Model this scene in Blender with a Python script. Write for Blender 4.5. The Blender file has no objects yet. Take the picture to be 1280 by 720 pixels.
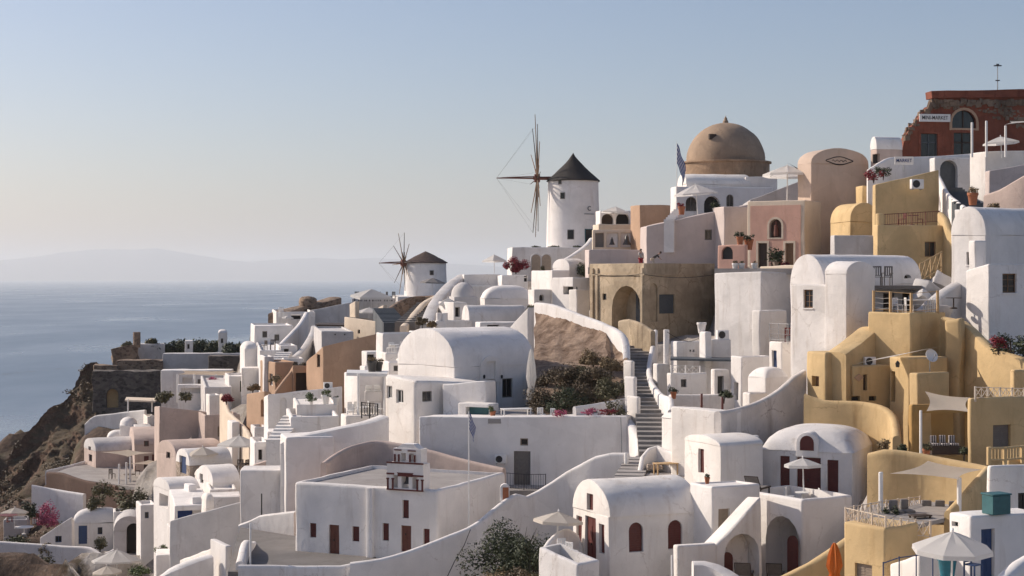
import bpy, bmesh, math, random
import numpy as np
from mathutils import Vector, Matrix, noise
random.seed(7)
sc = bpy.context.scene
COL = sc.collection
F, H0, CX = 2030.0, 345.5, 640.0
SEA = -90.0
PI = math.pi

def W(px, py, d): return Vector(((px-CX)*d/F, d, -(py-H0)*d/F))
def Zp(py, d): return -(py-H0)*d/F
def Xp(px, d): return (px-CX)*d/F

# ------------------------------------------------------------------ materials
M = {}
def nodes(name):
    m = bpy.data.materials.new(name); m.use_nodes = True
    nt = m.node_tree; b = nt.nodes['Principled BSDF']
    return m, nt, b
def N(nt, t, **kw):
    n = nt.nodes.new(t)
    for k, v in kw.items():
        if k in n.inputs: n.inputs[k].default_value = v
        else: setattr(n, k, v)
    return n
def ramp(nt, a, b, ca=(0,0,0,1), cb=(1,1,1,1)):
    r = nt.nodes.new('ShaderNodeValToRGB'); e = r.color_ramp.elements
    e[0].position, e[1].position = a, b; e[0].color, e[1].color = ca, cb
    return r
def c4(c, k=1.0): return (c[0]*k, c[1]*k, c[2]*k, 1)
def plaster(name, col, stain=(.62,.55,.48), amt=.5, bump=.35, patch=.12):
    m, nt, b = nodes(name); L = nt.links.new
    g = N(nt, 'ShaderNodeNewGeometry')
    mp = N(nt, 'ShaderNodeMapping'); mp.inputs['Scale'].default_value = (1.6, 1.6, .22)
    L(g.outputs['Position'], mp.inputs['Vector'])
    n1 = N(nt, 'ShaderNodeTexNoise', Scale=.55, Detail=5.0, Roughness=.6); L(g.outputs['Position'], n1.inputs['Vector'])
    n2 = N(nt, 'ShaderNodeTexNoise', Scale=1.0, Detail=5.0, Roughness=.65); L(mp.outputs[0], n2.inputs['Vector'])
    n3 = N(nt, 'ShaderNodeTexNoise', Scale=5.0, Detail=6.0, Roughness=.7); L(g.outputs['Position'], n3.inputs['Vector'])
    r1 = ramp(nt, .3, .7, c4(col, 1-patch), c4(col, 1+patch*.35)); L(n1.outputs['Fac'], r1.inputs[0])
    r2 = ramp(nt, .55, .8, (0,0,0,1), (amt,)*3+(1,)); L(n2.outputs['Fac'], r2.inputs[0])
    mx = N(nt, 'ShaderNodeMix', data_type='RGBA', blend_type='MULTIPLY'); mx.inputs[7].default_value = c4(stain)
    L(r2.outputs[0], mx.inputs[0]); L(r1.outputs[0], mx.inputs[6])
    r3 = ramp(nt, .62, .74, (0,0,0,1), (amt*.6,)*3+(1,)); L(n3.outputs['Fac'], r3.inputs[0])
    mx2 = N(nt, 'ShaderNodeMix', data_type='RGBA', blend_type='MULTIPLY'); mx2.inputs[7].default_value = c4(stain, .95)
    L(r3.outputs[0], mx2.inputs[0]); L(mx.outputs[2], mx2.inputs[6])
    # hairline cracks and repaired patches, only here and there
    wp = N(nt, 'ShaderNodeMix', data_type='RGBA', blend_type='ADD'); wp.inputs[0].default_value = .5; L(g.outputs['Position'], wp.inputs[6]); L(n3.outputs['Color'], wp.inputs[7])
    vo = N(nt, 'ShaderNodeTexVoronoi', Scale=.55, feature='DISTANCE_TO_EDGE'); L(wp.outputs[2], vo.inputs['Vector']); rv = ramp(nt, .004, .016, (1,1,1,1), (0,0,0,1)); L(vo.outputs['Distance'], rv.inputs[0])
    rn = ramp(nt, .52, .6, (0,0,0,1), (min(1,amt*.75),)*3+(1,)); L(n1.outputs['Fac'], rn.inputs[0]); mu = N(nt, 'ShaderNodeMath', operation='MULTIPLY'); L(rv.outputs[0], mu.inputs[0]); L(rn.outputs[0], mu.inputs[1])
    mx3 = N(nt, 'ShaderNodeMix', data_type='RGBA', blend_type='MULTIPLY'); mx3.inputs[7].default_value = c4(stain, .75); L(mu.outputs[0], mx3.inputs[0]); L(mx2.outputs[2], mx3.inputs[6])
    vp = N(nt, 'ShaderNodeTexVoronoi', Scale=.38); L(wp.outputs[2], vp.inputs['Vector']); sp = N(nt, 'ShaderNodeSeparateColor'); L(vp.outputs['Color'], sp.inputs[0]); rp = ramp(nt, .0, 1.0, (1-patch*.7,1-patch*.75,1-patch*.8,1), (1+patch*.2,)*3+(1,)); L(sp.outputs[0], rp.inputs[0])
    mx4 = N(nt, 'ShaderNodeMix', data_type='RGBA', blend_type='MULTIPLY'); mx4.inputs[0].default_value = .8; L(mx3.outputs[2], mx4.inputs[6]); L(rp.outputs[0], mx4.inputs[7]); L(mx4.outputs[2], b.inputs['Base Color'])
    b.inputs['Roughness'].default_value = .92
    bp = N(nt, 'ShaderNodeBump', Strength=bump, Distance=.08)
    n4 = N(nt, 'ShaderNodeTexNoise', Scale=2.2, Detail=6.0, Roughness=.6); L(g.outputs['Position'], n4.inputs['Vector'])
    L(n4.outputs['Fac'], bp.inputs['Height']); L(bp.outputs[0], b.inputs['Normal'])
    M[name] = m; return m
def plain(name, col, rough=.6, var=.12, metal=0., scale=6.0):
    m, nt, b = nodes(name); L = nt.links.new
    g = N(nt, 'ShaderNodeNewGeometry')
    n1 = N(nt, 'ShaderNodeTexNoise', Scale=scale, Detail=4.0); L(g.outputs['Position'], n1.inputs['Vector'])
    r1 = ramp(nt, .3, .7, c4(col, 1-var), c4(col, 1+var)); L(n1.outputs['Fac'], r1.inputs[0]); L(r1.outputs[0], b.inputs['Base Color'])
    b.inputs['Roughness'].default_value = rough; b.inputs['Metallic'].default_value = metal
    M[name] = m; return m
def stone(name, c1, c2, scale=2.2, mortar=(.3,.27,.23)):
    m, nt, b = nodes(name); L = nt.links.new
    g = N(nt, 'ShaderNodeNewGeometry')
    mp = N(nt, 'ShaderNodeMapping'); mp.inputs['Scale'].default_value = (1, 1, 1.6); L(g.outputs['Position'], mp.inputs['Vector'])
    v = N(nt, 'ShaderNodeTexVoronoi', Scale=scale, Randomness=1.0); L(mp.outputs[0], v.inputs['Vector'])
    v2 = N(nt, 'ShaderNodeTexVoronoi', Scale=scale, feature='DISTANCE_TO_EDGE'); L(mp.outputs[0], v2.inputs['Vector'])
    sep = N(nt, 'ShaderNodeSeparateColor'); L(v.outputs['Color'], sep.inputs[0])
    r = ramp(nt, .1, .9, c4(c1), c4(c2)); L(sep.outputs[0], r.inputs[0])
    n1 = N(nt, 'ShaderNodeTexNoise', Scale=.7, Detail=6.0); L(g.outputs['Position'], n1.inputs['Vector'])
    rr = ramp(nt, .35, .7, (.65,.62,.6,1), (1.1,1.05,1,1)); L(n1.outputs['Fac'], rr.inputs[0])
    mm = N(nt, 'ShaderNodeMix', data_type='RGBA', blend_type='MULTIPLY'); mm.inputs[0].default_value = 1
    L(r.outputs[0], mm.inputs[6]); L(rr.outputs[0], mm.inputs[7])
    re = ramp(nt, .0, .07); L(v2.outputs['Distance'], re.inputs[0])
    mx = N(nt, 'ShaderNodeMix', data_type='RGBA'); mx.inputs[6].default_value = c4(mortar)
    L(re.outputs[0], mx.inputs[0]); L(mm.outputs[2], mx.inputs[7]); L(mx.outputs[2], b.inputs['Base Color'])
    bp = N(nt, 'ShaderNodeBump', Strength=.9, Distance=.12); L(v2.outputs['Distance'], bp.inputs['Height']); L(bp.outputs[0], b.inputs['Normal'])
    b.inputs['Roughness'].default_value = .95
    M[name] = m; return m
def leafmat(name, c1, c2):
    m, nt, b = nodes(name); L = nt.links.new
    g = N(nt, 'ShaderNodeNewGeometry')
    n1 = N(nt, 'ShaderNodeTexNoise', Scale=3.0, Detail=3.0); L(g.outputs['Position'], n1.inputs['Vector'])
    ad = N(nt, 'ShaderNodeMath', operation='MULTIPLY_ADD'); ad.inputs[1].default_value = .5; 
    L(g.outputs['Random Per Island'], ad.inputs[0]); L(n1.outputs['Fac'], ad.inputs[2])
    r = ramp(nt, .3, 1.0, c4(c1), c4(c2)); L(ad.outputs[0], r.inputs[0]); L(r.outputs[0], b.inputs['Base Color'])
    b.inputs['Roughness'].default_value = .7
    M[name] = m; return m

plaster('white', (.83,.79,.755), amt=.55)
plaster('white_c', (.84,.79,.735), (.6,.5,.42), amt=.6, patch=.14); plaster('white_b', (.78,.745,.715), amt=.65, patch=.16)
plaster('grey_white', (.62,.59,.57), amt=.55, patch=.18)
plaster('worn', (.72,.67,.625), (.38,.29,.23), amt=.9, patch=.2, bump=.5)
plaster('cream', (.72,.60,.47), amt=.4)
plaster('beige', (.58,.45,.36), (.6,.5,.42), amt=.35)
plaster('pinkwhite', (.58,.46,.40), (.6,.5,.45), amt=.45, patch=.18)
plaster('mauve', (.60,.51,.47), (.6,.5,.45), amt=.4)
plaster('tan', (.50,.33,.22), (.65,.55,.45), amt=.45, patch=.15)
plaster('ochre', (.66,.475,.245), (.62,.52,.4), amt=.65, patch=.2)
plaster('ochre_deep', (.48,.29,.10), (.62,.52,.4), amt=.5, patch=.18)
plaster('oldstone', (.53,.42,.29), (.38,.30,.22), amt=.9, patch=.4, bump=.8)
plaster('pink', (.70,.42,.325), (.7,.62,.58), amt=.5, patch=.15)
plaster('terracotta', (.25,.075,.042), (.45,.35,.3), amt=.75, patch=.3, bump=.7)
plaster('rubble', (.24,.17,.12), (.35,.28,.22), amt=.95, patch=.45, bump=1.0)
plaster('domeplaster', (.40,.285,.195), (.55,.5,.45), amt=.6, patch=.22, bump=.5)
plaster('drumplaster', (.40,.27,.175), (.5,.42,.36), amt=.9, patch=.35, bump=.9); plaster('floor', (.36,.33,.31), (.6,.55,.5), amt=.6, patch=.2)
plaster('darkfloor', (.19,.175,.165), (.6,.55,.5), amt=.6, patch=.2)
plaster('maroon', (.13,.075,.055), (.6,.55,.5), amt=.6, patch=.2)
stone('darkstone', (.085,.075,.068), (.22,.19,.165), 1.6, (.15,.13,.115))
stone('brownstone', (.17,.115,.08), (.36,.26,.185), 1.8, (.28,.22,.17))
stone('palestone', (.28,.22,.17), (.50,.42,.35), 2.6, (.40,.35,.30))
plain('red', (.105,.018,.014), .55); plain('redframe', (.15,.03,.022), .55)
plain('wood', (.20,.11,.055), .7); plain('palewood', (.50,.33,.16), .7); plain('darkwood', (.05,.03,.02), .7)
plain('greywood', (.17,.15,.135), .8); plain('shutter', (.30,.235,.18), .7); plain('blue', (.02,.05,.14), .5)
plain('slate', (.075,.085,.095), .6); plain('teal', (.03,.115,.125), .5); plain('blackmetal', (.02,.018,.018), .5)
plain('greymetal', (.28,.28,.28), .45); plain('whitepaint', (.78,.76,.73), .5, .04)
def cloth(name, col, tr=.5):
    m = plain(name, col, .9, .04); nt = m.node_tree; b = nt.nodes['Principled BSDF']; o = nt.nodes['Material Output']
    t = N(nt, 'ShaderNodeBsdfTranslucent'); t.inputs[0].default_value = c4(col); mx = nt.nodes.new('ShaderNodeMixShader'); mx.inputs[0].default_value = tr
    nt.links.new(b.outputs[0], mx.inputs[1]); nt.links.new(t.outputs[0], mx.inputs[2]); nt.links.new(mx.outputs[0], o.inputs['Surface'])
cloth('canvas', (.76,.70,.62)); cloth('canvaswhite', (.80,.78,.75))
plain('orangecloth', (.62,.17,.03), .9); plain('darkcloth', (.06,.055,.055), .9)
plain('greycloth', (.20,.185,.175), .9); plaster('slate_step', (.27,.25,.235), (.6,.55,.5), amt=.6, patch=.2); plain('whitecloth', (.75,.74,.72), .9, .03); plain('flagblue', (.015,.035,.20), .9); plain('bluecloth', (.03,.06,.20), .9); plain('redcloth', (.35,.04,.05), .9)
plain('terracottapot', (.36,.13,.06), .8); plain('thatch', (.035,.03,.027), .95, .35, 0, 9.0); plain('shingle', (.085,.055,.045), .95, .3, 0, 5.0)
plain('bronze', (.05,.045,.04), .45); plain('rust', (.16,.055,.035), .7); plain('skin', (.42,.24,.16), .6); plain('glassball', (.02,.16,.22), .15)
def glass():
    m, nt, b = nodes('glass'); b.inputs['Base Color'].default_value = (.018,.019,.022,1); b.inputs['Roughness'].default_value = .12; M['glass'] = m
    m, nt, b = nodes('painted_void'); b.inputs['Base Color'].default_value = (.03,.026,.024,1); b.inputs['Roughness'].default_value = .9; M['painted_void'] = m  # near-black colour that paints the shade inside open doorways and vents
glass()
leafmat('leaf_dark', (.012,.018,.008), (.06,.075,.03)); leafmat('leaf_olive', (.03,.032,.012), (.13,.115,.05))
leafmat('leaf_dry', (.09,.06,.025), (.27,.19,.095)); leafmat('leaf_pink', (.22,.02,.07), (.55,.12,.22)); leafmat('leaf_red', (.10,.006,.012), (.30,.02,.035))
leafmat('leaf_scrub', (.045,.032,.018), (.17,.125,.07)); leafmat('leaf_brown', (.035,.024,.012), (.15,.105,.055)); leafmat('leaf_green', (.02,.035,.010), (.10,.135,.04))

def striped(name, c1, c2, sc_):
    m, nt, b = nodes(name); g = N(nt, 'ShaderNodeNewGeometry'); wv = N(nt, 'ShaderNodeTexWave', Scale=sc_, Distortion=.6); wv.bands_direction = 'X'
    nt.links.new(g.outputs['Position'], wv.inputs['Vector']); r = ramp(nt, .45, .55, c4(c1), c4(c2)); nt.links.new(wv.outputs['Fac'], r.inputs[0]); nt.links.new(r.outputs[0], b.inputs['Base Color']); b.inputs['Roughness'].default_value = .9; M[name] = m
striped('stripedcloth', (.05,.04,.04), (.55,.5,.47), 2.6)
# ------------------------------------------------------------------ scene objects
def tag(o, label=None, cat=None, group=None, kind=None):
    if label: o['label'] = label; o['kind'] = kind or 'thing'
    if cat: o['category'] = cat
    if group: o['group'] = group
    if kind: o['kind'] = kind
    return o
def finish_mesh(me, ang=38):
    for p in me.polygons: p.use_smooth = True
    me.set_sharp_from_angle(angle=math.radians(ang))
def obj(name, bm, mat, parent=None, smooth=True, loc=None):
    bmesh.ops.recalc_face_normals(bm, faces=bm.faces[:])
    me = bpy.data.meshes.new(name); bm.to_mesh(me); bm.free()
    if smooth: finish_mesh(me)
    o = bpy.data.objects.new(name, me); COL.objects.link(o)
    if mat: me.materials.append(M[mat])
    if parent is not None: o.parent = parent
    if loc is not None: o.location = loc
    return o
def root(name, label, cat, loc, yaw=0, group=None):
    o = bpy.data.objects.new(name, None); COL.objects.link(o); o.empty_display_size = .3
    o.location = loc; o.rotation_euler = (0, 0, yaw)
    return tag(o, label, cat, group)
def kids(o): return [c for c in bpy.data.objects if c.parent == o]
def dup(src, loc, rz=0, label=None, scale=None):
    r = src.copy(); COL.objects.link(r); r.location = loc; r.rotation_euler = (0, 0, rz)
    if scale: r.scale = (scale,)*3
    if label: r['label'] = label
    for ch in kids(src):
        c = ch.copy(); COL.objects.link(c); c.parent = r
        for g in kids(ch):
            d = g.copy(); COL.objects.link(d); d.parent = c
    return r
# ------------------------------------------------------------------ bmesh shapes
def bx(bm, x0, x1, y0, y1, z0, z1, mat=None):
    vs = [bm.verts.new(p) for p in ((x0,y0,z0),(x1,y0,z0),(x1,y1,z0),(x0,y1,z0),(x0,y0,z1),(x1,y0,z1),(x1,y1,z1),(x0,y1,z1))]
    fs = [bm.faces.new([vs[i] for i in f]) for f in ((3,2,1,0),(4,5,6,7),(0,1,5,4),(1,2,6,5),(2,3,7,6),(3,0,4,7))]
    return vs
def tube(bm, pts, r, seg=6, r2=None):
    pts = [Vector(p) for p in pts]; rings = []
    n = len(pts)
    for i, p in enumerate(pts):
        t = (pts[min(i+1, n-1)]-pts[max(i-1, 0)]).normalized()
        a = t.cross(Vector((0,0,1)))
        if a.length < 1e-3: a = Vector((1,0,0))
        a.normalize(); b = t.cross(a)
        rr = r if r2 is None else r+(r2-r)*i/(n-1)
        rings.append([bm.verts.new(p+a*math.cos(2*PI*k/seg)*rr+b*math.sin(2*PI*k/seg)*rr) for k in range(seg)])
    for i in range(n-1):
        for k in range(seg):
            bm.faces.new((rings[i][k], rings[i][(k+1)%seg], rings[i+1][(k+1)%seg], rings[i+1][k]))
    bm.faces.new(rings[0][::-1]); bm.faces.new(rings[-1])
def lathe(bm, prof, seg=24, a0=0, c=(0,0,0)):
    rings = []
    for r, z in prof:
        if r < 1e-4: rings.append([bm.verts.new((c[0], c[1], c[2]+z))])
        else: rings.append([bm.verts.new((c[0]+r*math.cos(a0+2*PI*k/seg), c[1]+r*math.sin(a0+2*PI*k/seg), c[2]+z)) for k in range(seg)])
    for A, B in zip(rings, rings[1:]):
        for k in range(seg):
            q = [A[k%len(A)], A[(k+1)%len(A)], B[(k+1)%len(B)], B[k%len(B)]]
            u = []
            for v in q:
                if v not in u: u.append(v)
            if len(u) > 2: bm.faces.new(u)
def prism(bm, poly, axis, t0, t1):
    """polygon of 2D points extruded along axis. 'y': (x,z) pts; 'x': (y,z) pts; 'z': (x,y)"""
    def P(a, b, t): return {'y': (a,t,b), 'x': (t,a,b), 'z': (a,b,t)}[axis]
    A = [bm.verts.new(P(a,b,t0)) for a,b in poly]; B = [bm.verts.new(P(a,b,t1)) for a,b in poly]
    n = len(poly)
    bm.faces.new(A); bm.faces.new(B[::-1])
    for i in range(n): bm.faces.new((A[i], B[i], B[(i+1)%n], A[(i+1)%n]))
def slice_up(bm, step, lo, hi, axes='xyz'):
    for ax in axes:
        i = 'xyz'.index(ax); L = hi[i]-lo[i]; n = int(L/step)
        for k in range(1, n+1):
            co = [0,0,0]; co[i] = lo[i]+L*k/(n+1); no = [0,0,0]; no[i] = 1
            bmesh.ops.bisect_plane(bm, geom=bm.verts[:]+bm.edges[:]+bm.faces[:], dist=1e-5, plane_co=co, plane_no=no)
def wobble(bm, amp, seed, f=.55):
    s = Vector((seed*13.7, seed*7.1, seed*3.3))
    for v in bm.verts:
        v.co += noise.noise_vector(v.co*f+s)*amp
def soft(bm, off, seg=3, skip_bottom=True, angle=50):
    bm.normal_update()
    es = []
    zmin = min(v.co.z for v in bm.verts)
    for e in bm.edges:
        if len(e.link_faces) == 2 and e.calc_face_angle(0) > math.radians(angle):
            if skip_bottom and e.verts[0].co.z < zmin+.01 and e.verts[1].co.z < zmin+.01: continue
            es.append(e)
    bmesh.ops.bevel(bm, geom=es, offset=off, segments=seg, profile=.6, affect='EDGES', clamp_overlap=True)
def archpoly(x0, x1, z0, z1, style='a', n=8):
    if style == 'r': return [(x0,z0),(x1,z0),(x1,z1),(x0,z1)]
    r = (x1-x0)/2; cx = (x0+x1)/2; rise = min(r, (z1-z0)*.95) if style == 'a' else min(r*.55, (z1-z0)*.5)
    zc = z1-rise
    return [(x0,z0),(x1,z0)]+[(cx+r*math.cos(PI*k/n), zc+rise*math.sin(PI*k/n)) for k in range(n+1)]
JOBS = []      # (object, [cutter bmesh])
FOOT = []      # footprints for the terrain (poly, ztop)
LOS = []
ANCH = []      # ground anchors
SEED = [0]

def opening(o_root, cut, face, t0, t1, z0, z1, kind, style, col, depth, w, l, detail):
    """face F: y=0 outward -y, t along x. face L: x=0 outward -x, t along y."""
    def place(bm):
        if face == 'L':
            # local (t, n, z) -> (x=n, y=t)
            for v in bm.verts: v.co = Vector((v.co.y, v.co.x, v.co.z))
        return bm
    c = bmesh.new(); prism(c, archpoly(t0, t1, z0, z1, style), 'y', -.35, depth); place(c)
    bmesh.ops.recalc_face_normals(c, faces=c.faces[:])
    cut.append(c)
    if kind == 'h':
        if col:
            b = bmesh.new(); prism(b, archpoly(t0+.03, t1-.03, z0, z1-.04, style), 'y', depth-.03, depth+.1); place(b)
            obj('door' if z1-z0 > 1.5 else 'panel', b, col, o_root)  # back panel; in empty openings its near-black colour stands in for inner shade
        return
    g = .006
    fr = .07 if (t1-t0) > .5 else .05
    y = depth-.1
    if kind == 'd':
        b = bmesh.new(); prism(b, archpoly(t0+g, t1-g, z0, z1-g, style), 'y', y, y+.04)
        if detail:
            m = (t0+t1)/2
            bx(b, m-.012, m+.012, y-.012, y+.01, z0, z1-.12)
            for zz in (.12, .5):
                h = (z1-z0)
                for (xa, xb) in ((t0+.09, m-.06), (m+.06, t1-.09)):
                    if xb-xa > .08: bx(b, xa, xb, y-.018, y+.01, z0+h*zz, z0+h*(zz+.3))
        place(b); d = obj('door', b, col, o_root, smooth=False)
        if detail:
            b = bmesh.new(); bx(b, (t0+t1)/2+.05, (t0+t1)/2+.08, y-.07, y-.02, z0+.95, z0+1.07); place(b); obj('handle', b, 'blackmetal', d)
        return
    if kind == 's':
        b = bmesh.new(); prism(b, archpoly(t0+g, t1-g, z0+g, z1-g, style), 'y', y, y+.04)
        if detail:
            n = max(3, int((z1-z0)/.12)); m = (t0+t1)/2
            for k in range(n):
                zz = z0+.06+(z1-z0-.16)*k/n
                bx(b, t0+.07, m-.03, y-.015, y+.01, zz, zz+.06); bx(b, m+.03, t1-.07, y-.015, y+.01, zz, zz+.06)
        place(b); obj('shutter', b, col, o_root, smooth=False); return
    # window or glazed door
    b = bmesh.new()
    outer = archpoly(t0+g, t1-g, z0+g, z1-g, style); inner = archpoly(t0+fr, t1-fr, z0+fr, z1-fr, style)
    for ya in (y, ):
        O = [b.verts.new((p[0], y, p[1])) for p in outer]; I = [b.verts.new((p[0], y, p[1])) for p in inner]
        I2 = [b.verts.new((p[0], y+.05, p[1])) for p in inner]; n = len(O)
        for i in range(n):
            j = (i+1)%n
            b.faces.new((O[i], O[j], I[j], I[i])); b.faces.new((I[i], I[j], I2[j], I2[i]))
    m = (t0+t1)/2
    if detail or t1-t0 > .6: bx(b, m-.025, m+.025, y+.005, y+.05, z0+fr, z1-fr*.8)
    if detail:
        for q in (.35, .68): bx(b, t0+fr, t1-fr, y+.008, y+.045, z0+(z1-z0)*q-.015, z0+(z1-z0)*q+.015)
    place(b); f = obj('window', b, col, o_root, smooth=False)
    b = bmesh.new(); prism(b, inner, 'y', y+.035, y+.045); place(b); obj('pane', b, 'glass', f, smooth=False)
    if detail and z1-z0 < 2:
        b = bmesh.new(); bx(b, t0-.06, t1+.06, -.07, y, z0-.07, z0-.005); place(b); obj('sill', b, None, f, smooth=False).data.materials.append(M['white'])

class Bld: pass
def bld(name, label, cat, B, yaw, C, A, top, down, roof='flat', col='white', ops=(), group=None, rise=1.2, par=.28, rim=.2, bev=.11, ext=5,
        roofcol=None, wob=.06, anchor=True, floorcol=None):
    th = math.radians(yaw); u = Vector((math.cos(th), math.sin(th), 0)); v = Vector((-math.sin(th), math.cos(th), 0))
    bpx, d = B; bxx = Xp(bpx, d)
    def solve(px, e):
        k = (px-CX)/F
        return (k*d-bxx)/(e.x-k*e.y)
    w = C[0] if isinstance(C, tuple) else solve(C, u)
    l = A[0] if isinstance(A, tuple) else solve(A, v)
    if not (0.2 < w < 40): print('BADW', label, w); w = 3
    if not (0.2 < l < 40): print('BADL', label, l); l = 3
    P0 = Vector((bxx, d, 0))
    def zat(py, q): return Zp(py, (P0+q).y)
    if isinstance(top, tuple):
        zA, zB, zC = zat(top[0], v*l), zat(top[1], Vector()), zat(top[2], u*w)
    else: zA = zB = zC = Zp(top, d)
    zD = zA+zC-zB if not isinstance(top, tuple) or len(top) < 4 else zat(top[3], u*w+v*l)
    if True:
        pass
    zb = zB-down
    r = root(name, label, cat, (P0.x, P0.y, zb), th, group)
    SEED[0] += 1; s = SEED[0]
    bm = bmesh.new()
    vs = bx(bm, 0, w, 0, l, -ext, 1)
    for i, z in ((4, zB), (5, zC), (6, zD), (7, zA)): vs[i].co.z = z-zb
    flat = roof in ('flat', 'plain')
    soft(bm, bev if flat else .05, 3)
    zmax = max(zA, zB, zC, zD)-zb
    slice_up(bm, 1.0 if d < 125 else 1.4, (0,0,0), (w,l,zmax))
    wobble(bm, wob, s)
    if col == 'white': col = ('white','white_c','white','white_b','white','white_c')[s % 6]
    wall = obj('wall', bm, col, r)
    cut = []
    def facecoord(face, px, py):
        e, = (u,) if face == 'F' else (v,)
        t = solve(px, e); return t
    rf = None
    H = zB-zb
    det = d < 105
    if roof == 'flat' and par > 0 and w > 2*rim+.3 and l > 2*rim+.3:
        c = bmesh.new(); zl = min(zA, zB, zC, zD)-zb-par
        bx(c, rim, w-rim, rim, l-rim, zl, zmax+2); cut.append(c)
        fb = bmesh.new(); bx(fb, rim-.05, w-rim+.05, rim-.05, l-rim+.05, zl-.1, zl+.03); obj('roof_deck', fb, floorcol or roofcol or col, r, smooth=False)
    elif roof in ('vx', 'vy'):
        n = 14; half = (l if roof == 'vx' else w)/2; o = .03
        pts = [(half-(half+o)*math.cos(PI*k/n), H-.01+rise*math.sin(PI*k/n)**.9) for k in range(n+1)]
        bm = bmesh.new(); prism(bm, pts, 'x' if roof == 'vx' else 'y', -.03, (w if roof == 'vx' else l)+.03)
        soft(bm, .09, 2, angle=60)
        slice_up(bm, 1.2, (0,0,H), (w,l,H+rise), 'xy'); wobble(bm, wob*.9, s+50)
        rf = obj('roof', bm, roofcol or col, r)
    elif roof in ('pillow', 'dome'):
        bm = bmesh.new(); nu = 22; nv = 18
        grid = []
        for j in range(nv+1):
            row = []
            for i in range(nu+1):
                x = -1+2*i/nu; y = -1+2*j/nv
                if roof == 'pillow': h = ((1-abs(x)**3.2)*(1-abs(y)**3.2))**.55
                else:
                    # disc mapping
                    q = math.sqrt(max(0, 1-x*x/2-y*y/2)); x, y = x*math.sqrt(1-y*y/2), y*math.sqrt(1-x*x/2); h = math.sqrt(max(0, 1-x*x-y*y))
                row.append(bm.verts.new((w/2+x*(w/2+.03), l/2+y*(l/2+.03), H-.02+rise*h)))
            grid.append(row)
        for j in range(nv):
            for i in range(nu): bm.faces.new((grid[j][i], grid[j][i+1], grid[j+1][i+1], grid[j+1][i]))
        wobble(bm, wob, s+50)
        bmesh.ops.recalc_face_normals(bm, faces=bm.faces[:])
        rf = obj('roof', bm, roofcol or col, r)
        if rf.data.polygons[len(rf.data.polygons)//2].normal.z < 0: rf.data.flip_normals()
    elif roof == 'slope':
        pass
    rcut = []
    for op in ops:
        face, kind, x0, y0, x1, y1, style, c = op[:8]
        depth = op[8] if len(op) > 8 else (.24 if kind != 'h' else .7)
        e = u if face == 'F' else v
        ta, tb = sorted((solve(x0, e), solve(x1, e)))
        q = e*((ta+tb)/2)
        z1, z0 = zat(y0, q)-zb, zat(y1, q)-zb
        k0 = len(cut)
        opening(r, cut, face, ta, tb, z0, z1, kind, style, c, depth, w, l, det)
        if rf and z1 > H-.05: rcut.append(cut[k0].copy())
    if cut: JOBS.append((wall, cut))
    if rcut: JOBS.append((rf, rcut))
    if anchor: ANCH.append((P0.x, P0.y, zb))
    cs = [P0, P0+u*w, P0+u*w+v*l, P0+v*l]
    FOOT.append(([(c.x, c.y) for c in cs], min(zA, zB, zC, zD)-(par if roof == 'flat' else 0)))
    b = Bld(); b.root, b.w, b.l, b.h, b.u, b.v, b.zb, b.P0, b.th = r, w, l, H, u, v, zb, P0, th
    LOS.append((bxx/d*F+CX, min(c.x/c.y*F+CX for c in cs), max(c.x/c.y*F+CX for c in cs), max(d, (P0+u*w).y, (P0+v*l).y), zb))
    b.solve = solve; b.wall = wall; b.roof = rf
    b.F = lambda px, py: (solve(px, u), zat(py, u*solve(px, u))-zb)
    b.L = lambda px, py: (solve(px, v), zat(py, v*solve(px, v))-zb)
    return b

def attach(o, b):
    M_ = Matrix.Translation((b.P0.x, b.P0.y, b.zb)) @ Matrix.Rotation(b.th, 4, 'Z')
    o.parent = b.root; o.matrix_parent_inverse = M_.inverted()
def run_jobs():
    tmp = []
    for o, cuts in JOBS:
        c = bmesh.new()
        for k in cuts:
            me = bpy.data.meshes.new('t'); k.to_mesh(me); k.free(); c.from_mesh(me); bpy.data.meshes.remove(me)
        me = bpy.data.meshes.new('c'); c.to_mesh(me); c.free()
        co = bpy.data.objects.new('c', me); COL.objects.link(co); co.matrix_world = Matrix.Identity(4)
        co.parent = o.parent
        md = o.modifiers.new('b', 'BOOLEAN'); md.operation = 'DIFFERENCE'; md.solver = 'EXACT'; md.object = co; md.use_self = True
        tmp.append((o, co))
    bpy.context.view_layer.update()
    dg = bpy.context.evaluated_depsgraph_get()
    res = [bpy.data.meshes.new_from_object(o.evaluated_get(dg)) for o, co in tmp]
    for (o, co), me in zip(tmp, res):
        old = o.data; nm = old.name
        o.modifiers.clear()
        if len(me.polygons) < 4: print('BOOLEAN LOST', o.parent.get('label'))
        else: o.data = me; finish_mesh(me); bpy.data.meshes.remove(old); me.name = nm
        cm = co.data; bpy.data.objects.remove(co); bpy.data.meshes.remove(cm)

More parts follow.
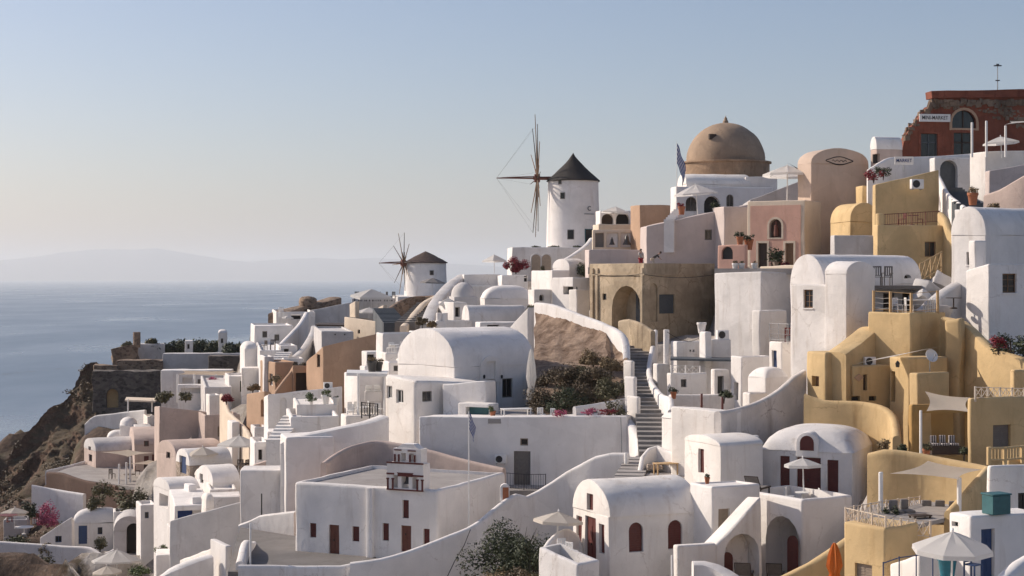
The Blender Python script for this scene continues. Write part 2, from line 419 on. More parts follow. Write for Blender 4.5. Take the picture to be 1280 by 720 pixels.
def catmull(P, step):
    out = []
    n = len(P)
    for i in range(n-1):
        p0, p1, p2, p3 = P[max(i-1,0)], P[i], P[i+1], P[min(i+2,n-1)]
        k = max(1, int((p2-p1).length/step))
        for j in range(k):
            t = j/k
            out.append(.5*((2*p1)+(p2-p0)*t+(2*p0-5*p1+4*p2-p3)*t*t+(3*p1-p0-3*p2+p3)*t**3))
    out.append(P[-1]); return out
def run(name, label, cat, pts, th=.32, drop=3, col='white', smooth=True, group=None, ext=2.5, anchor=True, kind=None, wob=.03):
    P = [W(*p) for p in pts]
    Q = catmull(P, .5) if smooth else [q for i in range(len(P)-1) for q in [P[i]+(P[i+1]-P[i])*k/6 for k in range(6)]]+[P[-1]]
    org = P[len(P)//2].copy(); org.z -= drop
    bm = bmesh.new(); rings = []
    SEED[0] += 1; s = Vector((SEED[0]*3.1, 0, SEED[0]))
    r = min(th*.42, .14)
    for i, q in enumerate(Q):
        t = Q[min(i+1,len(Q)-1)]-Q[max(i-1,0)]; t.z = 0; t.normalize(); nrm = Vector((t.y, -t.x, 0))
        h = th/2
        prof = [(-h, -drop-ext), (-h, -drop*.5), (-h, -r*1.6), (-h*.93, -r*.75), (-h*.62, -r*.2), (-h*.2, 0), (h*.2, 0), (h*.62, -r*.2), (h*.93, -r*.75), (h, -r*1.6), (h, -drop*.5), (h, -drop-ext)]
        off = noise.noise_vector(q*.6+s)*wob
        rings.append([bm.verts.new(q-org+nrm*a+Vector((0,0,b))+off) for a, b in prof])
    for A, B in zip(rings, rings[1:]):
        for k in range(len(A)): bm.faces.new((A[k], A[(k+1)%len(A)], B[(k+1)%len(A)], B[k]))
    bm.faces.new(rings[0]); bm.faces.new(rings[-1][::-1])
    o = obj(name, bm, col); o.location = org
    if anchor:
        for p in P: ANCH.append((p.x, p.y, p.z-drop))
    return tag(o, label, cat, group, kind)
def slab(name, label, cat, poly, py, d0, thick=.3, col='floor', kind=None, foot=True):
    z = Zp(py, d0); P = [Vector((Xp(a, b), b, z)) for a, b in poly]
    c = sum(P, Vector())/len(P); org = Vector((c.x, c.y, z-thick))
    bm = bmesh.new(); prism(bm, [(p.x-org.x, p.y-org.y) for p in P], 'z', 0, thick)
    o = obj(name, bm, col, smooth=False); o.location = org
    if foot: FOOT.append(([(p.x, p.y) for p in P], z-.05)); 
    return tag(o, label, cat, None, kind)
def stairs(name, label, p0, p1, width, n, col='floor', up=None):
    a, b = W(*p0), W(*p1); t = b-a; dz = t.z/n; t.z = 0; L = t.length; t.normalize(); s = Vector((t.y, -t.x, 0))
    bm = bmesh.new()
    M3 = Matrix((t, -s, Vector((0,0,1)))).transposed().to_4x4()
    prev = 0
    for k in range(n):
        j = random.uniform(-.02, .02)
        vs = bx(bm, L*k/n, L*(k+1)/n+.02, -width/2+j, width/2+j, -3.0+dz*k, dz*(k+1)+random.uniform(-.01,.01))
    o = obj(name, bm, col, smooth=False); o.matrix_world = Matrix.Translation(a) @ M3
    for k in range(0, n+1, max(1, n//5)):
        q = a+t*L*k/n; ANCH.append((q.x, q.y, a.z+dz*k-.6))
    e = [a+s*width/2, b+s*width/2, b-s*width/2, a-s*width/2]
    return tag(o, label, 'stairs')

# ------------------------------------------------------------------ props
def ground(px, py, d): return W(px, py, d)
def umbrella(label, px, py_apex, d, rad, py_foot=None, h=None, sides=8, col='canvaswhite', slope=.34, group='parasols on the terraces', rot=.2, pole='whitepaint', tilt=0, val=.14):
    a = W(px, py_apex, d)
    H = h if h else (Zp(py_apex, d)-Zp(py_foot, d))
    r = root('parasol', label, 'parasol', (a.x, a.y, a.z-H), rot, group); r.rotation_euler = (math.radians(3.5*math.sin(px)), math.radians(3*math.cos(px*1.7)), rot+px*.37)
    bm = bmesh.new(); tube(bm, [(0,0,-.3), (0,0,H)], .035 if rad < 1.8 else .05); obj('pole', bm, pole, r)
    bm = bmesh.new(); n = sides; st = 5
    rings = []
    for k in range(st+1):
        q = k/st; row = []
        for i in range(n*2):
            ang = PI*i/n; rr = rad*q
            cor = math.cos(PI/n) if i % 2 else 1.0          # straight hems between the ribs
            sag = (-.03*rad*math.sin(PI*q) if i % 2 else 0)
            row.append(bm.verts.new((rr*cor*math.cos(ang), rr*cor*math.sin(ang), H-.03-rad*slope*(q**1.12)+sag)))
        rings.append(row)
    row = [bm.verts.new(v.co+Vector((v.co.x*.012, v.co.y*.012, -val))) for v in rings[-1]]; rings.append(row)
    for A, B in zip(rings, rings[1:]):
        for i in range(2*n): 
            f = [A[i], A[(i+1)%(2*n)], B[(i+1)%(2*n)], B[i]]
            bm.faces.new(f)
    bmesh.ops.remove_doubles(bm, verts=rings[0], dist=1e-4)
    can = obj('canopy', bm, col, r); can.data.set_sharp_from_angle(angle=math.radians(14))
    bm = bmesh.new()
    for i in range(n):
        ang = 2*PI*i/n
        tube(bm, [(0,0,H-.09), (rad*.97*math.cos(ang), rad*.97*math.sin(ang), H-.07-rad*slope)], .014, 4)
    obj('rib', bm, 'greywood', r)
    bm = bmesh.new(); lathe(bm, [(0,.1),(.03,.07),(.045,0),(0,-.02)], 8); obj('finial', bm, pole, r, loc=(0,0,H))
    return r
def closed_umbrella(label, px, py_top, d, py_foot, rad, col, group=None):
    a = W(px, py_top, d); H = Zp(py_top, d)-Zp(py_foot, d)
    r = root('folded_parasol', label, 'parasol', (a.x, a.y, a.z-H), 0, group)
    bm = bmesh.new(); tube(bm, [(0,0,-.2), (0,0,H)], .04); obj('pole', bm, 'whitepaint', r)
    bm = bmesh.new(); rings = []; n = 16
    for q, k in ((0,.12),(.08,.4),(.3,.8),(.55,1.0),(.68,.72),(.74,.62),(.8,.8),(.97,.95)):
        rings.append([bm.verts.new((rad*k*(1+.22*math.cos(i*PI))*math.cos(2*PI*i/n), rad*k*(1+.22*math.cos(i*PI))*math.sin(2*PI*i/n), H-q*H*.86)) for i in range(n)])
    for A, B in zip(rings, rings[1:]):
        for i in range(n): bm.faces.new((A[i], A[(i+1)%n], B[(i+1)%n], B[i]))
    bm.faces.new(rings[0]); bm.faces.new(rings[-1][::-1]); obj('cloth', bm, col, r)
    return r
PROTO = {}
def make_chair(col, arms=False, hback=.88):
    r = root('chair', 'x', 'chair', (0,0,0))
    bm = bmesh.new(); bx(bm, -.22,.22,-.22,.22,.42,.46); soft(bm,.012,1,False); obj('seat', bm, col, r)
    bm = bmesh.new()
    for x in (-.17,-.06,.05,.16): bx(bm, x-.03,x+.03,.19,.215,.5,hback)
    bx(bm,-.22,.22,.185,.22,hback-.07,hback); bx(bm,-.22,.22,.185,.22,.5,.54); obj('backrest', bm, col, r, smooth=False)
    for x in (-.2,.2):
        for y in (-.2,.2):
            bm = bmesh.new(); bx(bm,x-.022,x+.022,y-.022,y+.022,-.05,.42 if y<0 else hback-.01); obj('leg', bm, col, r, smooth=False)
    if arms:
        for x in (-.23,.23):
            bm = bmesh.new(); bx(bm,x-.025,x+.025,-.22,.2,.62,.66); bx(bm,x-.02,x+.02,-.2,-.16,.4,.62); obj('armrest', bm, col, r, smooth=False)
    return r
def chair(label, px, py, d, rz=0, col='whitepaint', scale=1.0, group='chairs on the terraces', arms=False, hback=.88):
    """py = foot of the chair"""
    k = (col, arms, hback); loc = W(px, py, d)
    if k not in PROTO:
        r = make_chair(*k); PROTO[k] = r; r.location = loc; r.rotation_euler.z = rz; r.scale = (scale,)*3; r['label'] = label
    else: r = dup(PROTO[k], loc, rz, label, scale)
    r['group'] = group; return r
def table(label, px, py, d, rad=.4, h=.73, col='whitepaint', square=None, group='terrace tables'):
    l = W(px, py, d); r = root('table', label, 'table', l, .3, group)
    bm = bmesh.new()
    if square: bx(bm, -square[0]/2, square[0]/2, -square[1]/2, square[1]/2, h-.05, h); soft(bm, .015, 1, False)
    else: lathe(bm, [(0,h-.04),(rad,h-.04),(rad,h),(0,h)], 20)
    obj('tabletop', bm, col, r)
    if square:
        for sx in (-1,1):
            for sy in (-1,1):
                bm = bmesh.new(); x, y = sx*(square[0]/2-.07), sy*(square[1]/2-.07); bx(bm, x-.03,x+.03,y-.03,y+.03,-.05,h-.05); obj('leg', bm, col, r, smooth=False)
    else:
        bm = bmesh.new(); lathe(bm, [(0,-.05),(.22,-.05),(.2,.03),(.04,.06),(.04,h-.05),(0,h-.05)], 12); obj('pedestal', bm, col, r)
    return r
def lounger(label, px, py, d, rz=0, frame='darkwood', cloth='greycloth', group='sun loungers'):
    l = W(px, py, d); r = root('sun_lounger', label, 'lounger', l, rz, group)
    bm = bmesh.new(); bx(bm,-.33,.33,-.95,.35,.28,.34); obj('seat', bm, cloth, r)
    bm = bmesh.new(); vs = bx(bm,-.33,.33,0,.75,0,.06); bmesh.ops.rotate(bm, verts=bm.verts[:], cent=(0,0,0), matrix=Matrix.Rotation(math.radians(55),3,'X')); o = obj('backrest', bm, cloth, r, loc=(0,.33,.31))
    bm = bmesh.new()
    for x in (-.36,.36): bx(bm,x-.025,x+.025,-.97,.36,.25,.33)
    for x in (-.36,.36):
        tube(bm, [(x,.34,.31),(x,.78,.95)], .022, 5)
    tube(bm, [(-.36,.78,.95),(.36,.78,.95)], .022, 5)
    obj('frame', bm, frame, r, smooth=False)
    for x in (-.33,.33):
        for y in (-.85,.3):
            bm = bmesh.new(); bx(bm,x-.025,x+.025,y-.025,y+.025,-.05,.26); obj('leg', bm, frame, r, smooth=False)
    return r
def aircon(label, px, py, d, yaw=0, s=1.0, col='whitepaint'):
    """px,py = lower corner nearest"""
    l = W(px, py, d); r = root('air_conditioner', label, 'air conditioner', l, yaw, 'air conditioning units'); r.scale = (s,)*3
    bm = bmesh.new(); bx(bm,-.42,.42,-.17,.17,0,.62); soft(bm,.03,2,False); obj('case', bm, col, r)
    bm = bmesh.new(); lathe(bm, [(0,0),(.25,0),(.25,.012),(.23,.02),(.2,.006),(0,.006)], 20); bmesh.ops.rotate(bm, verts=bm.verts[:], cent=(0,0,0), matrix=Matrix.Rotation(PI/2,3,'X'))
    obj('fan_grille', bm, 'blackmetal', r, loc=(-.1,-.175,.31))
    bm = bmesh.new()
    for x in (-.3,.3): bx(bm,x-.03,x+.03,-.15,.3,-.06,-.005)
    obj('bracket', bm, 'greymetal', r, smooth=False)
    return r
LEAF = {}
def leafmesh(mat, n, lsz, seed, shape=(1,1,1)):
    k = (mat, n, lsz, seed, shape)
    if k in LEAF: return LEAF[k]
    rnd = random.Random(seed); bm = bmesh.new()
    lobes = [(Vector((rnd.uniform(-.6,.6), rnd.uniform(-.6,.6), rnd.uniform(.15,.85))), rnd.uniform(.25,.5)) for _ in range(9)]
    for i in range(n):
        c, rr = rnd.choice(lobes)
        dv = Vector((rnd.gauss(0,1), rnd.gauss(0,1), rnd.gauss(0,1))).normalized()*rr*(rnd.random()**.35)
        p = c+dv; p.z = max(p.z, .01); p = Vector((p.x*shape[0], p.y*shape[1], p.z*shape[2]))
        a = Vector((rnd.gauss(0,1), rnd.gauss(0,1), rnd.gauss(0,.6))).normalized(); b = a.cross(dv.normalized()+Vector((.01,.02,.3))).normalized()
        s = lsz*rnd.uniform(.6,1.4)
        bm.faces.new([bm.verts.new(p+q) for q in (a*s, b*s*.45, -a*s, -b*s*.45)])
    me = bpy.data.meshes.new('foliage'); bm.to_mesh(me); bm.free(); me.materials.append(M[mat]); LEAF[k] = me; return me
def bush(label, px, py, d, size, mat='leaf_dark', n=900, leaf=.09, seed=1, shape=(1,1,1), name='bush', cat='bush', group='bushes in the village'):
    """px,py = foot; size metres (half width)"""
    l = W(px, py, d); r = root(name, label, cat, l, seed*1.3, group)
    me = leafmesh(mat, n, leaf/size, seed, shape)
    f = bpy.data.objects.new('foliage', me); COL.objects.link(f); f.parent = r; f.scale = (size,)*3; f.location = (0,0,-.2*size*shape[2])
    rnd = random.Random(seed); bm = bmesh.new()
    for k in range(5):
        a = rnd.uniform(0,6.28); q = size*.5
        tube(bm, [(0,0,-.5), (q*.4*math.cos(a), q*.4*math.sin(a), size*.35*shape[2]), (q*math.cos(a), q*math.sin(a), size*.8*shape[2])], .02*size+.015, 5, .006)
    obj('stem', bm, 'darkwood', r)
    return r
def pot(label, px, py, d, h=.5, col='terracottapot', plant=None, ps=.45, group='plant pots', seed=3):
    l = W(px, py, d); r = root('plant_pot', label, 'plant pot', l, 0, group)
    bm = bmesh.new(); lathe(bm, [(0,-.03),(h*.3,-.03),(h*.42,h*.75),(h*.47,h*.8),(h*.47,h),(h*.4,h),(h*.38,h*.85),(0,h*.85)], 14); obj('pot', bm, col, r)
    if plant:
        f = bpy.data.objects.new('foliage', leafmesh(plant, 260, .16, seed)); COL.objects.link(f); f.parent = r; f.location = (0,0,h*.8); f.scale = (ps,)*3
    return r
def railing(name, label, pts, h, col, style='bars', r=.025, post=.05, cat='railing', group=None, postevery=1.2, fill=None):
    """pts: (px, py of top rail, d)"""
    P = [W(*p) for p in pts]; org = P[0].copy(); org.z -= h
    ro = root(name, label, cat, org, 0, group)
    rl = bmesh.new(); lt = bmesh.new()
    for A, B in zip(P, P[1:]):
        a, b = A-org, B-org; dv = b-a; L = Vector((dv.x,dv.y,0)).length; n = max(1, round(L/postevery))
        tube(rl, [a, b], r, 6)
        down = Vector((0,0,-h))
        if style != 'none': tube(rl, [a+down*.9, b+down*.9], r*.9, 6)
        for k in range(n+1):
            if k == 0 and A is not P[0]: continue
            p = a+dv*k/n; bm = bmesh.new(); tube(bm, [p+down-Vector((0,0,.15)), p+Vector((0,0,.04))], post, 6); obj('post', bm, col, ro)
        for k in range(n):
            p, q = a+dv*k/n, a+dv*(k+1)/n
            if style == 'cross':
                m = (p+q)/2
                for s0, s1 in ((p, m), (m, q)):
                    tube(lt, [s0+down*.88, s1+down*.04], r*.75, 5); tube(lt, [s0+down*.04, s1+down*.88], r*.75, 5)
                tube(lt, [m+down*.9, m], r*.8, 5)
            elif style == 'bars':
                nb = max(3, int((q-p).length/.16))
                for i in range(1, nb): s0 = p+(q-p)*i/nb; tube(lt, [s0+down*.9, s0], r*.5, 4)
            elif style == 'wires':
                for z in (.3,.55,.8):
                    mid = (p+q)/2+down*z+Vector((0,0,-.05)); tube(lt, [p+down*z, mid, q+down*z], r*.5, 4)
            elif style == 'scroll':
                nb = max(3, int((q-p).length/.3))
                for i in range(nb):
                    c = p+(q-p)*(i+.5)/nb+down*.5; t = (q-p).normalized()
                    tube(lt, [c+t*math.cos(x*PI/4)*.13+Vector((0,0,math.sin(x*PI/4)*h*.36)) for x in range(9)], r*.5, 4)
                    tube(lt, [c+t*.15+Vector((0,0,h*.48)), c+t*.15-Vector((0,0,h*.45))], r*.5, 4)
    obj('rail', rl, col, ro)
    if len(lt.verts): obj('infill', lt, fill or col, ro)
    else: lt.free()
    return ro
def sail(name, label, pts, col='canvas', cat='shade sail', sag=.18, group='shade sails', n=10):
    """four corner points (px,py,d) in order"""
    P = [W(*p) for p in pts]; org = P[0].copy(); P = [p-org for p in P]
    if len(P) == 3: P = P+[P[2]]
    bm = bmesh.new(); g = []
    for j in range(n+1):
        row = []
        for i in range(n+1):
            s, t = i/n, j/n
            # hems curve inwards, middle sags
            s2 = s+.10*(.5-s)*2*math.sin(PI*t)*(1 if 0 < t < 1 else 0); t2 = t+.10*(.5-t)*2*math.sin(PI*s)
            p = (P[0]*(1-s2)+P[1]*s2)*(1-t2)+(P[3]*(1-s2)+P[2]*s2)*t2
            p = p+Vector((0,0,-sag*16*s*(1-s)*t*(1-t)*.5)); row.append(bm.verts.new(p))
        g.append(row)
    for j in range(n):
        for i in range(n): bm.faces.new((g[j][i], g[j][i+1], g[j+1][i+1], g[j+1][i]))
    bmesh.ops.solidify(bm, geom=bm.faces[:], thickness=.012)
    o = obj(name, bm, col); o.location = org
    return tag(o, label, cat, group)
def post(label, px, py0, py1, d, r=.07, col='whitepaint', name='post', cat='post', group=None):
    a, b = W(px, py0, d), W(px, py1, d); bm = bmesh.new(); h = a.z-b.z
    lathe(bm, [(0,-.3),(r,-.3),(r,h-.02),(r*.8,h),(0,h)], 10)
    o = obj(name, bm, col); o.location = b; return tag(o, label, cat, group)
def bench_set(label, px, py, d, w, dep, h, rz, col, name='sofa', cat='sofa', group='terrace seating', cushions=3, ccol='greycloth'):
    l = W(px, py, d); r = root(name, label, cat, l, rz, group)
    bm = bmesh.new(); bx(bm,0,w,0,dep,-.1,h); soft(bm,.03,2,True); obj('base', bm, col, r)
    for k in range(cushions):
        bm = bmesh.new(); bx(bm, w*k/cushions+.03, w*(k+1)/cushions-.03, .03, dep-.03, h, h+.12); soft(bm,.045,2,False); obj('cushion', bm, ccol, r)
    for k in range(cushions):
        bm = bmesh.new(); bx(bm, w*k/cushions+.06, w*(k+1)/cushions-.1, dep-.16, dep-.02, h+.12, h+.5); soft(bm,.05,2,False); wobble(bm,.03,k); obj('pillow', bm, ccol, r)
    return r
def text(s, size, parent, mat, loc, name='lettering', ext=.012, rot=(PI/2,0,0), sx=1.0):
    cu = bpy.data.curves.new('t', 'FONT'); cu.body = s; cu.size = size; cu.extrude = ext; cu.align_x = 'CENTER'; cu.align_y = 'CENTER'; cu.offset = size*.004; cu.resolution_u = 4
    o = bpy.data.objects.new('t', cu); COL.objects.link(o); bpy.context.view_layer.update()
    me = bpy.data.meshes.new_from_object(o.evaluated_get(bpy.context.evaluated_depsgraph_get())); bpy.data.objects.remove(o); bpy.data.curves.remove(cu)
    me.materials.clear(); me.materials.append(M[mat]); me.name = name
    t = bpy.data.objects.new(name, me); COL.objects.link(t); t.parent = parent; t.location = loc; t.rotation_euler = rot; t.scale = (sx,1,1); return t
def person(label, px, py, d, joints, shirt, trousers, rz=0, hair='darkwood', seed=0):
    """joints: dict of name->(x,z,y) in metres from the feet"""
    r = root('person', label, 'person', W(px, py, d), rz)
    J = {k: Vector((v[0], v[2] if len(v) > 2 else 0, v[1])) for k, v in joints.items()}
    E = [('pel','waist'),('waist','chest'),('chest','neck'),('neck','chin'),('chin','head'),
         ('chest','shl'),('shl','ell'),('ell','wrl'),('wrl','hal'),('chest','shr'),('shr','elr'),('elr','wrr'),('wrr','har'),
         ('pel','hil'),('hil','knl'),('knl','anl'),('anl','tol'),('pel','hir'),('hir','knr'),('knr','anr'),('anr','tor')]
    R = dict(pel=.15,waist=.13,chest=.155,neck=.055,chin=.07,head=.095,shl=.07,shr=.07,ell=.045,elr=.045,wrl=.032,wrr=.032,hal=.035,har=.035,hil=.1,hir=.1,knl=.065,knr=.065,anl=.042,anr=.042,tol=.035,tor=.035)
    def skin(nodes_, edges, infl, name, mat):
        ks = list(nodes_); me = bpy.data.meshes.new(name); me.from_pydata([J[k] for k in ks], [(ks.index(a), ks.index(b)) for a, b in edges], [])
        o = bpy.data.objects.new(name, me); COL.objects.link(o)
        sm = o.modifiers.new('s','SKIN'); sub = o.modifiers.new('u','SUBSURF'); sub.levels = sub.render_levels = 1
        for i, k in enumerate(ks):
            sv = me.skin_vertices[0].data[i]; sv.radius = (R[k]+infl, R[k]*.85+infl); sv.use_root = (i == 0)
        bpy.context.view_layer.update()
        m2 = bpy.data.meshes.new_from_object(o.evaluated_get(bpy.context.evaluated_depsgraph_get())); o.modifiers.clear(); o.data = m2; m2.materials.clear(); m2.materials.append(M[mat])
        for p in m2.polygons: p.use_smooth = True
        o.parent = r; return o
    skin(J.keys(), E, 0, 'body', 'skin')
    up = ['chest','waist','pel','shl','ell','shr','elr']; skin(up, [e for e in E if e[0] in up and e[1] in up], .02, 'shirt', shirt)
    lo = ['pel','hil','knl','hir','knr']; lo += ['anl','anr']; skin(lo, [e for e in E if e[0] in lo and e[1] in lo], .022, 'trousers', trousers)
    bm = bmesh.new(); bmesh.ops.create_uvsphere(bm, u_segments=12, v_segments=8, radius=.112)
    for v in bm.verts: v.co.z *= 1.1
    bmesh.ops.delete(bm, geom=[v for v in bm.verts if v.co.z < -.03 and v.co.y < .03], context='VERTS')
    h = obj('hair', bm, hair, r); h.location = J['head']+Vector((0,.015,.02))
    return r

# ================================================================== FOREGROUND: vaulted house, chapel, red-door house
HW = 'house'
b = bld('vaulted_house', 'white barrel-vaulted house with two arched dark-red windows in its long side', HW, (762,78), 24, 872, 716, 647, 2.6, 'vx', 'white', rise=1.58, ops=[
    ('F','s',786,653,804,690,'a','red'), ('F','s',835,650,853,686,'a','red'),
    ('L','d',731,646,745,706,'r','red'), ('L','s',734,617,742,638,'r','red'), ('L','s',720,645,727,681,'r','red'), ('L','s',749,655,756,692,'r','red')])
bld('flat_roofed_house', 'white flat-roofed annex with a beige shutter, joined to the arched-window house', HW, (890,78.3), 24, 950, 862, 609, 3.6, 'flat', 'white', par=.12, ops=[('F','s',898,636,912,668,'r','shutter')])
pot('tiny terracotta pot with a plant on the annex roof edge', 884, 604, 79.4, .3, 'terracottapot', 'leaf_dark', .2)
bld('terrace_parapet', 'white walled entrance terrace in front of the gable with red double door', 'terrace', (722,74), 40, 750, 673, (684,706,700), 2.5, 'flat', 'white', par=.75, rim=.22, floorcol='floor')
run('curved_parapet', 'rounded white parapet curling up beside the red double door', 'parapet', [(677,690,77.5),(686,676,78.4),(699,664,79.4),(711,661,80.3),(722,668,80.7),(729,684,80.6)], .28, 2.2)
umbrella('cream parasol shading the terrace by the red double door', 695, 639, 79.5, 1.22, h=2.3, col='canvas', sides=6, rot=.3)
chair('white chair nearer the wall on the red-door terrace', 704, 697, 77.0, .4); chair('white chair nearer the red double door on its terrace', 715, 700, 76.6, 2.4)
bld('garden_wall', 'low white wall block in front of the second arched window', 'wall', (847,74.5), 24, 895, 841, 683, 2.6, 'plain', 'white')
run('curved_wall', 'curving white stair wall at the bottom edge under the lounger arch', 'wall', [(866,702,73.2),(880,702,73.2),(895,706,73),(910,714,72.6),(928,726,72)], .9, 2.2)
post('thin white pipe post under the second arched window', 840, 694, 725, 74.5, .05)
# stair block with arch
SB = bld('stair_block', 'white outside staircase with sloping parapet over a small arched doorway', 'stairs', (893,75.4), 24, 953, (1.3,), (682,682,619), 4, 'plain', 'white', bev=.16, ops=[('F','h',905,667,949,728,'a','white_b',.95)])
bm = bmesh.new(); prism(bm, archpoly(0,.62,0,1.25,'a'), 'y', 0, .05); dr = obj('door', bm, 'red', None, smooth=False); dr.location = W(902,724,76.3); dr.rotation_euler.z = math.radians(24); attach(dr, SB)
lounger('sun lounger leaning inside the arch under the staircase', 930, 726, 75.4, 2.9)
lounger('sun lounger in the shaded archway of the umbrella terrace', 969, 726, 77.4, 2.9)
AT = bld('arched_terrace', 'white terrace block with a tall archway, parasol and chairs on top', 'terrace', (1003,78.5), 32, 1066, (4.6,), 625, 6, 'flat', 'white', par=.62, rim=.22, bev=.14, floorcol='floor', ops=[('L','h',957,645,1000,726,'a','white_b',2.0)])
bm = bmesh.new(); prism(bm, archpoly(0,.75,0,2.1,'a'), 'y', 0, .05); dr = obj('door', bm, 'red', None, smooth=False); dr.location = W(984,722,79.0); dr.rotation_euler.z = math.radians(32-90); attach(dr, AT)
umbrella('white parasol in front of the red lunette window', 1005, 572, 82.5, .98, 628, sides=6, rot=.5)
chair('white chair under the lunette parasol, on its stair side', 987, 631, 82.2, 1.2); chair('white chair under the lunette parasol, on its wall side', 1019, 632, 82.6, -1.6)
table('small round white table at the lunette parasol pole', 1003, 633, 82.3, .38)
lounger('dark-framed reclining chair above the outside staircase', 946, 617, 82.5, 2.6)
b = bld('red_shuttered_house', 'white house with tall dark-red doors, shutters and a red lunette', HW, (1066,84.5), 66, 1094, 950, 566, 2.9, 'pillow', 'white', rise=1.15, ops=[
    ('L','s',975,570,987,609,'r','red'), ('L','d',996,572,1026,624,'r','red'), ('L','s',1034,575,1048,616,'r','red')])
t0, z0 = b.L(1020,567); t1, z1 = b.L(998,547)
bm = bmesh.new(); prism(bm, archpoly(t0-.12, t1+.12, b.h-.3, b.h+.98, 'a'), 'x', -.06, 2.9); soft(bm,.05,2); obj('dormer', bm, 'white', b.root)
bm = bmesh.new(); prism(bm, archpoly(t0+.1, t1-.1, b.h+.02, b.h+.8, 'a'), 'x', -.09, 0); lu = obj('lunette', bm, 'red', b.root, smooth=False)
run('ochre_ramp_wall', 'low ochre wall with lit top running up to the orange folded parasol', 'wall', [(960,728,71),(985,716,71),(1010,704,71),(1035,688,71.5),(1058,672,72)], .5, 3, 'ochre')
closed_umbrella('orange folded parasol beside the ochre lattice-rail house', 1043, 678, 66, 740, .28, 'orangecloth')
# block behind the arched-window house
bld('white_upper_house', 'white house corner under the cracked sweeping wall', HW, (897,88), 45, (2.2,), 838, (508,514,514), 5, 'plain', 'white', bev=.16)
run('cracked_wall', 'sweeping white wall with cracked plaster rising to the ochre house', 'wall', [(897,514,88),(925,509,90),(952,499,92),(975,485,92.8),(992,470,93.4),(1005,462,93.8)], .45, 4.6, 'worn')
bld('small_vaulted_house', 'small white house with shaded side and one narrow red shutter', HW, (900,84), 24, 954, 856, 557, 2.3, 'vx', 'white', rise=.4, ops=[('L','s',873,561,880,591,'r','red')])
bld('stair_end_pillar', 'stout rounded white pillar where the long staircase lands', 'pillar', (841,93), 24, 856, 827, 523, 3, 'pillow', 'white', rise=.3)
run('round_landing_wall', 'arched white parapet wrapping the stone landing with timber table', 'parapet', [(800,588,91),(803,570,91.6),(811,560,92.2),(822,557,92.4),(836,563,91.6),(856,568,90.4)], .3, 1.6)
table('rough timber table on the stone landing', 832, 592, 90, square=(1.3,.7), h=.6, col='palewood')
slab('stone_landing', None, None, [(800,90),(860,88.5),(860,93),(800,94)], 591, 91, .4, 'floor', 'structure')
bm = bmesh.new()
for k in range(7):
    q = Vector((random.uniform(-.5,.5), random.uniform(-.3,.3), random.uniform(0,.35))); s_ = random.uniform(.14,.3)
    vs = bx(bm, q.x-s_, q.x+s_, q.y-s_, q.y+s_, q.z-s_*.4, q.z+s_*.7)
soft(bm, .05, 1, False); wobble(bm, .08, 3, 2.0); o = obj('stone_pile', bm, 'palestone'); o.location = W(822,586,91.4); tag(o, 'heap of pale stones on the landing below the staircase', 'stones')
# ================================================================== CHURCH
b = bld('blue_flag_chapel', 'white flat-roofed chapel with red doors and a tiered bell gable', 'chapel', (548,93), 66, 632, 368, 613, 4.6, 'flat', 'white', par=.22, rim=.3, bev=.2, floorcol='floor', ops=[
    ('L','d',411,656,424,697,'r','rust'), ('L','s',387,654,395,672,'r','red'), ('L','s',440,658,449,677,'r','red'),
    ('L','d',501,657,514,690,'r','rust'), ('L','s',478,654,486,676,'r','red'), ('L','s',529,661,537,682,'r','red'), ('L','s',503,625,511,648,'r','red')])
# pilaster on the facade + belfry (local: outward -x, t along y)
tb, zb_ = b.L(464, 606)
bm = bmesh.new(); bx(bm, -.28, .05, tb-.22, tb+.22, -1, b.h-.05); soft(bm, .1, 2); obj('buttress', bm, 'white', b.root)
t1, _ = b.L(485,600); t0, _ = b.L(530,600); zc = b.h-.1
def yb(f): return t1+(t0-t1)*f
sc_ = (t1-t0)
belf = bmesh.new(); x0, x1 = -.12, .75
H1 = 1.55
bx(belf, x0, x1, yb(1), yb(0), zc, zc+.12)
for a, c in ((0,.17),(.30,.40),(.60,.70),(.83,1)): bx(belf, x0+.01, x1-.01, yb(c), yb(a), zc+.1, zc+.85)
bx(belf, x0, x1, yb(1), yb(0), zc+.85, zc+H1)
bx(belf, x0+.04, x1-.04, yb(.93), yb(.17), zc+H1, zc+H1+.12)
for a, c in ((.17,.38),(.52,.60),(.74,.93)): bx(belf, x0+.05, x1-.05, yb(c), yb(a), zc+H1+.1, zc+H1+.62)
bx(belf, x0+.04, x1-.04, yb(.93), yb(.17), zc+H1+.6, zc+H1+.86)
prism(belf, [(yb(.86)+0, zc+H1+.86),(yb(.24), zc+H1+.86),(yb(.40), zc+H1+1.12),(yb(.7), zc+H1+1.12)], 'x', x0+.1, x1-.1)
bf = obj('bell_gable', belf, 'white', b.root, smooth=False)
tr = bmesh.new(); e = .035
def trim(f0, f1, za, zb2): bx(tr, x0-e, x0+.02, yb(f1), yb(f0), zc+za, zc+zb2)
trim(-.01,1.01,-.02,.06); trim(-.01,1.01,H1-.02,H1+.07); trim(-.01,.2,.88,.98); trim(.66,1.01,.82,.92); trim(.3,.7,.80,.92)
for f in (0.0,.14,.82,.96): trim(f,f+.045,.05,.66); trim(f-.015,f+.06,.6,.68)
for f in (.2,.31,.62,.75): trim(f,f+.04,H1+.1,H1+.52)
trim(.2,.4,H1+.74,H1+.8); trim(.58,.8,H1+.72,H1+.78)
obj('maroon_trim', tr, 'red', bf, smooth=False)
bm = bmesh.new(); lathe(bm, [(0,.42),(.06,.42),(.1,.36),(.13,.16),(.2,.03),(.23,0),(.2,0),(0,.1)], 16); obj('bell', bm, 'bronze', bf, loc=(.2,yb(.5),zc+.36))
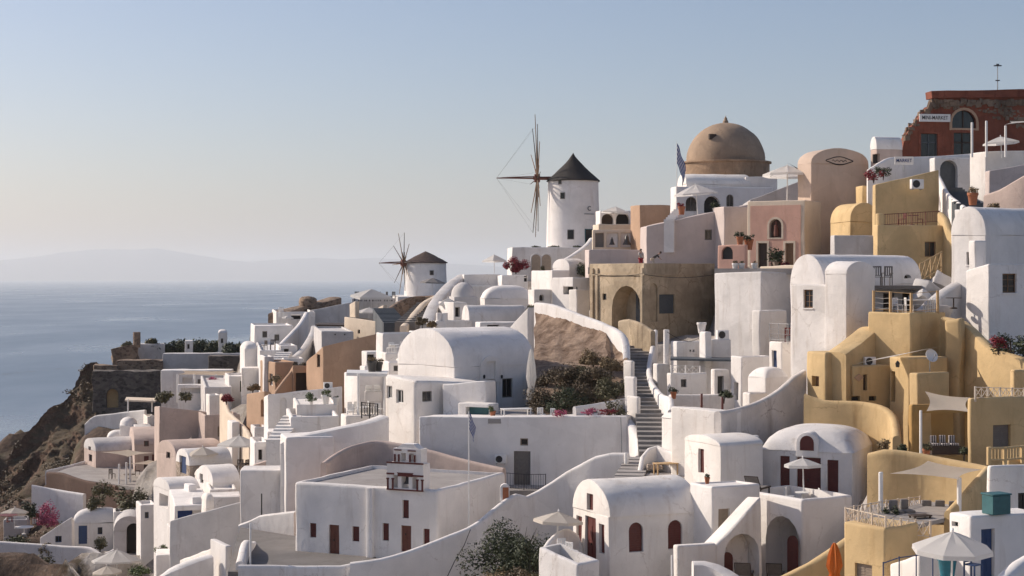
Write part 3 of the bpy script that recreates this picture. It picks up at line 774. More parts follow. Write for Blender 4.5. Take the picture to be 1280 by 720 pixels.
bm = bmesh.new(); prism(bm, [(yb(.74),zc+1.02),(yb(.28),zc+1.02),(yb(.34),zc+.82),(yb(.68),zc+.82)], 'x', x0-.03, x0+.03); obj('bell_yoke', bm, 'red', bf, smooth=False)
slab('chapel_forecourt', None, None, [(285,90),(470,90),(470,97.5),(300,106)], 697, 94.5, .5, 'darkfloor', 'structure')
run('forecourt_wall', 'straight white wall closing the chapel forecourt along its front', 'wall', [(298,706,90),(330,706,90),(380,707,90),(425,707,90),(440,704,90)], .35, 2.5, 'white_b', smooth=False)
run('forecourt_side_wall', 'thick white scalloped wall with pale post beside the chapel forecourt', 'wall', [(300,702,90.5),(304,685,93),(308,675,96),(313,678,98),(318,676,101)], .5, 2.2)
post('slim white post standing on the scalloped forecourt wall', 313, 654, 705, 91, .05)
run('sweeping_wall', 'long white wall sweeping up from the chapel forecourt to the staircase', 'wall', [(438,703,89.5),(475,698,89.5),(505,690,90),(530,681,90.5),(560,669,91),(584,659,91.5),(602,648,92),(616,636,92.5),(632,624,93.2),(645,617,94),(658,620,94.6),(672,613,95),(690,602,95.2),(708,590,95),(726,580,94.6),(745,570,94.2),(765,566,94),(782,566,93.8)], .42, 7)
bm = bmesh.new(); prism(bm, archpoly(-.28,.28,0,1.0,'a'), 'y', -.2, .2); soft(bm,.04,2); o = obj('gate_pier', bm, 'white'); o.location = W(631,626,93.6); tag(o, 'small white pier with terracotta face on the sweeping wall', 'pier')
bm = bmesh.new(); bx(bm, -.17,.17,-.03,0,.03,.8); q = obj('tile_panel', bm, 'terracottapot', o, loc=(0.05,-.203,0))
# flag pole
l = W(586, 657, 93.8); fp = root('flagpole', 'tall slim white flagpole with a hanging blue and white flag', 'flagpole', l, 0)
hp = (657-514)*93.8/F
bm = bmesh.new(); tube(bm, [(0,0,-1),(0,0,hp)], .045, 8, .03); obj('pole', bm, 'whitepaint', fp)
def greek_flag(parent, z, wid, hei, seed=0):
    """limp flag: the fly falls beside the pole, so the nine stripes run steeply down"""
    for name, mat, ks in (('white_stripe','whitecloth',(1,3,5,7)), ('blue_stripe','flagblue',(0,2,4,6,8))):
        bm = bmesh.new()
        for k in ks:
            rows = []
            for i in range(15):
                t = i/14
                for a in ((k+(.12 if name[0]=='w' else -.12))/9, (k+1-(.12 if name[0]=='w' else -.12))/9):
                    x = .04+wid*.30*t**.8*(1-.25*a)+.03*wid*math.sin(t*8+a*3+seed)*t; y = -.035*wid*math.sin(t*10+a*6+seed)*t**.6
                    rows.append(bm.verts.new((x, y, z-hei*a*(1-.18*t)-wid*.80*t)))
            for i in range(14): bm.faces.new((rows[2*i], rows[2*i+1], rows[2*i+3], rows[2*i+2]))
        obj(name, bm, mat, parent)
    bm = bmesh.new(); h = hei*5/9
    for i in range(4):
        pass
    bm.free()
greek_flag(fp, hp-.08, 1.15, .95, .6)
# retaining walls left of the chapel
run('retaining_wall', 'broad white retaining wall curving above the chapel roof', 'wall', [(352,552,110),(362,546,110),(385,541,110),(410,536,110.5),(440,530,111),(462,525,112),(478,519,113)], 1.2, 6)
bld('retaining_block', 'plain white block below the broad retaining wall', 'wall', (300,111), 5, 362, 296, 588, 6.5, 'plain', 'white_b', bev=.15)
bld('retaining_corner', 'tall white corner of the retaining wall beside the chapel', 'wall', (357,108.5), 14, 418, 350, 547, 8, 'plain', 'white', bev=.15)
run('concave_wall', 'concave tan-shaded wall wrapping behind the chapel roof', 'wall', [(404,578,103),(418,568,104.5),(440,557,106.4),(470,551,107.6),(500,554,107),(540,563,106),(585,575,104.4),(630,585,102.8)], .4, 3.2, 'pinkwhite')
post('street lamp pole on the blank retaining wall', 327, 617, 646, 108.3, .045, 'blackmetal', 'street_lamp', 'lamp')
bld('big_blank_wall', 'large blank white wall stepping down to the chapel forecourt', 'wall', (212,118), 4, 306, 206, (652,651,626), 6, 'plain', 'white_b', bev=.14)
bld('sloped_stair_block', 'white block with sloping top in the lower alley', 'wall', (266,104), 24, 287, 225, (700,684,682), 2.6, 'plain', 'white')
run('alley_parapet', 'wavy white parapet around an arched vent at the bottom edge', 'parapet', [(188,728,100),(212,712,100),(235,702,101),(262,693,102)], 1.0, 2.6)
bld('alley_cube', 'white cube with a small round vent in the lower alley', 'wall', (282,101), 30, 290, 262, 682, 3, 'plain', 'white')
# ================================================================== MIDDLE: big vault house, terrace
b = bld('great_vaulted_house', 'largest white vaulted house with a bright half-round gable and dark glazed door', HW, (568,118), 38, 668, 497, 459, 4.6, 'vx', 'white', rise=2.75, ops=[
    ('F','d',606,474,621,505,'r','greywood'), ('F','w',628,473,641,497,'r','greywood'), ('F','w',606,453,620,473,'r','wood')])
t, z = b.F(613,447)
bm = bmesh.new(); prism(bm, archpoly(t-1.0,t+1.0,b.h-1.2,b.h+.75,'a',12), 'y', -.1, 1.6); soft(bm,.05,2); h_ = obj('door_surround', bm, 'white', b.root)
c = bmesh.new(); prism(c, [(t-.42,-2),(t+.42,-2),(t+.42,b.h+.32),(t-.42,b.h+.32)], 'y', -1, .1); bmesh.ops.recalc_face_normals(c, faces=c.faces[:]); JOBS.append((h_, [c]))
for px in (604,626):
    t, z = b.F(px, 473); bm = bmesh.new(); lathe(bm, [(0,0),(.07,0),(.1,.2),(.06,.26),(0,.28)], 8); obj('wall_lamp', bm, 'blackmetal', b.root, loc=(t,-.12,z))
bld('lower_vault_block', 'white two-window block stepping out below the great half-round gable', HW, (519,113), 36, 607, 481, (468,476,478), 8.5, 'plain', 'white', bev=.3, ops=[
    ('L','w',483,482,490,498,'r','whitepaint'), ('L','w',495,487,504,504,'r','whitepaint'), ('F','w',528,489,540,502,'r','greywood')])
bld('terrace_shed', 'small white shed roof with lit side beside the dark terrace door', 'shed', (607,112), 62, (1.5,), 553, (480,476,476), 3, 'plain', 'white')
bld('garden_kiosk', 'white box with an olive-framed window at the terrace corner', 'shed', (612,110.5), 62, (1.4,), 572, 505, 2.5, 'plain', 'white', ops=[('L','h',582,509,611,521,'r','teal',.5)])
b = bld('long_terrace_wall', 'long white terrace wall with a grey door, square vent and air conditioner', 'wall', (784,105.5), 80, (7,), 524, (521,520,516), 7.5, 'plain', 'white', bev=.12, ops=[
    ('L','d',642,564,663,607,'r','greywood'), ('L','w',650,548,660,557,'r','shutter')])
slab('terrace_floor', None, None, [(610,107),(780,106.3),(785,113),(610,116)], 522, 108, .3, 'floor', 'structure')
aircon('white air conditioner on the long terrace wall beside the grey door', 626, 579, 106.6, -.17, .9)
railing('iron_railing', 'dark iron balcony railing below the grey door', [(631,591,104.2),(655,593,104.2),(682,593,104.6)], 1.05, 'blackmetal', 'bars', .02, .025)
slab('balcony_floor', None, None, [(628,103.8),(684,104),(684,107),(628,107)], 613, 104, .3, 'floor', 'structure')
closed_umbrella('tall white folded parasol on the terrace by the dry bushes', 664, 436, 113, 512, .30, 'canvaswhite')
table('white terrace table beside the tall folded parasol', 645, 522, 109, square=(2.0,.8), h=.62)
chair('white chair beyond the folded parasol, against the low bushes', 677, 526, 109, .5); chair('white chair at the flower bed end of the terrace', 690, 527, 109, -.5); 
run('flowerbed_wall', 'low white wall edging the flower bed on the terrace', 'wall', [(718,508,108),(735,506,109),(752,503,110),(768,500,111),(782,497,112)], .3, 1.2)
for i,(px,py,mm,lb) in enumerate(((700,518,'leaf_pink','pink flower clump by the low wall of the terrace'),(735,516,'leaf_pink','pink flower clump midway along the flower bed'),(762,517,'leaf_red','red geranium clump at the flower bed corner'))):
    bush(lb, px, py, 106.5, .55, mm, 300, .07, 20+i, (1.5,1,.6), 'flower_clump', 'flowers', 'flowers in the terrace bed')
bush('green shrub above the flower bed by the stepped pillars', 770, 517, 107, .9, 'leaf_olive', 600, .08, 30)
# earth bank
run('bank_top_wall', 'curving white wall along the top of the bare earth bank', 'wall', [(671,378,136),(690,380,134),(708,386,132),(728,394,130),(748,401,128),(766,409,126),(778,417,124),(783,430,123),(783,447,122)], .55, 1.3)
bk = bmesh.new(); g = []
rnd = random.Random(4)
for j in range(15):
    row = []
    for i in range(25):
        px = 668+118*i/24; top = 385+ (px-671)*.31 + (8 if px > 760 else 0); t = j/14
        d = (136-12*(px-671)/112)*(1-t)+110*t if t < .999 else 110
        py = top*(1-t**.8)+516*t**.8
        p = W(px, py, d); p += noise.noise_vector(p*.45)*.28+noise.noise_vector(p*1.9)*.13+noise.noise_vector(p*4)*.05; row.append(bk.verts.new(p))
    g.append(row)
for j in range(14):
    for i in range(24): bk.faces.new((g[j][i], g[j+1][i], g[j+1][i+1], g[j][i+1]))
ob = obj('earth_bank', bk, None); tag(ob, kind='structure')
m, nt, bs = nodes('earth'); gg = N(nt,'ShaderNodeNewGeometry'); mp = N(nt,'ShaderNodeMapping'); mp.inputs['Scale'].default_value=(1.3,1.3,.4); nt.links.new(gg.outputs['Position'], mp.inputs[0])
n1 = N(nt,'ShaderNodeTexNoise',Scale=.8,Detail=8.0,Roughness=.65); nt.links.new(mp.outputs[0], n1.inputs['Vector'])
rm = ramp(nt,.32,.68,(.10,.055,.032,1),(.40,.29,.21,1)); nt.links.new(n1.outputs['Fac'], rm.inputs[0]); nt.links.new(rm.outputs[0], bs.inputs['Base Color']); bs.inputs['Roughness'].default_value=1
bp = N(nt,'ShaderNodeBump',Strength=1.0,Distance=.3); nt.links.new(n1.outputs['Fac'], bp.inputs['Height']); nt.links.new(bp.outputs[0], bs.inputs['Normal']); M['earth']=m; ob.data.materials.append(m)
for i,(px,py,d,sz,mt,lb) in enumerate(((686,478,118,1.5,'leaf_brown','brown shrub on the earth bank behind the folded parasol'),(684,508,112,1.9,'leaf_brown','dark shrub at the shaded foot of the earth bank by the folded parasol'),(706,508,111.5,2.0,'leaf_dark','broad dark shrub at the foot of the bank behind the white chairs'),
    (732,503,112,1.8,'leaf_brown','brown shrub behind the flower bed wall'),(752,480,115,1.7,'leaf_brown','brown brush midway up the bank near the stepped blocks'),(742,452,120,1.2,'leaf_dry','dry straw brush high on the bare earth bank'),(770,492,112,1.4,'leaf_olive','olive shrub tucked against the stepped blocks'),(712,478,116,1.7,'leaf_brown','brown scrub just above the dark shrubs of the bank'),(735,475,117,1.5,'leaf_olive','olive scrub in the middle of the earth bank'),(764,460,118,1.0,'leaf_dry','dry straw tuft under the curving bank wall'))):
    bush(lb, px, py, d, sz, mt, 2600, .085, 40+i, (1.15,1,.85))
# stepped pillars and staircase
for i,(B,a,tp,lb) in enumerate((((790,113),779,451,'uppermost'),((793,110),780,471,'middle'),((797,107.5),783,496,'lowest'))):
    bld('stepped_pillar', lb+' of three white stepped blocks beside the long staircase', 'pillar', B, 38, (.32,), a, tp, 4.5, 'plain', 'white', group='stepped blocks beside the staircase', bev=.14)
run('stair_foot_wall', 'white wall sloping down beside the foot of the long staircase', 'wall', [(783,521,108),(790,530,105.5),(797,543,103),(801,555,100.5),(799,569,98.5)], .6, 3)
stairs('stone_staircase', 'long grey stone staircase climbing between white walls', (817,568,97), (799,428,134), 1.75, 30, 'slate_step')
run('stair_side_wall', 'white wall following the outer edge of the long staircase', 'wall', [(819,412,134),(816,432,129),(812,452,124),(812,468,119),(818,482,114),(828,493,109),(838,497,105),(839,512,102)], .4, 3.2)
stairs('lower_steps', 'short flight of steps below the landing by the sweeping wall', (784,600,88), (800,571,96), 1.6, 7, 'floor')
post('white gate post at the top of the short lower steps', 783, 566, 590, 93.4, .12)
# houses right of the staircase
bld('vent_house', 'white flat-roofed house with twin tiny vents above the staircase', HW, (846,118), 20, 885, 838, 427, 3, 'flat', 'white', par=.2, ops=[('F','h',862,437,864,440,'r','painted_void',.2),('F','h',866,437,868,440,'r','painted_void',.2)])
post('tall white chimney post beside the vent house', 833, 412, 458, 119, .22, 'white', 'chimney', 'chimney')
bld('balcony_house', 'white house under the white lattice balcony with one dark window', HW, (838,112), 15, 884, 833, 467, 3.5, 'flat', 'white', par=.1, ops=[('F','w',851,474,858,484,'r','greywood')])
railing('lattice_balustrade', 'white lattice balustrade on the balcony beside the staircase', [(839,457,112),(857,457,112.6),(875,458,113.2)], .6, 'whitepaint', 'cross', .022, .05, 'balustrade')
slab('flat_canopy', 'long thin dark flat canopy above the lattice balcony', 'canopy', [(838,115),(936,113),(936,116),(838,118)], 449, 114, .14, 'slate', None, False)
bld('chimney_block', 'white block with a little white vase on top', 'pillar', (882,116), 20, 890, 874, 415, 4, 'plain', 'white')
pot('white stone vase on the block beside the vent house', 877, 416, 117, .75, 'white')
bld('ac_plinth', 'white plinth carrying an air conditioner below the blank wall', 'wall', (889,117), 15, 914, 884, 424, 4.6, 'plain', 'white_b')
aircon('white air conditioner on the plinth below the blank wall', 903, 424, 117.6, .26, 1.05)
bld('courtyard_wall', 'white courtyard wall with maroon gate posts beside the lattice balcony house', 'wall', (840,108), 10, 922, 836, 494, 3, 'plain', 'white_b')
for px, lb in ((877,'maroon gate post nearer the lattice balcony house'),(903,'maroon gate post nearer the narrow blue doorway')): post(lb, px, 492, 514, 107.4, .08, 'red', 'gate_post', 'gate post', 'maroon gate posts')
W1 = bld('high_white_wall', 'high blank white wall crossed by a diagonal shadow under the pink chapel', 'wall', (952,130), 40, 994, 893, (342,339,342), 9.5, 'plain', 'white', bev=.12)
bld('white_cube_house', 'white flat-roofed cube with bright side below the high blank wall', HW, (927,108), 28, 964, 913, 446, 4.6, 'flat', 'white', par=.18, ops=[('L','h',917,478,923,500,'r','painted_void',.6)])
bld('blue_slot_house', 'white tower-like house with a narrow dark blue doorway', HW, (977,104), 28, 1014, 961, 428, 5, 'flat', 'white', par=.1, ops=[('L','d',965,438,971,468,'r','blue')])
bld('rounded_bastion', 'rounded white bastion below the tower with the narrow blue doorway', 'wall', (957,99), 30, 985, 935, 472, 4, 'pillow', 'white', rise=.6)
railing('terrace_railing', 'thin metal railing around the red chairs', [(962,404,105.5),(985,405,103.5),(1010,406,105)], 1.15, 'greymetal', 'wires', .018, .022)
chair('red wooden chair nearer the railing corner', 986, 429, 104.6, 2.9, 'redframe', 1.15); chair('red wooden chair nearer the white gable', 998, 429, 105, 3.3, 'redframe', 1.15)
bld('step_wall', 'low white stepped wall behind the red chairs', 'wall', (950,124), 40, 984, 940, 388, 4, 'plain', 'white')
# ================================================================== CHAPEL with barrel roof, right
bld('barrel_house', 'white barrel-roofed house with an egg-shaped bright gable', HW, (1030,99.6), 40, 1152, 988, 355, 4.5, 'vx', 'white', rise=1.85, roofcol='white', ops=[('F','h',1130,343,1139,348,'a','painted_void',.3)])
bld('gable_front_block', 'white front block with two small brown windows below the egg-shaped gable', HW, (1053,96), 40, 1093, 988.5, 356, 4.2, 'plain', 'white', ops=[('L','w',1004,362,1016,385,'r','wood'), ('L','w',1034,371,1041,388,'r','wood')])
bld('round_top_wall', 'grey-shaded round-topped wall beside the two grey balcony chairs', 'wall', (1058,95.4), 40, 1094, (1.6,), 342, 3, 'vy', 'white', rise=.75)
bld('roof_step', 'low white step with a slotted parapet on the gable front block', 'wall', (1050,96.4), 40, (1.2,), 1032, 340, 1, 'plain', 'white', ops=[('L','h',1034,342,1047,346,'r','white_b',.2)])
slab('balcony_deck', 'thin timber balcony deck behind the roped posts', 'balcony', [(1092,98.6),(1152,99.4),(1152,105),(1092,102)], 357, 100, .22, 'greywood', None, False)
chair('grey balcony chair nearer the round-topped wall', 1096, 357, 100, 3.0, 'greywood', 1.2, arms=True, hback=1.0); chair('grey balcony chair farther from the round-topped wall', 1109, 357, 100.3, 3.2, 'greywood', 1.2, arms=True, hback=1.0)
bld('balcony_back_wall', 'shaded wall with dark openings under the timber balcony', 'wall', (1091,101), 8, 1152, (1.0,), 361, 3, 'plain', 'white_b', ops=[('F','h',1104,366,1118,392,'r','darkwood',.5),('F','h',1128,366,1141,392,'r','darkwood',.5)])
railing('rope_railing', 'roped railing of five pale timber posts on the ochre terrace', [(1092,364,93.6),(1113,365,92.9),(1139,367,92.2),(1172,364,93.6)], 1.15, 'palewood', 'wires', .018, .085, postevery=9, fill='whitepaint')
table('white table behind the roped timber posts', 1150, 390, 94.5, square=(1.6,.8), h=.72)
chair('white chair at the roped posts, nearer the brown post', 1136, 391, 94, 1.6); chair('white chair at the roped posts beside the white table', 1160, 391, 95, -1.5); chair('white chair behind the roped posts on the window side', 1122, 391, 95, .6)
# ================================================================== OCHRE COMPLEX
bld('ochre_block_house', 'tall ochre block with a lit face under the roped railing', HW, (1138,91.5), 44, 1182, 1085, 391, 6.5, 'flat', 'ochre', par=.1, rim=.15)
run('ochre_buttress', 'sloping ochre buttress descending from the tall ochre block', 'wall', [(1044,440,91.8),(1056,432,92.4),(1070,421,93.2),(1086,408,94)], 1.5, 5, 'ochre')
bld('ochre_cube', 'ochre cube with a small square niche and rounded edges', HW, (1032,91.8), 26, 1070, 1008, 441, 5.2, 'plain', 'ochre', bev=.14, ops=[('L','h',1015,470,1024,483,'r','wood',.3)])
b = bld('ochre_courtyard_house', 'shaded ochre courtyard wall with a diamond emblem and a slit doorway', HW, (1066,91.3), 12, 1118, (3,), 457, 3.6, 'plain', 'ochre', ops=[('F','h',1079,468,1084,488,'r','darkwood',.25),('F','h',1066,495,1075,501,'r','painted_void',.25),('F','h',1086,495,1095,501,'r','painted_void',.25)])
t, z = b.F(1073.5,472); bm = bmesh.new(); prism(bm, [(t-.28,z),(t,z-.22),(t+.28,z),(t,z+.22)], 'y', -.04, .05); bmesh.ops.inset_region(bm, faces=[f for f in bm.faces if abs(f.normal.y) > .9], thickness=.09, depth=-.03); obj('emblem', bm, 'tan', b.root, smooth=False)
run('ochre_round_wall', 'curved ochre wall with a rounded end bordering the white pillow roof', 'wall', [(1006,492,91),(1030,500,90.5),(1055,501,90.1),(1080,502,89.6),(1100,506,88.8),(1113,514,87.8),(1119,526,86.6),(1121,545,85.4)], .45, 3.2, 'ochre')
bld('ochre_door_pier', 'ochre pier with a dark doorway and a wall lantern', HW, (1136,89.5), 20, 1186, 1112, 447, 6, 'plain', 'ochre', ops=[('L','h',1114,464,1119,502,'r','darkwood',.5)])
bm = bmesh.new(); lathe(bm, [(0,0),(.09,0),(.13,.22),(.02,.36),(0,.36)], 8); o = obj('wall_lantern', bm, 'bronze'); o.location = W(1122,459,89); tag(o, 'small bronze wall lantern on the ochre pier', 'lantern')
bld('ochre_step_box', 'small ochre box with one bright side below the satellite dish', HW, (1147,86.5), 26, 1187, 1136, 466, 4.5, 'flat', 'ochre', par=.1)
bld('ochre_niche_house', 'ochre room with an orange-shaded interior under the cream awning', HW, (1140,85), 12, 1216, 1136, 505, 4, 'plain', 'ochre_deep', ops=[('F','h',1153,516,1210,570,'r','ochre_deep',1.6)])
l = W(1163,455,89); dsh = root('satellite_dish', 'round white satellite dish on the ochre pier roof', 'satellite dish', l, .35)
bm = bmesh.new(); lathe(bm, [(0,.0),(.15,.02),(.28,.07),(.37,.13),(.37,.15),(.27,.09),(.14,.04),(0,.025)], 22); bmesh.ops.rotate(bm, verts=bm.verts[:], cent=(0,0,0), matrix=Matrix.Rotation(math.radians(68),3,'X')); obj('dish', bm, 'whitepaint', dsh, loc=(0,0,.42))
bm = bmesh.new(); tube(bm, [(0,.05,-.5),(0,.05,.4)], .03); obj('mast', bm, 'greymetal', dsh); bm = bmesh.new(); tube(bm, [(0,-.1,.1),(0,-.45,.5)], .015); bx(bm,-.04,.04,-.5,-.42,.46,.54); obj('feed_arm', bm, 'greymetal', dsh)
run('ochre_ridge_wall', 'high jagged ochre wall dropping toward the edge of the picture', 'wall', [(1180,396,93),(1192,398,92.4),(1205,401,91.6),(1217,410,91),(1230,424,90),(1242,435,89),(1262,441,88),(1295,452,86.5)], .6, 8, 'ochre')
bld('ochre_jagged_pier', 'lit ochre pier with a chipped edge at the end of the high ochre wall', 'pillar', (1200,90.6), 48, (.8,), 1180, (400,398,398), 4, 'plain', 'ochre', bev=.2, wob=.16)
bld('ochre_lattice_house', 'plain ochre house with a brown shutter below the white lattice rail', HW, (1214,72), 20, 1305, 1209, 498, 4, 'flat', 'ochre', par=.08, ops=[('F','s',1241,531,1263,559,'r','greywood')])
railing('white_lattice_rail', 'white crossed lattice railing on the ochre house with brown shutter', [(1219,484,72),(1250,485,73),(1295,486,74.4)], .5, 'canvas', 'cross', .022, .05, 'balustrade', postevery=.9)
bld('ochre_roof_hut', 'small pale ochre hut beyond the white lattice rail', 'shed', (1268,77), 20, 1300, 1262, 463, 2, 'plain', 'ochre', roofcol='ochre')
sail('shade_awning', 'cream rectangular awning over the orange-shaded room', [(1156,489,86),(1213,497,83.4),(1212,515,80.6),(1158,514,82.4)])
sail('shade_sail', 'long narrow white sail stretched across the ochre courtyard', [(1068,455,90.2),(1180,432,91),(1102,447,88.6)], 'canvaswhite', sag=.1)
aircon('pale air conditioner behind the narrow white sail', 1087, 457, 92.2, .2, .8)
post('white awning post in front of the striped bench', 1151, 513, 568, 81.5, .07)
bench_set('striped bench under the cream awning', 1165, 566, 83.6, 1.5, .6, .35, .1, 'darkwood', cushions=3, ccol='stripedcloth', name='bench', cat='bench')
bush('dark potted greenery beside the striped bench', 1205, 566, 83, .4, 'leaf_dark', 300, .07, 61)
run('ochre_terrace_wall', 'long ochre terrace wall half in shadow behind the lattice deck', 'wall', [(1086,566,72),(1104,562,71.6),(1135,564,71.2),(1170,570,70.6),(1205,577,69.6),(1236,583,68.6)], .4, 3.4, 'ochre')
run('ochre_gable_wall', 'sloping ochre buttress wall lit to gold beside the lattice deck', 'wall', [(1186,638,62.5),(1200,622,63.4),(1217,602,64.6),(1234,583,66)], .35, 3, 'ochre')
sail('triangular_sail', 'peaked cream sail above the lattice deck', [(1112,592,65.5),(1160,576,66.4),(1229,587,65),(1198,599,62)], sag=.25)
post('thick pale post carrying the peaked cream sail', 1101, 590, 645, 64, .09); post('short pale post at the low corner of the peaked sail', 1199, 597, 634, 63, .09)
b = bld('ochre_deck_house', 'ochre house corner carrying the cream lattice deck', HW, (1107,58.5), 40, 1148, 1053, 660, 3.5, 'plain', 'ochre', ops=[('L','s',1068,705,1090,735,'r','shutter')])
slab('timber_deck', None, None, [(1057,60.9),(1107,59.0),(1180,62.3),(1188,66),(1150,67.5),(1090,66)], 657, 60.5, .15, 'floor', 'structure')
railing('cream_lattice_rail', 'cream crossed lattice railing around the lounge deck', [(1150,621,66.4),(1108,626,64.4),(1057,635,60.6),(1107,646,58.7),(1163,652,60.4)], .62, 'cream', 'cross', .02, .04, 'balustrade', postevery=.85)
bench_set('grey cushioned corner sofa on the lattice deck', 1150, 652, 65.2, 1.6, .7, .3, -.25, 'greywood', ccol='greycloth'); bench_set('low cushioned daybed along the back of the lattice deck', 1118, 652, 63.4, 1.0, .6, .28, .3, 'greywood', cushions=2, ccol='greycloth')
table('dark low table between the deck sofas', 1150, 655, 62.4, square=(.8,.5), h=.36, col='darkwood')
# white house with blue door, bottom right
bld('blue_door_house', 'white block with a deep blue door behind the large octagonal parasol', HW, (1213,56), 24, 1300, 1186, 646, 3.2, 'plain', 'white', ops=[('F','d',1226,661,1243,722,'r','blue'), ('L','h',1189,652,1197,658,'r','painted_void',.2)])
bld('corner_white_house', 'white house cut by the picture edge with a dark glazed window', HW, (1238,59.5), 18, 1310, 1233, 583, 3.4, 'plain', 'white', ops=[('F','w',1273,616,1292,652,'r','blackmetal')])
l = W(1245,642,56.6); r_ = root('storage_box', 'teal metal storage box on the blue-door house roof', 'box', l, .42)
bm = bmesh.new(); bx(bm,-.38,.4,-.3,.3,0,.66); soft(bm,.02,1,False); obj('casing', bm, 'teal', r_)
bm = bmesh.new(); bx(bm,-.41,.43,-.33,.33,.662,.72); soft(bm,.015,1,False); obj('lid', bm, 'teal', r_)
umbrella('large white octagonal parasol in front of the deep blue door', 1189, 662, 53, 1.3, h=2.3, sides=8, rot=.2, slope=.42)
railing('blue_railing', 'thin blue metal railing below the large octagonal parasol', [(1104,704,53.5),(1124,697,54.5),(1166,692,56)], .9, 'blue', 'none', .02, .022)
run('white_curb_wall', 'white rounded wall in the bottom corner under the blue-door house', 'wall', [(1244,728,51),(1258,714,51.5),(1272,702,52),(1296,688,53)], .5, 2)
bld('low_lit_wall', 'low white wall behind the blue railing', 'wall', (1150,56.2), 24, 1188, 1112, (706,692,690), 2, 'plain', 'white')
pot('large glossy blue-green urn under the octagonal parasol', 1184, 722, 54.5, .75, 'glassball')
chair('blue chair beside the deep blue door', 1216, 722, 54.2, .7, 'blue')
for i, px in enumerate((1242,1250,1258,1266,1274)): 
    pass
railing('ochre_balusters', 'row of stubby ochre balusters above the corner white house', [(1236,560,67.5),(1256,560,68),(1278,558,68.6),(1296,556,69)], .55, 'ochre', 'bars', .05, .1, 'balustrade')
bld('ochre_side_house', 'ochre house side rising behind the stubby balusters', HW, (1262,68.5), 20, 1305, 1257, 575, 3, 'plain', 'ochre')
# ================================================================== RIGHT UPPER
b = bld('edge_vaulted_house', 'white vaulted house with a lit blank gable at the picture edge', HW, (1232,99), 36, 1302, 1189, 293, 6.6, 'vx', 'white', rise=1.75, ops=[('L','w',1208,315,1213,331,'r','greywood')])
bld('edge_block_house', 'white shaded block with one square brown window', HW, (1236,92), 26, 1305, 1207, (338,329,329), 5, 'plain', 'white', ops=[('F','w',1253,342,1271,366,'r','wood')])
bld('square_chimney', 'square white chimney with a notched top on the vaulted edge house', 'chimney', (1219,95), 26, 1233, (.6,), 300, 2, 'plain', 'white_b')
bush('dark green bush with red flowers below the square brown window', 1264, 440, 88, 1.3, 'leaf_dark', 1300, .09, 71, (1.3,1,.9)); bush('red flowering shrub at the foot of the shaded block', 1248, 432, 87.4, .6, 'leaf_red', 400, .07, 72)
for i,(px,py,d,s_,lb) in enumerate(((1172,388,96,.8,'tumbled grey rubble stone beside the rope railing'),(1160,362,101,.9,'white rubble slab below the ochre lattice fence'),(1176,354,104,.9,'pale rubble boulder against the lit blank gable'),(1150,374,99,.7,'small rubble stone at the end of the barrel roof'))):
    bm = bmesh.new(); bx(bm,-s_,s_,-s_*.6,s_*.6,-s_*.5,s_*.45); soft(bm,.15,2,False); slice_up(bm,.5,(-s_,-s_,-s_),(s_,s_,s_)); wobble(bm,.25,i+5,.9); o = obj('rubble_stone', bm, 'grey_white'); o.location = W(px,py,d); o.rotation_euler = (.2*i,.3,.7*i); tag(o, lb, 'stone', 'rubble beside the barrel house')
run('sloping_rubble_wall', 'pale sloping wall climbing past the rubble to the lit gable', 'wall', [(1150,389,95.5),(1164,375,97),(1180,362,99),(1196,352,101)], .8, 2.5, 'grey_white')
railing('ochre_lattice_fence', 'small tilted ochre lattice fence above the rubble', [(1150,330,112),(1177,315,114)], 1.3, 'palewood', 'cross', .04, .06, 'fence')
table('dark stone table beside the square white pier', 1192, 385, 93.5, .45, .6, 'darkwood')
bld('ochre_rail_house', 'ochre house with a twin brown window and a rail on its roof', HW, (1097,120), 12, 1186, 1091, 281, 3.6, 'flat', 'ochre', par=.12, ops=[('F','w',1156,302,1170,321,'r','wood')])
run('ochre_scroll_wall', 'curled gold-lit end wall of the ochre house with rail', 'wall', [(1176,265,122),(1183,272,121),(1188,287,120),(1197,294,119.4),(1199,306,119)], .5, 3.5, 'ochre')
railing('rust_railing', 'rust-brown railing along the ochre house roof', [(1105,268,120.6),(1140,266,122),(1174,264,123.4)], .85, 'rust', 'bars', .03, .04)
post('square ochre pier at the start of the rust-brown railing', 1100, 267, 283, 120.6, .32, 'ochre', 'pier', 'pier')
table('small table with chairs behind the rust-brown railing', 1140, 281, 124, .5, col='redframe'); chair('brown chair at the table behind the rust-brown railing', 1150, 281, 124, 1.3, 'redframe'); chair('brown chair near the ochre pier on the rail roof', 1128, 281, 124, -1.3, 'redframe')
bld('ochre_slanted_house', 'shaded ochre house with a slanted roofline and an air conditioner', HW, (1094,133), 10, 1174, 1090, (232,231,212), 6, 'plain', 'ochre')
aircon('white air conditioner on the slanted ochre house', 1146, 236, 132.6, .17, 1.25)
bld('ochre_vault_hut', 'low ochre vaulted hut beside the beige house', HW, (1063,142), 14, 1098, (4,), 277, 4, 'vy', 'ochre', rise=1.7)
bld('grey_panel_wall', 'grey-white panelled wall under the ochre vaulted hut', 'wall', (1043,133), 6, 1097, (1.2,), 294, 4, 'plain', 'grey_white')
b = bld('beige_gable_house', 'beige round-gabled house bearing a dark scroll emblem', HW, (1014,150), 22, 1086, 997, 204, 6.5, 'vy', 'beige', rise=1.5)
t, z = b.F(1049,201)
bm = bmesh.new(); pts = []
for k in range(25):
    a = 2*PI*k/24; x = 1.25*math.cos(a); pts.append((t+x+(.25*math.copysign(abs(math.cos(a))**6, math.cos(a))), -.04, z+.28*math.sin(a)*(1-.35*math.cos(2*a))))
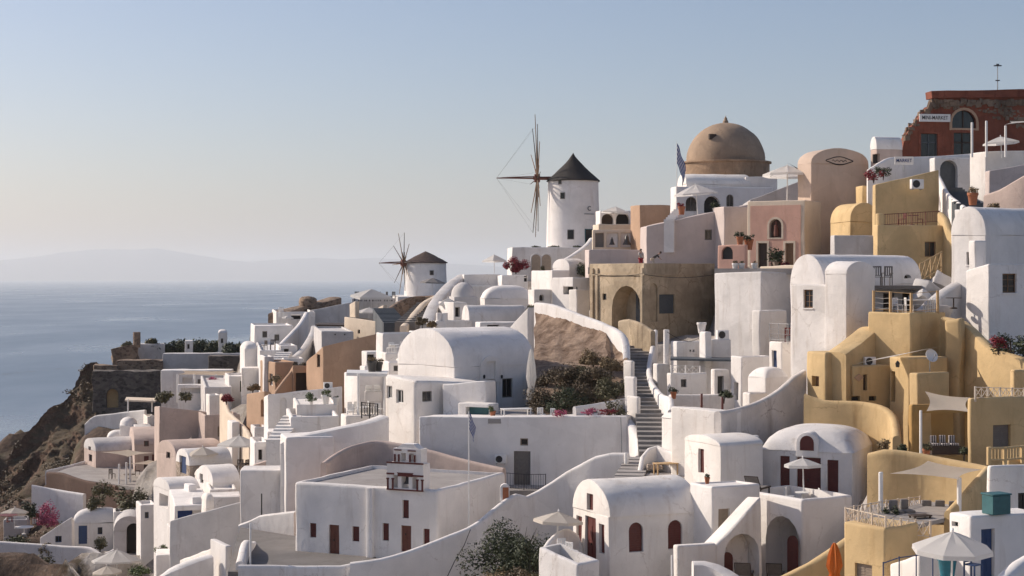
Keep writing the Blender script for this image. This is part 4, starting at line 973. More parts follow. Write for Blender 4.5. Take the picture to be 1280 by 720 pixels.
tube(bm, pts, .05, 5); tube(bm, [(t-.8+1.6*k/12, -.04, z+.09*math.sin(k*1.9)) for k in range(13)], .03, 5); obj('emblem', bm, 'blackmetal', b.root)
b = bld('brown_strip_house', 'narrow ochre-brown strip of house beside the beige round gable', HW, (1078,146), 12, 1090, (1.5,), 232, 5, 'plain', 'ochre')
# market
run('market_wall', 'curving white wall below the mini-market ruin', 'wall', [(1084,212,143),(1094,206,143),(1103,201,144),(1112,197,145),(1140,196,147),(1175,195,148),(1214,192,149)], .4, 3)
b = bld('market_alley_wall', 'white wall with a dark arched doorway under the mini-market', 'wall', (1168,143), 6, 1216, (1.2,), 197, 4, 'plain', 'white_b', ops=[('F','h',1175,200,1197,240,'a','slate',.5)])
l = W(1130,206,141.6); r_ = root('market_sign', 'small sign reading MARKET on the curving white wall', 'sign', l, 0)
bm = bmesh.new(); bx(bm,-.82,.82,0,.06,0,.72); obj('board', bm, 'whitepaint', r_, smooth=False); text('MARKET', .42, r_, 'bluecloth', (0,-.02,.36), sx=.86)
bm = bmesh.new(); tube(bm, [(0,.08,-.6),(0,.08,.7)], .03); obj('post', bm, 'greymetal', r_)
bld('pink_vault_hut', 'small white-roofed pinkish hut at the ruin foot', HW, (1096,150), 20, 1128, 1088, 186, 4, 'vx', 'pinkwhite', rise=1.2, roofcol='white', ops=[('F','h',1094,192,1100,204,'r','painted_void',.4)])
bush('reddish plants hanging beside the slanted ochre house', 1092, 222, 138, .9, 'leaf_red', 500, .09, 75); bush('green shrub beside the MARKET sign', 1104, 218, 138, .8, 'leaf_dark', 500, .09, 76)
# mini market ruin : extruded broken facade
l = W(1128,200,152); th = math.radians(8); mk = root('ruined_shop', 'broken red-plastered ruin with a long white shop sign', 'shop', l, th)
def ml(px, py):
    k = (px-CX)/F; u = Vector((math.cos(th), math.sin(th))); t = (k*l.y-l.x)/(u.x-k*u.y); return (t, Zp(py, l.y+t*u.y)-l.z)
edge = [(1128,205),(1128,190),(1130,178),(1133,168),(1137,162),(1140,157),(1146,153),(1149,146),(1153,141),(1157,138),(1160,133),(1166,131),(1168,127),(1166,122)]
poly = [ml(1310,205)]+[ml(*e) for e in edge]+[ml(1310,120)]
bm = bmesh.new(); prism(bm, poly[::-1], 'y', 0, 1.0); slice_up(bm, .9, (0,0,0), (poly[0][0],1,6.5), 'xz'); wobble(bm, .08, 9, 1.2); wl = obj('wall', bm, 'terracotta', mk)
cut = []
for (x0,y0,x1,y1,sty,colr) in ((1151,167,1172,198,'r',None),(1190,138,1220,160,'a',None),(1192,166,1216,200,'r',None)):
    (ta,zb2),(tb2,za) = ml(x0,y1), ml(x1,y0); c = bmesh.new(); prism(c, archpoly(ta,tb2,zb2,za,sty,10), 'y', -.3, .45); bmesh.ops.recalc_face_normals(c, faces=c.faces[:]); cut.append(c)
    f = bmesh.new(); prism(f, archpoly(ta+.02,tb2-.02,zb2+.02,za-.02,sty,10), 'y', .3, .36); w_ = obj('window', f, 'glass', mk, smooth=False)
    f = bmesh.new()
    bx(f,(ta+tb2)/2-.06,(ta+tb2)/2+.06,.22,.31,zb2,za-.05)
    if sty == 'r': bx(f,ta,ta+.12,.22,.31,zb2,za); bx(f,tb2-.12,tb2,.22,.31,zb2,za); bx(f,ta+.13,tb2-.13,.22,.31,zb2+(za-zb2)*.62,zb2+(za-zb2)*.68)
    obj('frame', f, 'slate' if x0 == 1151 else 'darkwood', w_, smooth=False)
    f = bmesh.new(); O = archpoly(ta-.25,tb2+.25,zb2-(.2 if sty=='a' else 0),za+.25,sty,10); I = archpoly(ta,tb2,zb2,za,sty,10)
    A_ = [f.verts.new((p[0],-.05,p[1])) for p in O]; B_ = [f.verts.new((p[0],-.05,p[1])) for p in I]; C_ = [f.verts.new((p[0],.05,p[1])) for p in O]; n = len(O)
    for i in range(n): j=(i+1)%n; f.faces.new((A_[i],A_[j],B_[j],B_[i])); f.faces.new((A_[i],C_[i],C_[j],A_[j]))
    obj('surround', f, 'tan' if sty == 'a' else 'terracotta', mk, smooth=False)
JOBS.append((wl, cut))
bm = bmesh.new(); a, c_ = ml(1165,124), ml(1310,110); prism(bm, [ml(1164,123),ml(1310,121),ml(1310,111),ml(1163,114)], 'y', -.25, 1.2); slice_up(bm,1.5,(a[0],0,0),(c_[0],1,8),'x'); wobble(bm,.05,4); obj('cornice', bm, 'terracotta', mk)
# rough broken masonry under the cornice and along the broken edge
bm = bmesh.new(); rnd = random.Random(11)
def rock(bm, x, y, z, s):
    vs = bx(bm, x-s, x+s, y-s*.7, y+s*.7, z-s*.8, z+s*.8); 
    for v in vs: v.co += Vector((rnd.uniform(-1,1), rnd.uniform(-1,1), rnd.uniform(-1,1)))*s*.35
for k in range(150):
    px = rnd.uniform(1162,1300); t, z = ml(px, 126+abs(rnd.gauss(0,3.0))); rock(bm, t, -.02, z, rnd.uniform(.08,.24))
for e0, e1 in zip(edge[2:], edge[3:]):
    for k in range(9):
        q = rnd.random(); t, z = ml(e0[0]+(e1[0]-e0[0])*q, e0[1]+(e1[1]-e0[1])*q); rock(bm, t+rnd.uniform(-.05,.35), rnd.uniform(-.1,1.0), z-rnd.uniform(0,.3), rnd.uniform(.1,.26))
for cx_, cy_, ww, hh, nn in ((1255,140,22,12,70),(1185,132,14,4,40),(1272,150,8,8,30)):
    for k in range(nn):
        t, z = ml(rnd.gauss(cx_,ww*.5), rnd.gauss(cy_,hh*.5)); 
        if z < 5.6: rock(bm, t, 0.03, z, rnd.uniform(.06,.18))
obj('broken_masonry', bm, 'rubble', mk)
t, z = ml(1168,147.5); sg = bmesh.new(); bx(sg, t-1.52, t+1.52, -.14, -.06, z-.36, z+.36); s_ = obj('shop_sign', sg, 'whitepaint', mk, smooth=False)
text('MINI-MARKET', .50, s_, 'blackmetal', (t,-.15,z), sx=.83)
ANCH.append((l.x,l.y,l.z-1))
l = W(1247,114,156); r_ = root('roof_lamp', 'slim lamp mast with two crossarms above the ruin', 'lamp mast', l, 0)
bm = bmesh.new(); tube(bm, [(0,0,-1),(0,0,2.55)], .05, 6, .035); obj('mast', bm, 'greymetal', r_)
bm = bmesh.new(); bx(bm,-.36,.36,-.1,.1,2.4,2.5); bx(bm,-.12,.12,-.1,.1,2.5,2.62); obj('lamp_head', bm, 'slate', r_, smooth=False)
bm = bmesh.new(); bx(bm,-.2,.2,-.06,.06,.98,1.08); obj('crossarm', bm, 'slate', r_, smooth=False)
bld('edge_terrace_house', 'white terrace house with a bright side below the ruin', HW, (1232,135), 26, 1312, 1212, (192,189,188), 5, 'flat', 'white', par=.3)
bld('mauve_wall_house', 'mauve-shaded house with a slanted parapet at the picture edge', HW, (1237,128), 14, 1312, 1231, (214,213,200), 5, 'plain', 'mauve')
run('edge_slanted_wall', 'slanted pale wall under the mauve-shaded house', 'wall', [(1232,243,122),(1250,237,121),(1270,226,120),(1300,208,119)], .5, 3, 'pinkwhite')
sail('white_tent', 'white tent canopy with hanging front at the picture edge', [(1255,156,130),(1312,146,130),(1312,150,136),(1262,152,136)], 'canvaswhite', 'canopy')
for px, a, lb in ((1215,153,'tall white frame post at the corner of the edge terrace'),(1233,151,'tall white frame post midway along the edge terrace'),(1257,157,'white tent post nearest the frame posts')): post(lb, px, a, 192, 132.5, .1)
umbrella('white low parasol under the white tent at the picture edge', 1252, 170, 134, 1.5, h=1.5, sides=6, rot=.1)
pot('terracotta pots with twigs on the white edge terrace', 1216, 256, 108, .8, 'terracottapot', 'leaf_dry', .5)
stairs('market_steps', 'grey steps rising to the arched doorway under the mini-market', (1212,258,126), (1186,236,142), 2.0, 9, 'slate')
run('market_stair_wall', 'white sloping wall beside the grey market steps', 'wall', [(1170,213,140),(1176,225,137),(1184,240,133),(1195,250,129),(1206,258,125)], .4, 3)
bld('mid_white_wall', 'white parapet house between the market steps and the lit blank gable', 'wall', (1200,118), 20, 1236, 1193, 262, 4, 'plain', 'white_b')
# ================================================================== PINK CHAPEL, DOME, BEIGE
b = bld('pink_chapel', 'pink-panelled chapel front with cream pilasters and a statue niche', 'chapel', (1006,147), 58, 1044, 934, 250, 5.9, 'flat', 'cream', par=.15, ops=[
    ('L','h',962,274,977,297,'a','maroon',.35), ('L','d',948,304,959,334,'r','darkwood'), ('L','d',982,304,992,334,'r','wood')])
ta, za = b.L(1001,256); tb2, zb2 = b.L(938,334)
bm = bmesh.new(); bx(bm, -.035, .02, ta, tb2, zb2, za); pn = obj('pink_panel', bm, 'pink', b.root, smooth=False)
cut = []
for (x0,y0,x1,y1,s_) in ((962,274,977,297,'a'),(948,304,959,335,'r'),(982,304,992,335,'r')):
    p0, p1 = b.L(x1,y1), b.L(x0,y0); c = bmesh.new(); prism(c, archpoly(p0[0]-.02,p1[0]+.02,p0[1]-.02,p1[1]+.02,s_), 'x', -.5, .5); bmesh.ops.recalc_face_normals(c, faces=c.faces[:]); cut.append(c)
    f = bmesh.new(); O = archpoly(p0[0]-.2,p1[0]+.2,p0[1]-.12,p1[1]+.2,s_); I = archpoly(p0[0]-.01,p1[0]+.01,p0[1],p1[1]+.01,s_)
    A_ = [f.verts.new((-.08,p[0],p[1])) for p in O]; B_ = [f.verts.new((-.08,p[0],p[1])) for p in I]; C_ = [f.verts.new((.0,p[0],p[1])) for p in O]; n = len(O)
    for i in range(n): j=(i+1)%n; f.faces.new((A_[i],A_[j],B_[j],B_[i])); f.faces.new((A_[i],C_[i],C_[j],A_[j]))
    obj('surround', f, 'cream', b.root, smooth=False)
JOBS.append((pn, cut))
t, z = b.L(969.5,295); bm = bmesh.new(); lathe(bm, [(0,0),(.2,0),(.24,.3),(.17,.7),(.2,.95),(.08,1.05),(.12,1.2),(.08,1.33),(0,1.36)], 10); obj('statue', bm, 'rust', b.root, loc=(.12,t,z))
slab('chapel_terrace', None, None, [(893,134.5),(1000,131.5),(1010,140),(960,152),(893,150)], 336, 140, .5, 'floor', 'structure')
pot('tall dark tree in a planter before the pink chapel doors', 970, 334, 141, .6, 'palestone', 'leaf_dark', 1.0, seed=5); bush('tall dark shrub between the two chapel doors', 970, 332, 142, .8, 'leaf_dark', 700, .09, 81, (.8,.8,1.9)); bush('reddish shrub beside the chapel planter', 982, 333, 140.4, .5, 'leaf_red', 300, .08, 82)
bld('salmon_gate_wall', 'salmon wall with a dark wrought-iron gate before the chapel', 'wall', (932,138), 58, (.5,), 897, 306, 2.4, 'plain', 'pink', ops=[('L','h',902,308,916,324,'a','blackmetal',.25)])
bld('salmon_parapet', 'low cream parapet along the pink chapel terrace', 'wall', (996,132.4), 40, (.4,), 950, (333,331,331), 1.0, 'plain', 'cream')
pot('terracotta pot with a dark plant on the salmon gate wall', 925, 306, 138.6, .7, 'terracottapot', 'leaf_dark', .55, seed=6); pot('terracotta pot beside the wrought-iron gate', 936, 312, 139, .9, 'terracottapot', 'leaf_dark', .6, seed=7)
for px,lb in ((919,'white urn nearest the wrought-iron gate'),(927,'white urn under the dark potted plant'),(943,'white urn nearest the chapel planter')): pot(lb, px, 338, 134.6, .6, 'whitepaint', 'leaf_olive', .3, seed=px)
b = bld('old_stone_house', 'old weathered brown house with a pointed-arch porch', HW, (805,140), 36, 894, 737, 329, 6.2, 'flat', 'oldstone', par=.3, rim=.35, bev=.06, floorcol='floor', ops=[
    ('L','h',765,357,801,412,'a','oldstone',1.7), ('L','w',753,367,758,375,'r','darkwood'), ('F','s',824,368,843,392,'r','slate'), ('F','h',812,354,822,402,'a','oldstone',.22)])
t, z = b.L(783,400); bm = bmesh.new(); bx(bm, 1.55, 1.64, t-.55, t+.55, z-.3, z+2.3); d_ = obj('door', bm, 'slate', b.root, smooth=False); bm = bmesh.new(); bx(bm, 1.53, 1.56, t-.25, t+.25, z+.9, z+2.0); obj('pane', bm, 'glass', d_, smooth=False)
for px in (741,747,803):
    t, z = b.L(px, 340); bm = bmesh.new(); bx(bm, -.14, .05, t-.16, t+.16, 0, b.h-.4); soft(bm,.03,1); obj('pilaster', bm, 'oldstone', b.root)
bm = bmesh.new(); bx(bm, -.12, b.w+.1, -.12, .02, b.h-1.05, b.h-.9); bx(bm, -.12, -.0, .02, b.l, b.h-1.05, b.h-.9); obj('cornice', bm, 'oldstone', b.root, smooth=False)
run('old_yard_wall', 'crumbling ochre-brown yard wall at the top of the staircase', 'wall', [(775,401,134),(786,399,133),(800,403,131),(809,408,130),(816,413,129)], .4, 2.6, 'oldstone')
J1 = dict(pel=(0,.92),waist=(0,1.08),chest=(0,1.32),neck=(0,1.47),chin=(0,1.54),head=(0,1.62,-.02),shl=(-.2,1.38),ell=(-.24,1.12,-.05),wrl=(-.16,.95,-.2),hal=(-.12,.93,-.27),shr=(.2,1.38),elr=(.25,1.12,-.05),wrr=(.18,.95,-.2),har=(.14,.93,-.27),hil=(-.1,.86),knl=(-.1,.48),anl=(-.1,.08),tol=(-.1,.03,-.16),hir=(.1,.86),knr=(.1,.48,-.03),anr=(.1,.08),tor=(.12,.03,-.16))
person('person in a white top standing at the parapet of the brown house', 801, 336, 142, J1, 'canvaswhite', 'redcloth', .5)
J2 = dict(pel=(-.25,.9),waist=(-.08,1.02),chest=(.18,1.2),neck=(.33,1.3),chin=(.40,1.34),head=(.46,1.40,-.02),shl=(.16,1.22,-.18),ell=(.34,.98,-.2),wrl=(.5,.82,-.18),hal=(.56,.78,-.18),shr=(.16,1.22,.18),elr=(.36,.98,.2),wrr=(.52,.84,.15),har=(.58,.8,.15),hil=(-.25,.84,-.1),knl=(-.12,.46,-.1),anl=(-.22,.08,-.1),tol=(-.06,.03,-.1),hir=(-.25,.84,.1),knr=(-.08,.46,.1),anr=(-.12,.08,.1),tor=(.04,.03,.1))
person('person with a dark rucksack leaning forward over the parapet', 819, 336, 142.2, J2, 'darkcloth', 'canvas', 0)
slab('upper_terrace', None, None, [(735,150),(935,147),(935,158),(735,164)], 334, 150, .6, 'floor', 'structure')
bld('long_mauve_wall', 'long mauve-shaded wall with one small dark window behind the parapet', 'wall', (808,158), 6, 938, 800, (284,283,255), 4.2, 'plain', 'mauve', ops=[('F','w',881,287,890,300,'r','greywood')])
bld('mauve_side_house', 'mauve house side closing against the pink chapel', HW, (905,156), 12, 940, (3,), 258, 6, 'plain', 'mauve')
bld('tan_roof_house', 'tan cube house beside the open umbrella arches', HW, (800,163), 16, 838, 788, 256, 4, 'plain', 'tan', roofcol='tan')
bld('umbrella_arch_house', 'white house with two dark arched openings by the large windmill', HW, (750,172), 6, 790, (3,), 263, 3, 'plain', 'white', ops=[('F','h',752,267,767,281,'a','darkwood',.6),('F','h',770,266,787,281,'a','painted_void',.6)])
umbrella('white umbrella before the dark arched openings by the windmill', 768, 258, 170.5, 1.6, h=2.2, sides=6)
bld('cream_beam_house', 'cream flat roof edge above the little bells', HW, (748,168), 8, 802, (3,), 280, 1.2, 'plain', 'cream')
b = bld('bell_wall', 'rustic cream bell wall with two hanging bells and timber bays', 'wall', (741,165), 6, 809, (.5,), 287, 2.1, 'plain', 'cream', ops=[('F','h',744,291,755,309,'r','greywood',.3),('F','h',758,291,773,309,'r','white',.3),('F','h',776,291,791,309,'r','white',.3),('F','h',794,291,806,309,'r','greywood',.3)])
for px, s_, lb in ((765,.8,'smaller'),(783.5,1.15,'larger')):
    bm = bmesh.new(); lathe(bm, [(0,.95),(.05,.95),(.08,.8),(.16,.72),(.22,.35),(.36,.06),(.4,0),(.34,0),(0,.3)], 14); o = obj('bell', bm, 'bronze'); o.scale = (s_,)*3; o.location = W(px, 306, 164.7); tag(o, lb+' dark bell hanging in the rustic bell wall', 'bell', 'bells of the bell wall')
bld('mauve_low_wall', 'mauve-shaded low wall under the bell wall', 'wall', (736,160), 5, 812, 731, 312, 3, 'plain', 'mauve')
# dome church
b = bld('domed_church', 'white church body with arched dark windows under the brown dome', 'church', (845,171), 10, 966, 838, 233, 4, 'flat', 'white', par=.1, ops=[('F','w',857,246,871,264,'a','greywood'),('F','h',880,245,900,266,'a','painted_void',.6),('F','w',908,243,917,259,'a','greywood')])
l = W(907,222,184); r_ = root('brown_dome', 'large weathered brown dome on a brick drum', 'dome', l, .2)
R_ = 49.5*184/F
bm = bmesh.new(); lathe(bm, [(R_*1.1,-3),(R_*1.1,1.5),(R_*1.15,1.55),(R_*1.15,1.72),(R_,1.78),(0,1.78)], 40); obj('drum', bm, 'drumplaster', r_)
bm = bmesh.new(); lathe(bm, [(R_*math.cos(a*PI/28) if a < 14 else 0, R_*.99*math.sin(a*PI/28)) for a in range(15)], 40); wobble(bm,.07,3,.8); obj('dome_shell', bm, 'domeplaster', r_, loc=(0,0,1.76))
bm = bmesh.new(); lathe(bm, [(.34,-.1),(.30,.25),(.2,.34),(.2,.5),(.05,.7),(0,.9)], 12); obj('finial', bm, 'domeplaster', r_, loc=(0,0,1.74+R_*.99))
bm = bmesh.new(); bx(bm,-.4,.4,-.1,.3,-.3,.3); obj('vent', bm, 'darkwood', r_, loc=(-R_*.55,-R_*.62,1.76+R_*.58))
ANCH.append((l.x,l.y,l.z-2))
bld('church_vault', 'long white barrel roof in front of the brown dome', 'roof', (858,174), 8, 938, (4,), 230, 1.5, 'vx', 'white', rise=1.2)
bld('church_slant_wall', 'slanting white wall between the church and the beige round gable', 'wall', (938,160), 14, 1000, (2,), (256,250,226), 4, 'plain', 'grey_white')
bld('church_side_block', 'plain white church block hiding the foot of the dome drum', 'house', (932,175), 8, 972, 926, 221, 4, 'plain', 'white')
umbrella('white parasol by the arched church windows', 872, 230, 162, 2.2, h=2.9, sides=8, slope=.42)
umbrella('wide cream canopy parasol over the pink chapel roof', 984, 206, 153, 2.3, h=3.4, sides=8, slope=.38, val=.22)
sail('dark_awning', 'dark rope-edged side curtain of the wide cream canopy', [(983,203,152.5),(1015,216,152),(1007,246,151.5),(1010,216,153)], 'greycloth', 'awning', sag=.05)
pot('terracotta planter beside the church parasol', 852, 268, 160, .8, 'terracottapot', 'leaf_red', .5, seed=9); pot('white flower boat on the church parapet', 894, 267, 159.4, .6, 'whitepaint', 'leaf_dark', .7, seed=11)
l = W(846,268,166); fp2 = root('church_flag', 'large drooping blue and white flag by the church', 'flag', l, .4)
hp2 = (268-177)*166/F; bm = bmesh.new(); tube(bm, [(0,0,-1),(0,0,hp2)], .05, 8, .03); obj('pole', bm, 'whitepaint', fp2)
greek_flag(fp2, hp2-.2, 3.4, 2.0, 1)
stairs('church_steps', 'white steps descending beside the tan cube house', (836,277,158), (850,262,164), 1.0, 6, 'white')
# ================================================================== LARGE WINDMILL
def windmill(name, label, px, py0, d, r0, r1, hb, hroof, roofmat, hub, wheel_R, yaw, boom, n, openings, conc, flare=1.06):
    l = W(px, py0, d); r = root(name, label, 'windmill', l, 0)
    bm = bmesh.new(); lathe(bm, [(r0,-3),(r0,0),(r0*.985,hb*.3),(r1*1.01,hb*.7),(r1,hb),(0,hb)], 48); wobble(bm,.03,2); bd = obj('tower', bm, 'white', r)
    bm = bmesh.new(); prof = [(r1*flare,hb-.12),(r1*flare,hb+.0)]
    for k in range(1,9):
        q = k/8; prof.append((r1*flare*(1-q)**conc*(1 if k < 8 else 0)+ (0.02 if k < 8 else 0), hb+hroof*q))
    lathe(bm, prof+[], 40); 
    for v in bm.verts: v.co += noise.noise_vector(v.co*2.5)*.06
    obj('roof', bm, roofmat, r)
    for (ang, z0, z1, ww, kind) in openings:
        f = bmesh.new(); bx(f,-ww/2,ww/2,-.05,.16,z0,z1); w_ = obj('door' if kind == 'd' else 'window', f, 'greywood' if kind != 'd' else 'teal', r, smooth=False)
        rr = r0+(r1-r0)*min(1,z1/hb)+.0; w_.rotation_euler = (0,0,ang); w_.location = (rr*math.sin(ang)*.995, -rr*math.cos(ang)*.995, 0)
        f = bmesh.new(); bx(f,-ww/2+.08,ww/2-.08,-.065,-.052,z0+.08,z1-.08); obj('pane', f, 'glass', w_, smooth=False)
    # sails: axis direction (horizontal)
    ax = Vector((-math.cos(yaw), -math.sin(yaw), 0)); s = Vector((-ax.y, ax.x, 0)); hz = hub[1]; c = ax*hub[0]+Vector((0,0,hz))
    bm = bmesh.new(); tube(bm, [ax*(r1*.5)+Vector((0,0,hz)), c+ax*.5], .24, 10, .2); tube(bm, [c-ax*.3, c+ax*.35], .5, 12); wh = obj('sail_wheel', bm, 'rust', r)
    bm = bmesh.new(); tube(bm, [c, c+ax*boom], .13, 6, .06)
    tube(bm, [c+Vector((0,0,.22)), c+ax*boom*.55+Vector((0,0,.13)), c+ax*boom], .06, 5); obj('boom', bm, 'rust', wh)
    tips = []
    for k in range(n):
        a = 2*PI*(k+.08)/n; L = wheel_R*random.uniform(.93,1.04); dv = s*math.cos(a)+Vector((0,0,math.sin(a)))
        tp = c+dv*L+ax*.25; tips.append(tp)
        bm = bmesh.new(); tube(bm, [c+dv*.2, c+dv*L*.5+ax*.1, tp], .085, 5, .04); tube(bm, [c+dv*.3+s*.12*math.sin(a), c+dv*L*.36], .11, 5, .06); obj('sail_spar', bm, 'wood' if k % 2 else 'darkwood', wh)
    bm = bmesh.new()
    for k in range(n):
        if k % 2 == 0: tube(bm, [c+ax*boom, tips[k]], .009, 3)
    obj('rigging', bm, 'greywood', wh)
    ANCH.append((l.x, l.y, l.z-1.5)); return r, r0
R195 = 195/F
wm, rr = windmill('windmill', 'large white windmill with a dark conical thatched roof', 716.5, 306, 195, 33.5*R195, 31.5*R195, 80*R195, 35*R195, 'thatch', (45*R195, 83*R195), 78*R195, math.radians(4), 51*R195, 12,
   [(-.58,74*R195,82*R195,.45,'w'),(-.46,56*R195,64*R195,.6,'w'),(-.13,6*R195,18*R195,.8,'w'),(.58,0,19*R195,1.1,'d')], 1.25)
sg = text('C', .75, wm, 'slate', (19*R195, -3.2*.86-.06, 44*R195), ext=.03); sg.rotation_euler = (PI/2,0,.55); sg.location = (3.2*math.sin(.6), -3.2*math.cos(.6), 44*R195)
tl = bmesh.new(); 
for k in range(9): bx(tl,-.72+.165*k,-.62+.165*k,-.02,.02,-.05,.05)
o = obj('lettering', tl, 'slate', wm, smooth=False); o.location = (3.22*math.sin(.6), -3.22*math.cos(.6), 37.5*R195); o.rotation_euler = (0,0,.6)
bld('windmill_terrace', 'white terrace wall carrying the large windmill', 'wall', (640,186), 4, 752, 634, 309, 3, 'plain', 'white')
for i,(px,lb) in enumerate(((672,'low dark plants under the windmill sails'),(692,'low dark shrub at the windmill foot'),(720,'low dark shrub between windmill window and door'))):
    bush(lb, px, 310, 187.5, .75, 'leaf_dark', 350, .1, 90+i, (1.4,.8,.4))
umbrella('white tilted umbrella beside the bougainvillea', 618, 318, 182, 1.35, h=2.4, sides=4, rot=.6, slope=.5)
bush('crimson bougainvillea mound beside the white umbrella', 645, 337, 180, 1.75, 'leaf_red', 3000, .11, 95, (1,.8,.85), 'bougainvillea', 'bougainvillea')
for px,lb in ((670,'bougainvillea side'),(683,'steps side')):
    bm = bmesh.new(); prism(bm, archpoly(-.62,.62,-1,2.1,'a',12), 'y', 0, .8); soft(bm,.08,2); r_ = obj('arched_niche', bm, 'grey_white'); r_.location = W(px,340,180); tag(r_, 'rounded grey arched niche under the windmill, on its '+lb, 'niche', 'arched niches under the windmill')
    c = bmesh.new(); prism(c, archpoly(-.5,.5,-.5,1.95,'a',12), 'y', -.03, .0); obj('recess', c, 'shutter', r_, smooth=False)
bush('small tree in front of the grey arched niches', 678, 340, 178, .5, 'leaf_olive', 300, .1, 97, (.6,.6,1.8), 'small_tree', 'tree')
# stepped white houses below the windmill
bld('niche_house', 'white house with a small vault below the windmill steps', HW, (712,168), 30, 733, 691, 335, 3, 'vx', 'white', rise=1.0, ops=[('L','w',703,338,707,345,'r','greywood')])
bld('dark_window_house', 'white house with a wide dark window beside the earth bank', HW, (716,158), 36, 738, 690, 347, 3.6, 'plain', 'white', ops=[('L','h',704,358,716,368,'r','painted_void',.6)])
bld('low_step_house', 'low white step house beside the brown old house wall', HW, (721,152), 36, 737, 711, 362, 3, 'plain', 'white')
bld('ridge_white_house', 'white flat house with a slim slit window under the niches', HW, (690,165), 20, 712, 664, 338, 4, 'flat', 'white', par=.2, ops=[('L','h',676,362,680,370,'r','painted_void',.3)])
run('windmill_steps_wall', 'white stepped wall climbing toward the windmill door', 'wall', [(700,327,176),(712,320,178),(724,312,180),(734,304,181),(739,297,182)], .6, 2.5)
bush('dark olive shrub beside the windmill stair wall', 732, 343, 168, 1.3, 'leaf_dark', 800, .12, 99); bush('little plant on the roof corner by the earth bank', 664, 388, 142, .6, 'leaf_olive', 300, .1, 100)
# roofs left of the earth bank
bld('ridge_vault_house', 'grey-white long vaulted roof above the great half-round gable', HW, (587,152), 22, 658, 577, 405, 3, 'vx', 'white_b', rise=1.75, ops=[])
bld('lit_gable_wall', 'bright triangular gable wall at the edge of the earth bank', 'wall', (660,140), 42, 672, 634, (413,384,384), 4, 'plain', 'white')
bld('cushion_dome_house', 'white house topped with a low cushion-shaped dome', HW, (606,166), 10, 666, 600, 373, 3, 'pillow', 'white', rise=1.35)
bld('ridge_terrace_house', 'white ridge house with a plain shaded front below the umbrella', HW, (580,176), 8, 626, 573, 343, 3.5, 'flat', 'white', par=.2)
bld('ridge_parapet_house', 'white parapet house with a dark doorway below the bougainvillea', HW, (627,173), 8, 660, 621, 344, 3.4, 'flat', 'white', par=.2, ops=[('F','h',655,344,659,352,'r','painted_void',.3)])
bld('wide_white_house', 'wide white house front under the ridge parapets', HW, (566,172), 8, 640, 560, 357, 3.5, 'flat', 'white', par=.15, ops=[('F','w',640-58,361,640-53,368,'r','greywood')])
bld('cone_dome_house', 'small white house with a pointed grey dome', HW, (568,163), 14, 597, 561, 371, 3, 'dome', 'grey_white', rise=1.5)
bld('doorway_cube', 'small white cube with a dark doorway among the ridge roofs', HW, (567,156), 18, 584, 548, 378, 2.4, 'flat', 'white', par=.15, ops=[('F','h',569,384,575,396,'r','painted_void',.5)])
bld('slot_roof_house', 'low white roof with a dark slot vent behind the great vault', HW, (600,145), 14, 664, 594, 403, 3, 'plain', 'white_b', ops=[('F','h',609,406,624,409,'r','painted_void',.4)])
bld('twin_post_house', 'white house front with twin pale chimney posts', HW, (545,150), 16, 590, 538, 401, 3.5, 'flat', 'white', par=.15)
for px,lb in ((549,'pale chimney post nearer the ochre stairs'),(556,'pale chimney post nearer the dark doorway cube')): post(lb, px, 391, 410, 150.5, .28, 'white', 'chimney_post', 'chimney', 'twin chimney posts')
bld('flat_grey_roof_house', 'long flat grey-roofed white house behind the tan slanted house', HW, (478,138), 14, 546, 470, 417, 5, 'flat', 'white_b', par=.15, floorcol='grey_white')
bld('white_lower_terrace_house', 'white terrace house below the long flat grey roof', HW, (482,130), 18, 535, 474, 441, 5, 'flat', 'white', par=.3, ops=[('F','w',508,447,514,455,'r','greywood')])
run('sweeping_ridge_wall', 'wide pale wall sweeping up the ridge beside the ochre stairs', 'wall', [(533,406,152),(536,394,157),(543,378,163),(553,364,169),(565,352,174),(578,343,178)], 1.2, 3, 'grey_white')
stairs('ochre_stairs', 'ochre-walled stone stairs below the small windmill', (506,404,160), (534,378,178), 2.0, 12, 'darkfloor')
run('ochre_stair_wall', 'ochre parapet following the stone stairs below the small windmill', 'wall', [(504,407,158),(512,398,163),(522,386,169),(532,376,176),(548,368,182)], .7, 1.6, 'cream')
stairs('grey_steps', 'flight of grey steps beside the cream pillar', (494,404,166), (479,385,186), 2.4, 12, 'slate')
run('round_stone_wall', 'curved dark stone wall under the small windmill', 'wall', [(486,386,188),(498,377,192),(514,371,194),(530,370,195),(545,369,194)], .6, 2.6, 'brownstone')
umbrella('small white umbrella among the roofs by the dark doorway cube', 560, 372, 160, 1.2, h=1.6, sides=4, rot=.9, slope=.45)
# ================================================================== SMALL WINDMILL
R240 = 240/F
windmill('windmill', 'small distant white windmill with a brown shingled roof', 532, 370, 240, 27*R240, 25.5*R240, 42*R240, 14*R240, 'shingle', (29*R240, 41*R240), 39*R240, math.radians(22), 32*R240, 10, [(.35,26*R240,32*R240,.6,'w')], .95, 1.08)
umbrella('dark umbrella in front of the small distant windmill', 540, 347, 225, 1.7, h=2.6, sides=6, col='greycloth', slope=.35)
bld('mill_terrace', 'white terrace at the foot of the small distant windmill', 'wall', (497,228), 6, 560, 490, 371, 2.5, 'plain', 'white_b')
umbrella('broad pale marquee roof on the ridge terrace', 464, 361, 232, 3.4, h=2.6, sides=4, rot=.7, slope=.3, val=.3)
umbrella('low white parasol in front of the cream pillars', 461, 384, 200, 1.6, h=1.6, sides=6)
bld('ridge_restaurant', 'white ridge terrace with a row of dark seats under the marquee', HW, (440,236), 6, 502, 434, 373, 3, 'flat', 'white_b', par=.5)
